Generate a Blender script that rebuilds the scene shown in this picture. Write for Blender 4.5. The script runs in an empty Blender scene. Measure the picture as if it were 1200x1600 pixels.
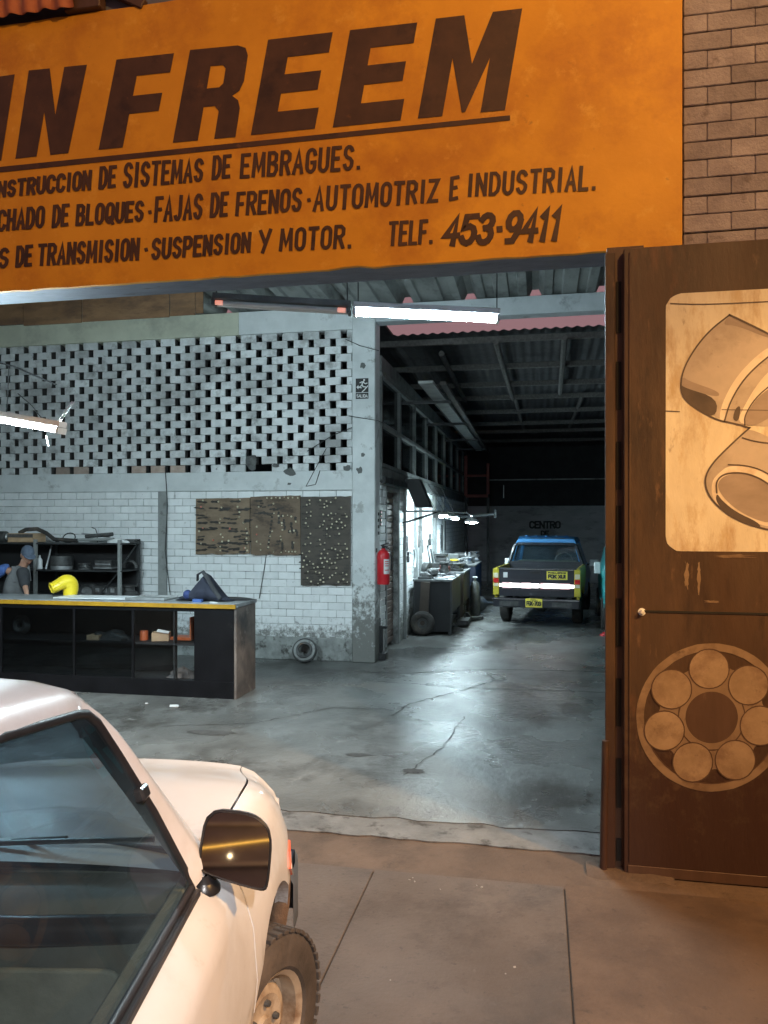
import bpy, bmesh, math, random
from mathutils import Matrix, Vector, Euler
random.seed(7)
R = math.radians
PI = math.pi
sc = bpy.context.scene
COL = sc.collection

# ------------------------------------------------------------------ camera
H = 2.0                       # camera height
YAW = R(11.4)                 # the camera looks 11.4 degrees left of the depth axis
F = 1200.0                    # focal length in photo pixels (photo 1200 x 1600)
HOR = 815.0                   # row of the horizon
cam_d = bpy.data.cameras.new("camera")
cam = bpy.data.objects.new("camera", cam_d)
COL.objects.link(cam)
cam.location = (0, 0, H)
cam.rotation_euler = (R(90), 0, YAW)
cam_d.sensor_fit = 'VERTICAL'
cam_d.sensor_height = 36.0
cam_d.lens = F / 1600 * 36.0
cam_d.shift_y = (HOR - 800) / 1600
cam_d.clip_start = 0.05
cam_d.clip_end = 500
sc.camera = cam

# ------------------------------------------------------------------ world: city-lit night sky, no sun
world = bpy.data.worlds.new("World")
sc.world = world
world.use_nodes = True
bg = world.node_tree.nodes["Background"]
bg.inputs[0].default_value = (0.385, 0.215, 0.235, 1)
bg.inputs[1].default_value = 0.75

# ------------------------------------------------------------------ lamp levels (the lamps themselves are built further down)
TUBE_COL = (0.72, 0.93, 1.0)
TUBE_FRONT = 420.0             # emission of the tubes over the entrance
TUBE_LEFT = 420.0
TUBE_BENCH = 190.0
SODIUM_W = 2550.0
SODIUM_SIDE_W = 4400.0
SODIUM_COL = (1.0, 0.54, 0.17)
CAR_FILL_W = 3400.0  # added white light for the car, from no known lamp
CAR_FILL_COL = (1.0, 0.95, 0.93)

sc.view_settings.view_transform = 'Standard'
sc.view_settings.look = 'None'
sc.view_settings.gamma = 1
sc.view_settings.exposure = 0.0
sc.render.engine = 'CYCLES'
sc.cycles.use_denoising = True
sc.cycles.sample_clamp_indirect = 4.0
sc.cycles.max_bounces = 8
sc.cycles.diffuse_bounces = 4
sc.cycles.transparent_max_bounces = 12

# ------------------------------------------------------------------ measuring: photo pixel -> point on a real plane
SA, CA = math.sin(YAW), math.cos(YAW)
def atD(px, py, D):
    u = (px - 600) / F
    return Vector((D * (-SA + u * CA), D * (CA + u * SA), H - D * (py - HOR) / F))
def atY(px, py, Y):
    u = (px - 600) / F
    return atD(px, py, Y / (CA + u * SA))
def atX(px, py, X):
    u = (px - 600) / F
    return atD(px, py, X / (-SA + u * CA))
def atZ(px, py, Z):
    return atD(px, py, (H - Z) * F / (py - HOR))

# ------------------------------------------------------------------ materials
def _n(nt, t, **kw):
    n = nt.nodes.new(t)
    for k, v in kw.items():
        setattr(n, k, v)
    return n
def mat(name, c1, c2=None, scale=6.0, rough=0.6, rough2=None, metal=0.0, bump=0.0, bscale=None, coat=0.0,
        spot=None, sscale=3.0, sth=0.6, ssoft=0.05, island=0.0, spec=0.5, stretch=None, low=None):
    """principled material; c1/c2 mixed by noise, spot = a third colour in blotches, island = value change per piece,
    low = (colour, height, softness): dirt splashed up from the ground"""
    m = bpy.data.materials.new(name)
    m.use_nodes = True
    nt = m.node_tree
    b = nt.nodes["Principled BSDF"]
    L = nt.links.new
    tc = _n(nt, 'ShaderNodeTexCoord')
    vec = tc.outputs['Object']
    if stretch:
        mp = _n(nt, 'ShaderNodeMapping')
        mp.inputs['Scale'].default_value = stretch
        L(vec, mp.inputs[0]); vec = mp.outputs[0]
    c2 = c2 or c1
    nz = _n(nt, 'ShaderNodeTexNoise')
    nz.inputs['Scale'].default_value = scale
    nz.inputs['Detail'].default_value = 7
    nz.inputs['Roughness'].default_value = 0.62
    L(vec, nz.inputs['Vector'])
    rp = _n(nt, 'ShaderNodeValToRGB')
    rp.color_ramp.elements[0].position = 0.34
    rp.color_ramp.elements[1].position = 0.66
    rp.color_ramp.elements[0].color = (*c1, 1)
    rp.color_ramp.elements[1].color = (*c2, 1)
    L(nz.outputs['Fac'], rp.inputs[0])
    out = rp.outputs[0]
    def mixin(fac, col):
        nonlocal out
        mx = _n(nt, 'ShaderNodeMix', data_type='RGBA')
        L(fac, mx.inputs[0]); L(out, mx.inputs[6])
        mx.inputs[7].default_value = (*col, 1)
        out = mx.outputs[2]
    if spot:
        spots = spot if isinstance(spot[0], (tuple, list)) else [spot]
        for i, s in enumerate(spots):
            n2 = _n(nt, 'ShaderNodeTexNoise')
            n2.inputs['Scale'].default_value = (sscale if not isinstance(sscale, (list, tuple)) else sscale[i])
            n2.inputs['Detail'].default_value = 9
            n2.inputs['Roughness'].default_value = 0.68
            mp2 = _n(nt, 'ShaderNodeMapping')
            mp2.inputs['Location'].default_value = (3.1 + i * 7, 1.7 - i * 3, 5.2)
            L(vec, mp2.inputs[0]); L(mp2.outputs[0], n2.inputs['Vector'])
            r2 = _n(nt, 'ShaderNodeMapRange')
            th = sth if not isinstance(sth, (list, tuple)) else sth[i]
            r2.inputs[1].default_value = th - ssoft
            r2.inputs[2].default_value = th + ssoft
            L(n2.outputs['Fac'], r2.inputs[0])
            mixin(r2.outputs[0], s)
    if low:
        sp = _n(nt, 'ShaderNodeSeparateXYZ')
        gp = _n(nt, 'ShaderNodeNewGeometry')
        L(gp.outputs['Position'], sp.inputs[0])
        n3 = _n(nt, 'ShaderNodeTexNoise')
        n3.inputs['Scale'].default_value = 14
        n3.inputs['Detail'].default_value = 8
        n3.inputs['Roughness'].default_value = 0.7
        L(gp.outputs['Position'], n3.inputs['Vector'])
        ma = _n(nt, 'ShaderNodeMath', operation='MULTIPLY_ADD')
        L(n3.outputs['Fac'], ma.inputs[0]); ma.inputs[1].default_value = low[2] * 4; ma.inputs[2].default_value = -low[2] * 2
        ad = _n(nt, 'ShaderNodeMath', operation='ADD')
        L(sp.outputs[2], ad.inputs[0]); L(ma.outputs[0], ad.inputs[1])
        r3 = _n(nt, 'ShaderNodeMapRange')
        r3.inputs[1].default_value = low[1] + low[2] * .35
        r3.inputs[2].default_value = low[1] - low[2] * .35
        L(ad.outputs[0], r3.inputs[0])
        mixin(r3.outputs[0], low[0])
    if island:
        gi = _n(nt, 'ShaderNodeNewGeometry')
        hs = _n(nt, 'ShaderNodeHueSaturation')
        mr = _n(nt, 'ShaderNodeMapRange')
        mr.inputs[3].default_value = 1 - island
        mr.inputs[4].default_value = 1 + island
        L(gi.outputs['Random Per Island'], mr.inputs[0])
        L(mr.outputs[0], hs.inputs['Value'])
        L(out, hs.inputs['Color'])
        out = hs.outputs[0]
    L(out, b.inputs['Base Color'])
    b.inputs['Metallic'].default_value = metal
    b.inputs['Coat Weight'].default_value = coat
    b.inputs['Coat Roughness'].default_value = 0.06
    b.inputs['Specular IOR Level'].default_value = spec
    if rough2 is not None:
        mr = _n(nt, 'ShaderNodeMapRange')
        mr.inputs[1].default_value = 0.35; mr.inputs[2].default_value = 0.65
        mr.inputs[3].default_value = rough; mr.inputs[4].default_value = rough2
        nr = _n(nt, 'ShaderNodeTexNoise')
        nr.inputs['Scale'].default_value = scale * 0.6
        nr.inputs['Detail'].default_value = 6
        L(vec, nr.inputs['Vector'])
        L(nr.outputs['Fac'], mr.inputs[0])
        L(mr.outputs[0], b.inputs['Roughness'])
    else:
        b.inputs['Roughness'].default_value = rough
    if bump:
        nb = _n(nt, 'ShaderNodeTexNoise')
        nb.inputs['Scale'].default_value = bscale or scale * 4
        nb.inputs['Detail'].default_value = 8
        nb.inputs['Roughness'].default_value = 0.65
        L(vec, nb.inputs['Vector'])
        bm = _n(nt, 'ShaderNodeBump')
        bm.inputs['Strength'].default_value = bump
        bm.inputs['Distance'].default_value = 0.02
        L(nb.outputs['Fac'], bm.inputs['Height'])
        L(bm.outputs[0], b.inputs['Normal'])
    return m
def emit(name, c, s):
    m = bpy.data.materials.new(name)
    m.use_nodes = True
    nt = m.node_tree
    b = nt.nodes["Principled BSDF"]
    b.inputs['Base Color'].default_value = (.8, .8, .8, 1)
    b.inputs['Emission Color'].default_value = (*c, 1)
    b.inputs['Emission Strength'].default_value = s
    return m
def glass(name, tint, ior=1.5, rough=0.0, dirt=0.0, dcol=(.3, .3, .3)):  # dirt: diffuse film; on the car glass it also paints bluish haze
    m = bpy.data.materials.new(name)
    m.use_nodes = True
    nt = m.node_tree
    nt.nodes.remove(nt.nodes["Principled BSDF"])
    out = nt.nodes["Material Output"]
    tr = _n(nt, 'ShaderNodeBsdfTransparent'); tr.inputs[0].default_value = (*tint, 1)
    gl = _n(nt, 'ShaderNodeBsdfGlossy'); gl.inputs['Roughness'].default_value = rough
    lw = _n(nt, 'ShaderNodeLayerWeight'); lw.inputs[0].default_value = .5
    pw = _n(nt, 'ShaderNodeMath', operation='POWER'); pw.inputs[1].default_value = 4.5
    nt.links.new(lw.outputs['Facing'], pw.inputs[0])
    fr = _n(nt, 'ShaderNodeMath', operation='MULTIPLY_ADD'); fr.inputs[1].default_value = .95; fr.inputs[2].default_value = ((ior - 1) / (ior + 1)) ** 2
    nt.links.new(pw.outputs[0], fr.inputs[0])
    mx = _n(nt, 'ShaderNodeMixShader')
    L = nt.links.new
    L(fr.outputs[0], mx.inputs[0]); L(tr.outputs[0], mx.inputs[1]); L(gl.outputs[0], mx.inputs[2])
    last = mx.outputs[0]
    if dirt:
        df = _n(nt, 'ShaderNodeBsdfDiffuse'); df.inputs[0].default_value = (*dcol, 1)
        tc = _n(nt, 'ShaderNodeTexCoord')
        nz = _n(nt, 'ShaderNodeTexNoise'); nz.inputs['Scale'].default_value = 3.5; nz.inputs['Detail'].default_value = 6
        L(tc.outputs['Object'], nz.inputs['Vector'])
        mr = _n(nt, 'ShaderNodeMapRange'); mr.inputs[1].default_value = .35; mr.inputs[2].default_value = .75
        mr.inputs[3].default_value = dirt * .3; mr.inputs[4].default_value = dirt
        L(nz.outputs['Fac'], mr.inputs[0])
        m2 = _n(nt, 'ShaderNodeMixShader')
        L(mr.outputs[0], m2.inputs[0]); L(last, m2.inputs[1]); L(df.outputs[0], m2.inputs[2])
        last = m2.outputs[0]
    L(last, out.inputs[0])
    return m

M = {}
M['floor'] = mat('garage_concrete', (.105, .107, .103), (.20, .205, .20), scale=1.3, rough=.14, rough2=.42, bump=.42, bscale=13,
                 spot=[(.068, .065, .06), (.26, .262, .255), (.04, .039, .037)], sscale=[1.5, 6.0, 26], sth=[.57, .68, .69], ssoft=.07, stretch=(1, .8, 1), spec=.6)
M['threshold'] = mat('threshold_concrete', (.12, .12, .118), (.20, .20, .195), scale=5, rough=.6, rough2=.8, bump=.6, bscale=25, spot=(.05, .045, .04), sscale=5, sth=.6)
M['ramp'] = mat('ramp_concrete', (.088, .058, .039), (.135, .092, .065), scale=2.5, rough=.75, bump=.5, bscale=30, spot=[(.06, .04, .027), (.035, .025, .018)], sscale=[2.5, 16], sth=[.58, .69], ssoft=.1)
M['slab'] = mat('pavement_concrete', (.088, .064, .049), (.128, .097, .078), scale=1.6, rough=.6, rough2=.8, bump=.4, bscale=45,
                spot=[(.06, .043, .033), (.165, .135, .115), (.035, .027, .022), (.055, .042, .034)], sscale=[2.0, 9.0, 22, .9], sth=[.57, .72, .67, .60], ssoft=.08)
M['slab_brown'] = mat('brown_pavement_concrete', (.085, .052, .032), (.125, .080, .052), scale=1.8, rough=.75, bump=.35, bscale=45,
                      spot=[(.055, .033, .021), (.03, .02, .014), (.15, .105, .075)], sscale=[1.9, 18, 8], sth=[.56, .69, .72], ssoft=.1)  # browner concrete tone for the slabs right of the entrance
M['dirt'] = mat('joint_dirt', (.05, .042, .035), (.085, .07, .058), scale=20, rough=.95)
M['asphalt'] = mat('asphalt', (.045, .043, .042), (.065, .062, .06), scale=12, rough=.85, bump=.4, bscale=90)
M['crack'] = mat('crack_dirt', (.05, .05, .049), (.085, .083, .08), scale=30, rough=.9)
M['wbrick'] = mat('white_painted_brick', (.74, .77, .78), (.82, .85, .86), scale=9, rough=.5, bump=.3, bscale=40, island=.06,
                  spot=[(.45, .46, .46), (.10, .10, .095)], sscale=[7, 16], sth=[.68, .72], ssoft=.05, low=((.20, .205, .195), .42, .3))
M['mortar'] = mat('painted_mortar', (.12, .125, .125), (.62, .65, .65), scale=5, rough=.8, bump=.4, bscale=40)
M['sbrick'] = mat('screen_brick_paint', (.58, .61, .62), (.74, .77, .78), scale=5, rough=.6, bump=.5, bscale=30, island=.16,
                  spot=[(.30, .31, .31), (.06, .06, .055), (.36, .37, .37)], sscale=[3, 11, .9], sth=[.60, .69, .57], ssoft=.07)
M['holeshade'] = mat('dark_hole_sides', (.045, .043, .042), (.085, .08, .077), scale=7, rough=.9, bump=.3, island=.2)  # dark colour put in for the shade inside the screen's gaps
M['redbrick_raw'] = mat('bare_screen_brick', (.33, .25, .21), (.45, .37, .32), scale=8, rough=.8, bump=.4, bscale=30, island=.2)
M['plaster'] = mat('white_plaster', (.56, .60, .61), (.68, .72, .73), scale=3, rough=.6, bump=.2, bscale=25,
                   spot=[(.40, .42, .42), (.09, .09, .085)], sscale=[2.5, 12], sth=[.62, .735], ssoft=.04)
M['pillar'] = mat('chipped_pillar_plaster', (.52, .56, .57), (.66, .70, .71), scale=3, rough=.55, bump=.3, bscale=25,
                  spot=[(.36, .38, .38), (.06, .06, .055)], sscale=[2.5, 9], sth=[.62, .715], ssoft=.02, low=((.17, .175, .165), .85, .85))
M['plinth'] = mat('dirty_plinth_cement', (.17, .18, .175), (.34, .36, .35), scale=6, rough=.7, bump=.5, bscale=22, spot=(.07, .07, .065), sscale=7, sth=.58)
M['cream'] = mat('cream_beam_plaster', (.50, .52, .42), (.60, .62, .50), scale=3, rough=.7, bump=.15, spot=(.38, .39, .32), sscale=2, sth=.6, ssoft=.1)
M['beamgrey'] = mat('grey_beam_concrete', (.38, .42, .44), (.48, .52, .54), scale=3, rough=.7, bump=.2, spot=(.26, .28, .29), sscale=3, sth=.62)
M['lintel'] = mat('blue_grey_lintel_paint', (.11, .125, .17), (.17, .19, .245), scale=3, rough=.6, bump=.2, spot=[(.36, .38, .4), (.07, .075, .09)], sscale=[5, 4], sth=[.69, .64], ssoft=.03, stretch=(1, 3, 1))
M['facbrick'] = mat('facade_brick', (.25, .22, .24), (.37, .33, .35), scale=7, rough=.85, bump=.6, bscale=45, island=.18,
                    spot=[(.18, .15, .16), (.47, .42, .42)], sscale=[5, 8], sth=[.62, .70])
M['facmortar'] = mat('facade_mortar', (.25, .21, .21), (.33, .28, .28), scale=12, rough=.95, bump=.5)
M['facwall'] = mat('facade_plaster', (.22, .17, .14), (.30, .23, .19), scale=3, rough=.85, bump=.3)
M['sign'] = mat('orange_sign_paint', (.64, .285, .010), (.78, .37, .018), scale=1.6, rough=.6, bump=.3, bscale=3.5,
                spot=[(.52, .20, .009), (.82, .45, .06), (.22, .09, .02)], sscale=[1.3, 4.5, 11], sth=[.59, .67, .745], ssoft=.09)
M['signedge'] = mat('sign_edge', (.25, .12, .03), (.4, .2, .04), scale=8, rough=.7)
M['signtext'] = mat('brown_sign_paint', (.052, .026, .013), (.085, .042, .020), scale=5, rough=.55, spot=[(.16, .07, .02), (.03, .016, .01)], sscale=[9, 3], sth=[.68, .62], ssoft=.06)
M['gate'] = mat('brown_gate_paint', (.050, .027, .014), (.086, .048, .026), scale=1.6, rough=.45, rough2=.7, bump=.25, bscale=7, low=((.045, .019, .011), .6, .6),
                spot=[(.030, .016, .010), (.17, .095, .05), (.022, .013, .009), (.13, .06, .028)], sscale=[1.5, 8, 5, 3.2], sth=[.57, .70, .66, .66], ssoft=.08, stretch=(2.0, 1, .5))
M['gatedark'] = mat('dark_gate_paint', (.075, .040, .024), (.10, .055, .034), scale=5, rough=.55, spot=(.15, .09, .055), sscale=5, sth=.68, stretch=(3, 1, .6))
M['slot'] = mat('dark_gap', (.012, .011, .01), (.02, .018, .016), rough=.9)
M['cpaint'] = mat('aged_cream_paint', (.60, .53, .40), (.74, .68, .54), scale=3, rough=.6, bump=.15,
                  spot=[(.40, .26, .13), (.15, .08, .04), (.52, .40, .24)], sscale=[2.4, 9, 6], sth=[.575, .69, .60], ssoft=.07, stretch=(1.6, 1, .55))
M['cpaint2'] = mat('worn_disc_paint', (.25, .17, .10), (.38, .27, .17), scale=5, rough=.6, spot=[(.17, .10, .06), (.09, .05, .03), (.48, .38, .27)], sscale=[3, 9, 14], sth=[.57, .68, .71], ssoft=.08)
M['cpaint3'] = mat('worn_disc_ring_paint', (.20, .13, .075), (.29, .20, .125), scale=4, rough=.6, spot=[(.12, .07, .04), (.07, .04, .025)], sscale=[4, 11], sth=[.58, .68], ssoft=.09)
M['art_tan'] = mat('tan_art_paint', (.40, .34, .29), (.54, .46, .39), scale=2.5, rough=.6, spot=[(.33, .27, .22), (.2, .15, .12)], sscale=[3, 14], sth=[.58, .72], ssoft=.1)
M['art_light'] = mat('pale_art_paint', (.66, .57, .46), (.78, .69, .57), scale=4, rough=.6, spot=(.5, .39, .28), sscale=4, sth=.62, ssoft=.1)
M['art_mid'] = mat('grey_art_paint', (.24, .19, .16), (.36, .29, .25), scale=4, rough=.6, spot=(.46, .38, .32), sscale=6, sth=.66, stretch=(.6, 1, 1.4))
M['art_dark'] = mat('dark_art_paint', (.06, .045, .04), (.11, .08, .065), scale=6, rough=.6, spot=(.3, .24, .19), sscale=10, sth=.71)
M['rust'] = mat('rusty_red_sheet', (.42, .13, .05), (.60, .22, .09), scale=4, rough=.5, spot=(.7, .42, .2), sscale=5, sth=.66)
M['plywood'] = mat('old_brown_board', (.16, .085, .04), (.25, .14, .07), scale=2, rough=.8, bump=.15, spot=(.09, .05, .03), sscale=2.5, sth=.58, ssoft=.12, stretch=(1, 1, 3))
M['canalon'] = mat('fibre_cement_roof', (.17, .185, .18), (.26, .28, .27), scale=2.5, rough=.85, bump=.2, spot=(.08, .085, .085), sscale=2.5, sth=.6, ssoft=.1, stretch=(1, .5, 1))
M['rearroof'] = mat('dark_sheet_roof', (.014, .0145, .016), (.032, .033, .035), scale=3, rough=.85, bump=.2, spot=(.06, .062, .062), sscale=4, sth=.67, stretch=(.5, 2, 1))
M['timber'] = mat('old_timber', (.05, .048, .045), (.10, .095, .09), scale=6, rough=.85, bump=.3, stretch=(4, 1, 4))
M['darkwall'] = mat('near_black_wall', (.018, .019, .021), (.032, .034, .037), scale=3, rough=.85, bump=.3)  # near-black tone, also standing for unlit space above the back wall
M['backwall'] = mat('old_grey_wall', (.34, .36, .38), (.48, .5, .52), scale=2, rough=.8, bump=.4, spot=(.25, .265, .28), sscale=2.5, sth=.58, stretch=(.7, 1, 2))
M['blackpaint'] = mat('black_letter_paint', (.015, .015, .016), (.04, .04, .04), scale=8, rough=.7)
M['steelgrey'] = mat('grey_steel_and_recess_shade', (.20, .215, .215), (.30, .315, .31), scale=5, rough=.55, spot=(.10, .10, .095), sscale=5, sth=.62)
M['darksteel'] = mat('dark_steel', (.022, .024, .026), (.05, .053, .056), scale=7, rough=.42, rough2=.65, metal=.2, spot=(.10, .085, .07), sscale=7, sth=.69)
M['greysteel'] = mat('bare_steel', (.33, .34, .35), (.48, .49, .5), scale=8, rough=.35, rough2=.6, metal=.75, spot=(.12, .1, .08), sscale=6, sth=.64)
M['castiron'] = mat('oily_cast_iron', (.045, .047, .048), (.11, .112, .112), scale=9, rough=.45, rough2=.7, metal=.5, bump=.3, spot=(.16, .1, .06), sscale=6, sth=.68)
M['whitepaint'] = mat('white_metal_paint', (.66, .68, .69), (.76, .78, .79), scale=8, rough=.4, spot=(.35, .34, .33), sscale=6, sth=.72)
M['shutter'] = mat('brown_shutter', (.13, .09, .075), (.20, .15, .125), scale=5, rough=.6, spot=(.07, .05, .045), sscale=4, sth=.62)
M['winframe'] = mat('grey_window_frame', (.10, .11, .11), (.17, .185, .18), scale=6, rough=.7, spot=(.09, .095, .095), sscale=5, sth=.6)
M['winglass'] = glass('dirty_window_glass', (.10, .11, .12), dirt=.35, dcol=(.035, .04, .043), rough=.12)
M['board1'] = mat('tan_tool_board', (.16, .115, .075), (.25, .185, .125), scale=4, rough=.75, bump=.2, spot=(.10, .07, .048), sscale=3, sth=.6, stretch=(1, 1, 2))
M['board2'] = mat('brown_tool_board', (.125, .09, .06), (.20, .145, .10), scale=4, rough=.75, bump=.2, spot=(.07, .05, .036), sscale=3, sth=.57, stretch=(1, 1, 2))
M['board3'] = mat('dark_tool_board', (.058, .05, .042), (.095, .082, .068), scale=5, rough=.75, bump=.2, spot=(.035, .032, .03), sscale=4, sth=.6, stretch=(1, 1, 2))
M['peg'] = mat('pale_peg', (.62, .56, .40), (.72, .66, .5), scale=20, rough=.3)
M['pegred'] = mat('red_peg', (.62, .16, .12), (.7, .22, .16), scale=20, rough=.35)
M['toolsteel'] = mat('dark_hanging_steel', (.02, .018, .016), (.045, .04, .036), scale=15, rough=.5, metal=.3)
M['red'] = mat('extinguisher_red', (.50, .015, .025), (.58, .025, .035), scale=7, rough=.3, coat=.4, spot=(.33, .012, .02), sscale=5, sth=.66)
M['paper'] = mat('printed_paper', (.62, .64, .64), (.72, .74, .74), scale=9, rough=.8)
M['grit'] = mat('pale_grit', (.30, .28, .25), (.4, .37, .33), scale=30, rough=.9)
M['rubber'] = mat('worn_rubber', (.022, .021, .02), (.045, .042, .04), scale=9, rough=.8, bump=.25, spot=(.11, .088, .068), sscale=4, sth=.62, ssoft=.1)
M['dustrubber'] = mat('dusty_rubber', (.035, .028, .023), (.08, .064, .053), scale=6, rough=.85, bump=.3, bscale=40, spot=(.12, .092, .072), sscale=3.5, sth=.62, ssoft=.12)
M['counter'] = mat('black_counter_board', (.004, .004, .005), (.008, .008, .010), spec=.18, scale=4, rough=.45, rough2=.6, spot=(.03, .027, .025), sscale=5, sth=.72)
M['counterin'] = mat('dark_shelf_board', (.008, .008, .009), (.016, .016, .018), scale=4, rough=.7)
M['counterend'] = mat('scuffed_end_panel', (.13, .105, .09), (.23, .19, .165), scale=3, rough=.6, bump=.2, spot=[(.06, .055, .055), (.36, .32, .29)], sscale=[2.0, 7], sth=[.56, .69], ssoft=.1)
M['countertop'] = mat('grey_counter_top', (.20, .215, .225), (.32, .34, .35), scale=4, rough=.3, rough2=.55, spot=(.10, .10, .105), sscale=4, sth=.62)
M['yellowtrim'] = mat('yellow_edge_trim', (.36, .19, .012), (.48, .26, .018), scale=7, rough=.45, spot=(.12, .075, .02), sscale=6, sth=.66)
M['yellow'] = mat('yellow_plastic', (.78, .58, .02), (.85, .66, .04), scale=5, rough=.35, spot=(.5, .36, .03), sscale=5, sth=.68)
M['cabinetglass'] = glass('cabinet_glass', (.62, .66, .68), dirt=.06, dcol=(.02, .02, .022), rough=.03)
M['clearglass'] = glass('clear_cabinet_glass', (.95, .96, .97))
M['navy'] = mat('navy_cloth', (.012, .015, .028), (.028, .033, .055), scale=6, rough=.85, bump=.4, bscale=50)
M['navy2'] = mat('deep_blue_cloth', (.02, .035, .12), (.03, .05, .17), scale=6, rough=.8)
M['blue'] = mat('blue_cloth', (.04, .09, .27), (.07, .14, .38), scale=6, rough=.8, bump=.2)
M['vest'] = mat('grey_vest_cloth', (.10, .105, .11), (.16, .165, .17), scale=7, rough=.85, bump=.2)
M['darkcloth'] = mat('dark_cloth', (.025, .027, .032), (.045, .047, .052), scale=7, rough=.9)
M['cap'] = mat('slate_cap_cloth', (.06, .08, .12), (.10, .13, .18), scale=9, rough=.8)
M['skin'] = mat('skin', (.36, .19, .13), (.44, .25, .175), scale=8, rough=.5)
M['hair'] = mat('dark_hair', (.018, .015, .013), (.035, .03, .027), scale=25, rough=.6)
M['orange'] = mat('orange_plastic', (.34, .07, .02), (.44, .11, .035), scale=6, rough=.45, spot=(.12, .05, .03), sscale=9, sth=.62)
M['card'] = mat('cardboard', (.36, .24, .14), (.46, .32, .2), scale=6, rough=.8, spot=(.2, .13, .08), sscale=5, sth=.62)
M['teal'] = mat('teal_car_paint', (.03, .30, .33), (.05, .38, .40), scale=3, rough=.3, coat=.5)
M['white_car'] = mat('white_car_paint', (.70, .685, .68), (.76, .745, .735), scale=2.5, rough=.34, coat=.75, spot=[(.60, .565, .53), (.48, .43, .38)], sscale=[3, 9], sth=[.62, .75], ssoft=.12, bump=.008, bscale=3, low=((.42, .36, .31), .42, .35))
M['blacktrim'] = mat('black_rubber_trim', (.012, .012, .014), (.024, .024, .027), scale=9, rough=.35, rough2=.5, spot=(.09, .09, .09), sscale=14, sth=.73)
M['blackplastic'] = mat('black_plastic', (.014, .014, .015), (.026, .026, .028), scale=9, rough=.3, spot=(.05, .048, .045), sscale=8, sth=.68)
M['bumper'] = mat('slate_bumper', (.07, .085, .11), (.10, .12, .15), scale=5, rough=.4)
M['carglass'] = glass('car_side_glass', (.55, .63, .64), ior=1.5, dirt=.15, dcol=(.16, .25, .33))  # blue-grey film colour paints reflected haze on the side glass
M['screenglass'] = glass('windscreen_glass', (.36, .47, .55), ior=1.45, dirt=.5, dcol=(.05, .20, .44))  # blue film colour paints the garage light hazing the windscreen
M['mirror'] = mat('mirror_glass', (.62, .62, .63), metal=1.0, rough=.03)
M['seat'] = mat('grey_seat_cloth', (.17, .165, .13), (.24, .235, .19), scale=8, rough=.85, bump=.15)
M['dash'] = mat('dashboard_vinyl', (.095, .094, .075), (.13, .128, .105), scale=10, rough=.55)
M['liner'] = mat('headliner_vinyl', (.22, .22, .20), (.28, .28, .26), scale=8, rough=.8)
M['rustyiron'] = mat('rusty_inner_wing', (.085, .05, .03), (.17, .105, .065), scale=8, rough=.8, bump=.5, spot=(.05, .035, .026), sscale=6, sth=.58)
M['rim'] = mat('cream_steel_rim', (.30, .235, .165), (.42, .34, .25), scale=6, rough=.5, spot=(.15, .09, .05), sscale=5, sth=.57, ssoft=.1)
M['signal'] = mat('red_signal_lens', (.70, .10, .06), (.8, .2, .12), scale=15, rough=.15, coat=.8)
M['signal_white'] = mat('pale_signal_lens', (.78, .62, .55), (.84, .7, .64), scale=15, rough=.15, coat=.8)
M['tailgate'] = mat('charcoal_truck_paint', (.012, .014, .02), (.022, .025, .034), scale=3, rough=.35, coat=.4, spot=(.11, .115, .13), sscale=4, sth=.67)
M['truckblue'] = mat('blue_truck_paint', (.05, .24, .56), (.07, .31, .66), scale=3, rough=.35, coat=.4)
M['truckyellow'] = mat('yellow_truck_paint', (.40, .33, .025), (.50, .42, .05), scale=4, rough=.35, coat=.3)
M['plateyellow'] = mat('yellow_plate', (.86, .74, .08), (.9, .8, .14), scale=9, rough=.4)
M['chrome'] = mat('dull_chrome', (.35, .36, .38), (.5, .51, .53), scale=6, rough=.25, metal=.9, spot=(.1, .1, .1), sscale=5, sth=.62)
M['lensred'] = mat('red_tail_lens', (.55, .02, .025), (.65, .03, .03), scale=9, rough=.2, coat=.7)
M['lenswhite'] = mat('pale_tail_lens', (.62, .58, .42), (.7, .66, .5), scale=9, rough=.2, coat=.7)
M['tapeglow'] = emit('white_glowing_tape', (1.0, .93, .93), 5.0)  # reflective tape; its flash return is put in as emission
M['tapeglow_red'] = emit('red_glowing_tape', (1.0, .05, .07), .35)  # red blocks of the tape, flash glow put in as emission
M['tube_front'] = emit('tube_light', TUBE_COL, TUBE_FRONT)
M['tube_left'] = emit('tube_light_left', TUBE_COL, TUBE_LEFT)
M['tube_bench'] = emit('tube_light_bench', TUBE_COL, TUBE_BENCH)
M['tube_off'] = mat('unlit_tube', (.62, .63, .62), (.7, .7, .69), rough=.25, scale=9)
M['tube_end'] = emit('glowing_tube_end', (1.0, .30, .18), .7)
M['benchtop'] = mat('worn_bench_steel', (.09, .095, .098), (.17, .18, .182), scale=5, rough=.4, rough2=.6, metal=.3, spot=(.04, .04, .039), sscale=5, sth=.56)
M['benchblack'] = mat('black_bench_panel', (.008, .009, .011), (.016, .017, .02), scale=4, rough=.6, spot=(.10, .07, .045), sscale=3, sth=.68)
M['benchgrey'] = mat('grey_bench_panel', (.035, .04, .043), (.06, .066, .07), scale=4, rough=.55, spot=(.04, .042, .044), sscale=4, sth=.6)
M['benchbrown'] = mat('brown_bench_panel', (.04, .03, .024), (.07, .052, .04), scale=4, rough=.7)
M['benchblue'] = mat('dark_blue_bench_panel', (.008, .012, .03), (.014, .02, .045), scale=4, rough=.6)
M['cable'] = mat('black_cable', (.012, .013, .014), (.02, .021, .022), rough=.7)
M['wirewhite'] = mat('pale_wire', (.55, .58, .58), (.62, .64, .64), rough=.5)
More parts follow.
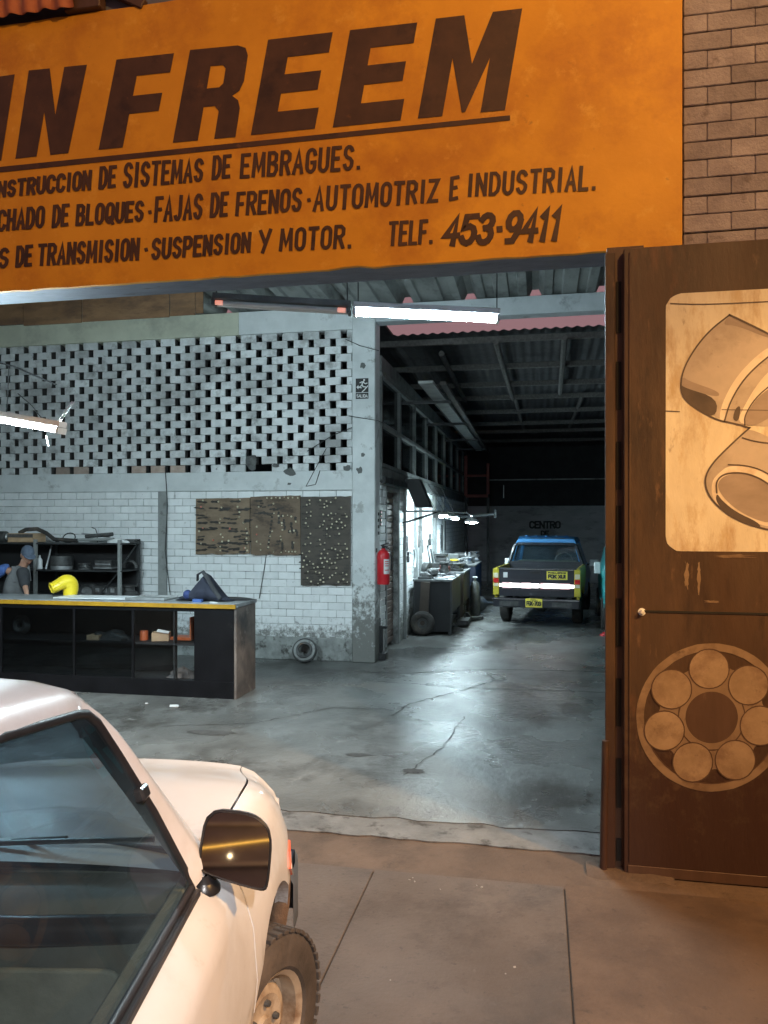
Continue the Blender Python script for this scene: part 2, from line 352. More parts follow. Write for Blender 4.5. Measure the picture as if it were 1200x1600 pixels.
M['concretedark'] = mat('dark_band_concrete', (.09, .098, .098), (.15, .16, .158), scale=4, rough=.8, bump=.3, spot=(.07, .07, .07), sscale=4, sth=.58)
M['lampgrey'] = mat('lamp_housing_grey', (.18, .18, .18), (.24, .24, .24), scale=9, rough=.5)
M['lens_orange'] = emit('sodium_lens', (1.0, .55, .18), 60.0)
M['lens_white'] = emit('car_fill_lens', (1.0, .9, .82), 40.0)
M['oppwall'] = mat('opposite_wall_paint', (.25, .21, .17), (.36, .30, .25), scale=1.5, rough=.85, bump=.1)
M['oppwin'] = mat('dark_shop_glass', (.01, .012, .015), (.02, .022, .025), rough=.1)
M['ledge'] = mat('pale_ledge_paint', (.6, .5, .3), (.7, .6, .38), scale=4, rough=.6)
M['red_frame'] = mat('red_oxide_and_sky_glow', (.20, .045, .035), (.28, .07, .055), scale=6, rough=.6)

# ------------------------------------------------------------------ mesh builder
class MB:
    def __init__(s):
        s.v = []; s.f = []
    def add(s, vs, fs):
        o = len(s.v)
        s.v += [Vector(p) for p in vs]
        s.f += [tuple(i + o for i in f) for f in fs]
        return s
    def box(s, c, size, rot=None, jit=0.0):
        c = Vector(c)
        h = [x / 2 for x in size]
        E = Euler(rot).to_matrix() if rot else None
        vs = []
        for dx in (-1, 1):
            for dy in (-1, 1):
                for dz in (-1, 1):
                    p = Vector((dx * h[0] + random.uniform(-jit, jit), dy * h[1] + random.uniform(-jit, jit), dz * h[2] + random.uniform(-jit, jit)))
                    vs.append((E @ p if E else p) + c)
        s.add(vs, [(0, 1, 3, 2), (4, 6, 7, 5), (0, 4, 5, 1), (2, 3, 7, 6), (0, 2, 6, 4), (1, 5, 7, 3)])
        return s
    def span(s, a, b):
        a = Vector(a); b = Vector(b)
        return s.box((a + b) / 2, [abs(b[i] - a[i]) for i in range(3)])
    def prism(s, pts, d):
        """closed polygon (3D points, planar) extruded by vector d"""
        d = Vector(d); n = len(pts)
        vs = [Vector(p) for p in pts] + [Vector(p) + d for p in pts]
        fs = [tuple(range(n))[::-1], tuple(range(n, 2 * n))]
        fs += [(i, (i + 1) % n, n + (i + 1) % n, n + i) for i in range(n)]
        return s.add(vs, fs)
    def poly(s, pts):
        return s.add(pts, [tuple(range(len(pts)))])
    def grid(s, rows, closed=False, cap=False):
        n = len(rows[0]); o = []
        vs = [p for r in rows for p in r]
        fs = []
        for i in range(len(rows) - 1):
            for j in range(n if closed else n - 1):
                a = i * n + j; b = i * n + (j + 1) % n
                fs.append((a, b, b + n, a + n))
        if cap:
            fs.append(tuple(range(n))[::-1]); k = (len(rows) - 1) * n
            fs.append(tuple(range(k, k + n)))
        return s.add(vs, fs)
    def tube(s, pts, r, n=8, cap=True, flat=1.0):
        pts = [Vector(p) for p in pts]
        rr = r if isinstance(r, (list, tuple)) else [r] * len(pts)
        rows = []; up = None
        for i, p in enumerate(pts):
            t = (pts[min(i + 1, len(pts) - 1)] - pts[max(i - 1, 0)]).normalized()
            if up is None:
                up = Vector((0, 0, 1)) if abs(t.z) < .9 else Vector((1, 0, 0))
            a = t.cross(up).normalized(); up = a.cross(t).normalized()
            rows.append([p + (a * math.cos(k * 2 * PI / n) + up * math.sin(k * 2 * PI / n) * flat) * rr[i] for k in range(n)])
        return s.grid(rows, closed=True, cap=cap)
    def lathe(s, c, axis, prof, n=24, cap=False):
        """prof = [(radius, offset along axis)]"""
        c = Vector(c); ax = Vector(axis).normalized()
        a = ax.orthogonal().normalized(); b = ax.cross(a)
        rows = [[c + ax * h + (a * math.cos(k * 2 * PI / n) + b * math.sin(k * 2 * PI / n)) * r for k in range(n)] for r, h in prof]
        return s.grid(rows, closed=True, cap=cap)
    def cyl(s, a, b, r, n=12):
        return s.tube([a, b], r, n)
    def xf(s, m):
        s.v = [m @ p for p in s.v]
        return s
    def build(s, name, m, parent=None, bevel=0.0, seg=1, smooth=None, label=None, local=False, mods=None):
        me = bpy.data.meshes.new(name)
        vs = s.v
        if parent is not None and not local:
            inv = wmat(parent).inverted()
            vs = [inv @ p for p in vs]
        me.from_pydata([tuple(p) for p in vs], [], s.f)
        me.update()
        bm = bmesh.new(); bm.from_mesh(me)
        bmesh.ops.recalc_face_normals(bm, faces=bm.faces)
        if bevel:
            ed = [e for e in bm.edges if len(e.link_faces) == 2 and e.calc_face_angle(0) > .5]
            bmesh.ops.bevel(bm, geom=ed, offset=bevel, segments=seg, affect='EDGES', clamp_overlap=True, profile=.6)
        bm.to_mesh(me); bm.free()
        if smooth is not None:
            for p in me.polygons:
                p.use_smooth = True
            me.set_sharp_from_angle(angle=R(smooth))
        me.materials.append(m if not isinstance(m, str) else M[m])
        o = bpy.data.objects.new(name, me)
        COL.objects.link(o)
        if parent is not None:
            o.parent = parent
        if label:
            o['label'] = label
        return o
def wmat(o):
    m = o.matrix_basis.copy()
    while o.parent:
        o = o.parent
        m = o.matrix_basis @ m
    return m
def tag(o, label, cat, group=None, kind=None):
    if label: o['label'] = label
    if cat: o['category'] = cat
    if group: o['group'] = group
    if kind: o['kind'] = kind
    return o
def thing(name, label, cat, loc=(0, 0, 0), rz=0.0, group=None):
    o = bpy.data.objects.new(name, None)
    o.empty_display_size = .1
    COL.objects.link(o)
    o.location = loc
    o.rotation_euler = (0, 0, rz)
    return tag(o, label, cat, group)
def struct(name, mb, m, **kw):
    o = mb.build(name, m, **kw)
    o['kind'] = 'structure'
    return o
def dup_tree(o, parent=None):
    c = o.copy(); COL.objects.link(c)
    if parent: c.parent = parent
    for ch in [x for x in COL.objects if x.parent == o]:
        dup_tree(ch, c)
    return c

# ------------------------------------------------------------------ painted lettering (own stroke alphabet, unit boxes)
def arc(cx, cy, rx, ry, a0, a1, n=7):
    return [(cx + rx * math.cos(R(a0 + (a1 - a0) * i / n)), cy + ry * math.sin(R(a0 + (a1 - a0) * i / n))) for i in range(n + 1)]
OV = arc(.5, .75, .5, .25, 0, 180, 8) + arc(.5, .25, .5, .25, 180, 360, 8)
CC = arc(.5, .75, .5, .25, 10, 180, 7) + arc(.5, .25, .5, .25, 180, 350, 7)
GL = {
 'A': [[(0, 0), (.5, 1), (1, 0)], [(.2, .32), (.8, .32)]],
 'B': [[(0, 0), (0, 1)], [(0, 1), (.6, 1), (.9, .9), (.9, .65), (.6, .53), (0, .53)], [(.55, .53), (.95, .42), (1, .2), (.75, 0), (0, 0)]],
 'C': [CC], 'D': [[(0, 0), (0, 1)], [(0, 1), (.5, 1), (.88, .85), (1, .6), (1, .4), (.88, .15), (.5, 0), (0, 0)]],
 'E': [[(0, 0), (0, 1)], [(0, 1), (1, 1)], [(0, .52), (.8, .52)], [(0, 0), (1, 0)]],
 'F': [[(0, 0), (0, 1)], [(0, 1), (1, 1)], [(0, .5), (.8, .5)]],
 'G': [CC + [(.98, .42), (.6, .42)]],
 'H': [[(0, 0), (0, 1)], [(1, 0), (1, 1)], [(0, .5), (1, .5)]],
 'I': [[(.5, 0), (.5, 1)]],
 'J': [[(.9, 1), (.9, .25)] + arc(.45, .25, .45, .25, 0, -150, 6)],
 'K': [[(0, 0), (0, 1)], [(1, 1), (.05, .42)], [(.3, .58), (1, 0)]],
 'L': [[(0, 1), (0, 0), (1, 0)]],
 'M': [[(0, 0), (.08, 1)], [(.08, 1), (.5, .25), (.92, 1)], [(.92, 1), (1, 0)]],
 'N': [[(0, 0), (0, 1)], [(0, 1), (1, 0)], [(1, 0), (1, 1)]],
 'O': [OV + [OV[0]]],
 'P': [[(0, 0), (0, 1)], [(0, 1), (.65, 1), (.98, .88), (.98, .58), (.65, .45), (0, .45)]],
 'Q': [OV + [OV[0]], [(.55, .25), (1.05, -.08)]],
 'R': [[(0, 0), (0, 1)], [(0, 1), (.65, 1), (.98, .88), (.98, .62), (.65, .5), (0, .5)], [(.5, .5), (1, 0)]],
 'S': [arc(.5, .76, .46, .24, 20, 180, 6) + [(.06, .66), (.3, .54), (.7, .46), (.95, .34)] + arc(.5, .24, .46, .24, 0, -165, 6)],
 'T': [[(0, 1), (1, 1)], [(.5, 0), (.5, 1)]],
 'U': [[(0, 1), (0, .25)] + arc(.5, .25, .5, .25, 180, 360, 8) + [(1, 1)]],
 'V': [[(0, 1), (.5, 0), (1, 1)]],
 'X': [[(0, 0), (1, 1)], [(0, 1), (1, 0)]],
 'Y': [[(0, 1), (.5, .45)], [(1, 1), (.35, 0)]],
 'Z': [[(0, 1), (1, 1), (0, 0), (1, 0)]],
 '0': [OV + [OV[0]]], '1': [[(.1, .8), (.55, 1), (.55, 0)]],
 '2': [arc(.5, .74, .48, .26, 165, -20, 6) + [(0, 0), (1, 0)]],
 '3': [arc(.48, .76, .45, .24, 160, -60, 7) + [(.45, .53)], [(.45, .53)] + arc(.48, .27, .5, .27, 70, -165, 8)],
 '4': [[(.72, 0), (.72, 1), (0, .32), (1, .32)]],
 '5': [[(.95, 1), (.15, 1), (.08, .58)] + arc(.47, .32, .5, .32, 120, -160, 8)],
 '7': [[(0, 1), (1, 1), (.35, 0)]],
 '9': [arc(.5, .7, .48, .3, 0, 360, 10), [(.98, .7), (.9, .3), (.6, 0), (.2, 0)]],
 '.': [[(.45, .02), (.55, .02)]], '\u00b7': [[(.45, .45), (.55, .45)]], '-': [[(.1, .45), (.9, .45)]],
}
GW = {'I': .42, 'M': 1.3, '.': .4, '\u00b7': .5, '1': .6, 'J': .85, 'L': .85, 'E': .88, 'F': .85, '-': .6, ' ': .5}
def strip(pts, w, closed=False):
    """one stroke of constant width with mitred corners -> quads of 2D points"""
    P = [Vector(p) for p in pts]
    P = [p for i, p in enumerate(P) if i == 0 or (p - P[i - 1]).length > 1e-6]
    n = len(P); Lf = []; Rt = []
    loop = closed or (P[0] - P[-1]).length < 1e-5
    for i in range(n):
        if loop:
            a = P[i - 1] if i > 0 else P[-2]
            b = P[i + 1] if i < n - 1 else P[1]
        else:
            a = P[i - 1] if i > 0 else None
            b = P[i + 1] if i < n - 1 else None
        d1 = (P[i] - a).normalized() if a is not None else (b - P[i]).normalized()
        d2 = (b - P[i]).normalized() if b is not None else d1
        n1 = Vector((-d1.y, d1.x)); n2 = Vector((-d2.y, d2.x))
        m = n1 + n2
        if m.length < .25:
            m = n1.copy(); k = 1
        else:
            m.normalize(); k = min(1 / max(m.dot(n1), .35), 1.9)
        e = Vector((0, 0))
        Lf.append(P[i] + m * k * w / 2); Rt.append(P[i] - m * k * w / 2)
    if not loop:      # square-ish ends: push the ends out by half the width
        d = (P[1] - P[0]).normalized() * w * .42
        Lf[0] -= d; Rt[0] -= d
        d = (P[-1] - P[-2]).normalized() * w * .42
        Lf[-1] += d; Rt[-1] += d
    return [(Lf[i], Lf[i + 1], Rt[i + 1], Rt[i]) for i in range(n - 1)]
def letters(mb, word, x0, b0, t0, x1, b1, t1, wpx, place, gap=.42, slant=.06, step=.0001, base=0.003, jitter=.0):
    """word painted between pixel columns x0..x1; b = baseline row, t = top row; place(px,py,lift) -> 3D point"""
    ws = [GW.get(c, 1.0) for c in word]
    tot = sum(ws) + gap * (len(word) - 1)
    pos = 0; k = 0
    for c, w in zip(word, ws):
        for st in GL.get(c, []):
            pts = []
            for (u, v) in st:
                T = (pos + u * w) / tot
                x = x0 + wpx * .42 + T * (x1 - x0 - wpx * .84)
                b = b0 + T * (b1 - b0); t = t0 + T * (t1 - t0)
                ins = wpx * .45
                y = (b - ins) + v * ((t + ins) - (b - ins))
                pts.append((x + (v - .5) * slant * (b - t), -y))
            for q in strip(pts, wpx if c not in '.\u00b7' else wpx * 1.05):
                k += 1
                mb.poly([place(p.x, -p.y, base + step * (k % 31)) for p in q])
        pos += w + gap
    return mb

# ================================================================== GROUND
mb = MB(); mb.span((-40, -22, -.30), (40, 4.9, -.062)); struct('street_base', mb, 'dirt')
mb = MB()
def floor_sheet(x0, x1, y0, y1, z, nx, ny, amp):
    rows = []
    for j in range(ny + 1):
        rows.append([Vector((x0 + (x1 - x0) * i / nx, y0 + (y1 - y0) * j / ny + (random.uniform(-.03, .03) if j == 0 and amp else 0), z)) for i in range(nx + 1)])
    return rows
rows = floor_sheet(-9.6, 3.6, 5.10, 30.0, 0.0, 90, 8, True)
mb.grid(rows)
mb.grid([[p.copy() for p in rows[0]], [p + Vector((0, 0.012, -.02)) for p in rows[0]]])
struct('garage_floor', mb, 'floor')
rows = [[Vector((-4.6 + 5.6 * i / 60, y + (random.uniform(-.012, .012) if k == 0 else 0), z)) for i in range(61)] for k, (y, z) in enumerate([(4.80, -.010), (4.9, -.006), (5.2, -.006)])]
mb = MB(); mb.grid(rows); mb.grid([[p.copy() for p in rows[0]], [p + Vector((0, .01, -.03)) for p in rows[0]]])
struct('threshold', mb, 'threshold')
rows = []
for y, z in [(4.40, -.052), (4.46, -.05), (4.6, -.035), (4.82, -.018), (4.9, -.018)]:
    rows.append([Vector((-4.6 + 5.9 * i / 40, y + (random.uniform(-.012, .012) if y < 4.45 else 0), z)) for i in range(41)])
mb = MB(); mb.grid(rows); struct('entrance_ramp', mb, 'ramp')
def slab(x0, x1, y0, y1, m, name):
    mb = MB(); mb.span((x0 + .003, y0, -.2), (x1 - .003, y1, -.05)); struct(name, mb, m, bevel=.004)
for i in range(4):
    slab(-.95 - 1.09 * (i + 1), -.95 - 1.09 * i, -1.2, 4.43, 'slab', 'pavement')
slab(-.95, .14, -1.2, 4.43, 'slab', 'pavement')
slab(.14, 1.6, -1.2, 4.83, 'slab_brown', 'pavement')
slab(1.6, 3.2, -1.2, 4.83, 'slab_brown', 'pavement')
slab(3.2, 12, -1.2, 4.83, 'slab_brown', 'pavement')
slab(-14, -.95 - 4.36, -1.2, 4.43, 'slab', 'pavement')
mb = MB(); mb.span((-40, -16, -.25), (40, -1.21, -.056)); struct('road', mb, 'asphalt')
# cracks in the garage floor
def crack(pts, w, name='floor_crack'):
    P = [Vector((p.x, p.y)) for p in pts]
    out = [P[0]]
    for a, b in zip(P, P[1:]):
        n = max(2, int((b - a).length / .07))
        for k in range(1, n + 1):
            t = k / n
            q = a.lerp(b, t)
            out.append(q + (Vector((random.uniform(-.018, .018), random.uniform(-.018, .018))) if k < n else Vector((0, 0))))
    mb = MB()
    for i in range(len(out) - 1):
        d = (out[i + 1] - out[i]).normalized(); nrm = Vector((-d.y, d.x))
        w0 = w * random.uniform(.4, 1.3)
        mb.poly([(*(out[i] + nrm * w0 / 2), .004), (*(out[i + 1] + nrm * w0 / 2), .004), (*(out[i + 1] - nrm * w0 / 2), .004), (*(out[i] - nrm * w0 / 2), .004)])
    struct(name, mb, 'crack')
crack([atZ(612, 1118, 0), atZ(640, 1100, 0), atZ(720, 1080, 0), atZ(775, 1063, 0), atZ(760, 1052, 0)], .022)
crack([atZ(555, 1050, 0), atZ(640, 1052, 0), atZ(760, 1046, 0), atZ(945, 1050, 0)], .03)
crack([atZ(590, 1065, 0), atZ(760, 1076, 0), atZ(945, 1082, 0)], .02)
crack([atZ(630, 1212, 0), atZ(690, 1170, 0), atZ(725, 1120, 0)], .012)
crack([atZ(250, 1135, 0), atZ(400, 1130, 0), atZ(520, 1105, 0), atZ(612, 1110, 0)], .015)
# flat stains on the floor: oil patch and brown earth lumps
def patch(px, py, rx, ry, m, name, z=.005):
    c = atZ(px, py, 0)
    pts = []
    for k in range(26):
        a = k * 2 * PI / 26
        q = random.uniform(.7, 1.1)
        pts.append((c.x + rx * q * math.cos(a), c.y + ry * q * math.sin(a), z))
    struct(name, MB().poly(pts), m)
patch(645, 1205, .10, .06, 'crack', 'oil_stain')
patch(560, 1180, .12, .05, 'crack', 'oil_stain', .0045)
patch(330, 1145, .25, .09, 'crack', 'oil_stain', .0045)

# ================================================================== FACADE
def brick_wall_mesh(mb, org, ud, nd, ulen, zlen, BL, BH, gap, depth, jit=.002, stagger=.5, skip=None, skew=0.0, phase=0.0):
    """bricks laid from org along unit vector ud, facing nd, one box per brick; the front faces stand on the plane through org"""
    org = Vector(org); ud = Vector(ud); nd = Vector(nd)
    rows = int(zlen / BH + .5)
    rz = math.atan2(ud.y, ud.x)
    for r in range(rows):
        off = (stagger * BL if r % 2 else 0) + phase
        x = -off
        while x < ulen:
            a = max(x, 0) + gap / 2; b = min(x + BL, ulen) - gap / 2
            if BL == .265: a -= gap * .3; b += gap * .3
            if b - a > .03:
                uc = (a + b) / 2; zc = (r + .5) * BH
                if not (skip and skip(uc, zc, r)):
                    c = org + ud * uc + Vector((0, 0, zc)) - nd * (depth / 2 + random.uniform(-jit, jit))
                    mb.box(c, (b - a, depth, BH - gap), rot=(random.uniform(-skew, skew), random.uniform(-skew, skew), rz + random.uniform(-skew, skew)))
            x += BL
    return mb
fw = thing('facade_wall', 'rough purple-brown brick facade wall above the brown gate leaf', 'wall', (2.6, 4.95, -.05))
mb = MB(); brick_wall_mesh(mb, (.845, 4.84, 3.50), (1, 0, 0), (0, -1, 0), 3.4, 2.75, .265, .108, .007, .09, jit=.004, skew=.007)
mb.build('brickwork', 'facbrick', fw, bevel=.004)
mb = MB(); mb.span((.62, 4.87, -.05), (4.25, 5.15, 6.25)); mb.span((.62, 4.86, -.05), (4.25, 4.868, 3.50)); mb.build('wall_core', 'facmortar', fw)
fl = thing('facade_wall', 'plain plastered facade wall at the far left of the gate opening', 'wall', (-7, 4.95, -.05))
MB().span((-9.8, 4.85, -.05), (-4.55, 5.15, 6.25)).build('plaster', 'facwall', fl)

SY = 4.80            # plane of the sign board's face
sg = thing('shop_sign', 'big orange painted sign board with brown hand lettering over the gate', 'sign', (-1.5, SY, 3.63))
bl = atY(-300, 0, SY).x; br = atY(1066, 0, SY).x
mb = MB()
n = 60
top = [Vector((bl + (br - bl) * i / n, SY, 5.515 + random.uniform(-.004, .004))) for i in range(n + 1)]
bot = [Vector((bl + (br - bl) * i / n, SY, 3.63 + random.uniform(-.004, .004))) for i in range(n + 1)]
for i in (32, 41, 40):
    bot[i].z += random.uniform(.005, .018)
mb.grid([top, bot])
mb.grid([[p + Vector((0, .035, 0)) for p in top], [p + Vector((0, .035, 0)) for p in bot]])
mb.grid([bot, [p + Vector((0, .035, 0)) for p in bot]]); mb.grid([top, [p + Vector((0, .035, 0)) for p in top]])
mb.poly([top[-1], bot[-1], bot[-1] + Vector((0, .035, 0)), top[-1] + Vector((0, .035, 0))])
mb.build('board', 'sign', sg)
def on_sign(px, py, lift):
    return atY(px, py, SY - lift)
# big block letters: unit outline stretched over the four corners read from the photo
BIG = {
 'I': [[(0, 0), (1, 0), (1, 1), (0, 1)]],
 'N': [[(0, 0), (.40, 0), (.40, .50), (.66, 0), (1, 0), (1, 1), (.61, 1), (.61, .46), (.36, 1), (0, 1)]],
 'F': [[(0, 0), (.42, 0), (.42, .37), (.93, .37), (.93, .57), (.42, .57), (.42, .79), (1, .79), (1, 1), (0, 1)]],
 'E': [[(0, 0), (1, 0), (1, .22), (.36, .22), (.36, .41), (.93, .41), (.93, .61), (.36, .61), (.36, .79), (1, .79), (1, 1), (0, 1)]],
 'M': [[(0, 0), (.28, 0), (.28, .58), (.50, .02), (.54, .02), (.72, .54), (.72, 0), (1, 0), (1, 1), (.66, 1), (.52, .50), (.33, 1), (0, 1)]],
}
QU = [('I', (-38, 256), (2, 251), (-18, 122), (23, 116)), ('N', (24, 248), (107, 239), (45, 110), (136, 101)),
      ('F', (154, 234), (244, 225), (182, 93), (272, 83)), ('R', (270, 223), (368, 214), (297, 78), (390, 69)),
      ('E', (392, 211), (492, 201), (419, 62), (520, 50)), ('E', (520, 199), (626, 188), (547, 47), (652, 35)),
      ('M', (653, 185), (789, 172), (681, 29), (816, 13))]
mb = MB()
for ch, BLq, BRq, TLq, TRq in QU:
    def Q(u, v):
        x = (BLq[0] * (1 - u) + BRq[0] * u) * (1 - v) + (TLq[0] * (1 - u) + TRq[0] * u) * v
        y = (BLq[1] * (1 - u) + BRq[1] * u) * (1 - v) + (TLq[1] * (1 - u) + TRq[1] * u) * v
        return on_sign(x, y, .003)
    if ch == 'R':
        out = [(0, 0), (0, 1), (.80, 1), (.94, .965), (1, .88), (1, .60), (.95, .50), (.84, .455), (.95, .40), (1, .31), (1, .0), (.66, 0), (.66, .30), (.58, .36), (.40, .36), (.40, 0)]
        inn = [(.40, .56), (.40, .80), (.60, .80), (.66, .76), (.66, .60), (.60, .56)]
        # R drawn as pieces round its counter
        P = [[(0, 0), (.40, 0), (.40, 1), (0, 1)],
             [(.40, .80), (.60, .80), (.66, .76), (1, .88), (.94, .965), (.80, 1), (.40, 1)],
             [(.66, .60), (.95, .50), (1, .60), (1, .88), (.66, .76)],
             [(.40, .36), (.58, .36), (.84, .455), (.95, .50), (.66, .60), (.60, .56), (.40, .56)],
             [(.58, .36), (.66, .30), (.66, 0), (1, 0), (1, .31), (.95, .40), (.84, .455)]]
        for p in P:
            mb.poly([Q(*q) for q in p])
    else:
        for p in BIG[ch]:
            mb.poly([Q(*q) for q in p])
mb.build('painted_name', 'signtext', sg, label='large slanted brown block letters IN FREEM')
mb = MB()
mb.poly([on_sign(-300, 291, .003), on_sign(797, 180, .003), on_sign(797, 188, .003), on_sign(-300, 300, .003)])
mb.build('underline', 'signtext', sg)
D_ = '\u00b7'
T1 = [('NSTRUCCION', -4, 309, 283, 143, 297, 265), ('DE', 155, 296, 260, 182, 293, 258), ('SISTEMAS', 193, 294, 254, 318, 284, 247),
      ('DE', 332, 281, 243, 361, 278, 241), ('EMBRAGUES.', 376, 279, 240, 566, 265, 225)]
T2 = [('CHADO', -4, 362, 328, 70, 356, 321), ('DE', 82, 356, 320, 108, 353, 318), ('BLOQUES', 119, 353, 319, 225, 346, 313), (D_, 230, 348, 313, 239, 347, 312),
      ('FAJAS', 242, 348, 307, 317, 342, 302), ('DE', 329, 340, 301, 357, 338, 299), ('FRENOS', 369, 338, 300, 472, 330, 293), (D_, 478, 330, 293, 488, 329, 292),
      ('AUTOMOTRIZ', 490, 331, 291, 686, 316, 279), ('E', 703, 314, 276, 717, 312, 274), ('INDUSTRIAL.', 730, 308, 271, 934, 297, 257)]
T3 = [('S', -2, 420, 388, 14, 418, 386), ('DE', 25, 418, 384, 51, 416, 382), ('TRANSMISION', 59, 416, 381, 218, 407, 371), (D_, 224, 407, 371, 233, 406, 370),
      ('SUSPENSION', 237, 406, 372, 392, 395, 362), ('Y', 404, 397, 359, 424, 395, 357), ('MOTOR.', 437, 393, 357, 552, 388, 350)]
T4 = [('TELF.', 607, 385, 346, 679, 381, 342)]
for nm, T, lb in (('painted_line', T1, 'first small line, ending in EMBRAGUES'), ('painted_line', T2, 'second small line, ending in INDUSTRIAL'), ('painted_line', T3, 'third small line, ending in MOTOR'), ('painted_line', T4, 'the word TELF before the telephone number')):
    mb = MB()
    for w in T:
        letters(mb, *w, 5.7, on_sign, gap=.66)
    mb.build(nm, 'signtext', sg, label=lb)
mb = MB(); letters(mb, '453\u00b79411', 693, 386, 337, 880, 377, 322, 9.5, on_sign, gap=.35, slant=.16)
mb.build('painted_phone_number', 'signtext', sg, label='telephone number 453-9411 in larger figures')

# gate header beam behind the sign
lt = thing('gate_lintel', 'blue-grey painted lintel with a scratched underside just under the orange sign', 'lintel', (-1.9, 5.0, 3.64))
mb = MB(); mb.span((-4.55, SY + .04, 3.645), (.47, 5.14, 5.2)); mb.build('beam', 'lintel', lt, bevel=.006)

# red awning sheet and its bracket over the sign
aw = thing('awning', 'red corrugated metal awning edge over the top left of the sign', 'awning', (-3.2, 4.5, 5.75))
rows = []
xe_ = atY(112, 10, 4.72).x
for k, (y, z) in enumerate(((4.73, 5.53), (4.72, 5.56), (4.70, 5.80), (4.68, 6.15))):
    rows.append([Vector((-5.0 + (xe_ + 5.0) * i / 120, y + .013 * math.sin(i / 120 * (xe_ + 5) * 2 * PI / .13), z + .006 * math.sin(i * .37))) for i in range(121)])
mb = MB(); mb.grid(rows); mb.grid([[p + Vector((0, .01, .004)) for p in r] for r in rows]); mb.build('sheet', 'rust', aw, smooth=50)
MB().span((-4.9, 4.70, 6.15), (xe_, 4.85, 6.2)).build('top_rail', 'gatedark', aw, bevel=.006)
MB().span((-4.55, SY + .05, 5.21), (.62, 5.15, 6.25)).build('parapet', 'lintel', fl)
wp = thing('awning_bracket', 'small dark brown timber bracket above the top edge of the orange sign', 'bracket', (-2.5, 4.7, 5.6))
mb = MB(); a = atY(94, 20, 4.72); b = atY(150, 0, 4.72); mb.span((a.x, 4.76, 5.525), (b.x, 4.845, 5.80)); mb.box((b.x + .16, 4.81, 5.60), (.34, .05, .07), rot=(0, .5, 0)); mb.build('timber_block', 'gatedark', wp, bevel=.006)

# ------------------------------------------------------------------ gate leaf, folded flat against the facade
GY = 4.60
gl = thing('gate_leaf', 'tall brown steel gate leaf folded open, with a painted clutch disc and two pistons', 'gate', (1.6, GY, -.03))
gx0 = atY(975, 800, GY).x
gz = 3.57
mb = MB(); mb.span((gx0, GY, -.03), (2.95, GY + .045, gz)); mb.build('sheet', 'gate', gl, bevel=.004)
# lower sheet joint, bolt, weathered bars
def on_gate(px, py, lift=.002):
    return atY(px, py, GY - lift)
mb = MB()
a = on_gate(1003, 955); b = on_gate(1330, 962)
mb.box(((a.x + 2.95) / 2, GY - .0015, a.z), (2.95 - a.x, .005, .012)); mb.build('sheet_joint', 'slot', gl)
mb = MB(); c = on_gate(1003, 956); mb.lathe((c.x, GY + .002, c.z), (0, -1, 0), [(.0001, .028), (.011, .026), (.014, .016), (.011, .006), (.022, .004), (.022, 0)], 10)
mb.build('bolt', 'whitepaint', gl, smooth=40)
for q_, sz in (((1073, 898), (.025, .16)), ((1092, 905), (.02, .19)), ((1112, 940), (.075, .014)), ((1150, 869), (.20, .022))):
    c = on_gate(*q_)
    pts = [(c.x + sz[0] / 2 * random.uniform(.35, 1.25) * math.copysign(abs(math.cos(a_)) ** .5, math.cos(a_)), GY - .002, c.z + sz[1] / 2 * random.uniform(.6, 1.15) * math.copysign(abs(math.sin(a_)) ** .6, math.sin(a_))) for a_ in [2 * PI * k / 26 for k in range(26)]]
    MB().poly(pts).build('paint_scrape', 'cpaint3', gl)
# darker strip along the bottom rail
MB().span((gx0 + .02, GY - .006, -.028), (2.95, GY, .03)).build('bottom_rail', 'gatedark', gl, bevel=.002)
MB().cyl((gx0 + .03, GY - .001, .05), (gx0 + .03, GY - .001, gz - .03), .005, 6).build('weld_seam', 'gate', gl)
# rounded cream panel
def rrect(x0, y0, x1, y1, r, n=6, wob=0):
    pts = []
    for cx, cy, a0 in ((x1 - r, y0 + r, -90), (x1 - r, y1 - r, 0), (x0 + r, y1 - r, 90), (x0 + r, y0 + r, 180)):
        for k in range(n + 1):
            a = R(a0 + 90 * k / n)
            pts.append((cx + r * math.cos(a) + random.uniform(-wob, wob), cy + r * math.sin(a) + random.uniform(-wob, wob)))
    return pts
def paint(name, pts, m, lift, parent=gl, label=None, place=on_gate):
    return MB().poly([place(x, y, lift) for x, y in pts]).build(name, m, parent, label=label)
def paint_line(mb, pts, w, lift, place=on_gate):
    for q in strip(pts, w):
        mb.poly([place(p.x, p.y, lift) for p in q])
    return mb
def shear(pts):          # the panel's edges run with the perspective of the wall: rows tilt about the horizon
    return [(x, y + (y - HOR) * (x - 1040) / (1040 + 5350)) for x, y in pts]
pan = shear(rrect(1040, 460, 1420, 861, 24, wob=.6))
art = paint('painted_panel', pan, 'cpaint', .002, label='rounded cream panel with two pistons painted on it')
ART = {'art_tan': 'piston_body', 'art_light': 'piston_highlight', 'art_mid': 'piston_shading', 'art_dark': 'piston_shadow'}
def chaikin(pts, n=2, closed=True):
    for _ in range(n):
        q = []
        pr = list(zip(pts, pts[1:] + pts[:1])) if closed else list(zip(pts, pts[1:]))
        for a_, b_ in pr:
            q += [(a_[0] * .75 + b_[0] * .25, a_[1] * .75 + b_[1] * .25), (a_[0] * .25 + b_[0] * .75, a_[1] * .25 + b_[1] * .75)]
        pts = q if closed else [pts[0]] + q + [pts[-1]]
    return pts
OUT = []
def shape(k, pts, lift):
    MB().poly([on_gate(x, y, lift) for x, y in chaikin(pts, 2)]).build(ART[k], k, art)
def line(pts, w, lift=.0046):
    OUT.append(paint_line(MB(), chaikin(pts, 2, False), w, lift))
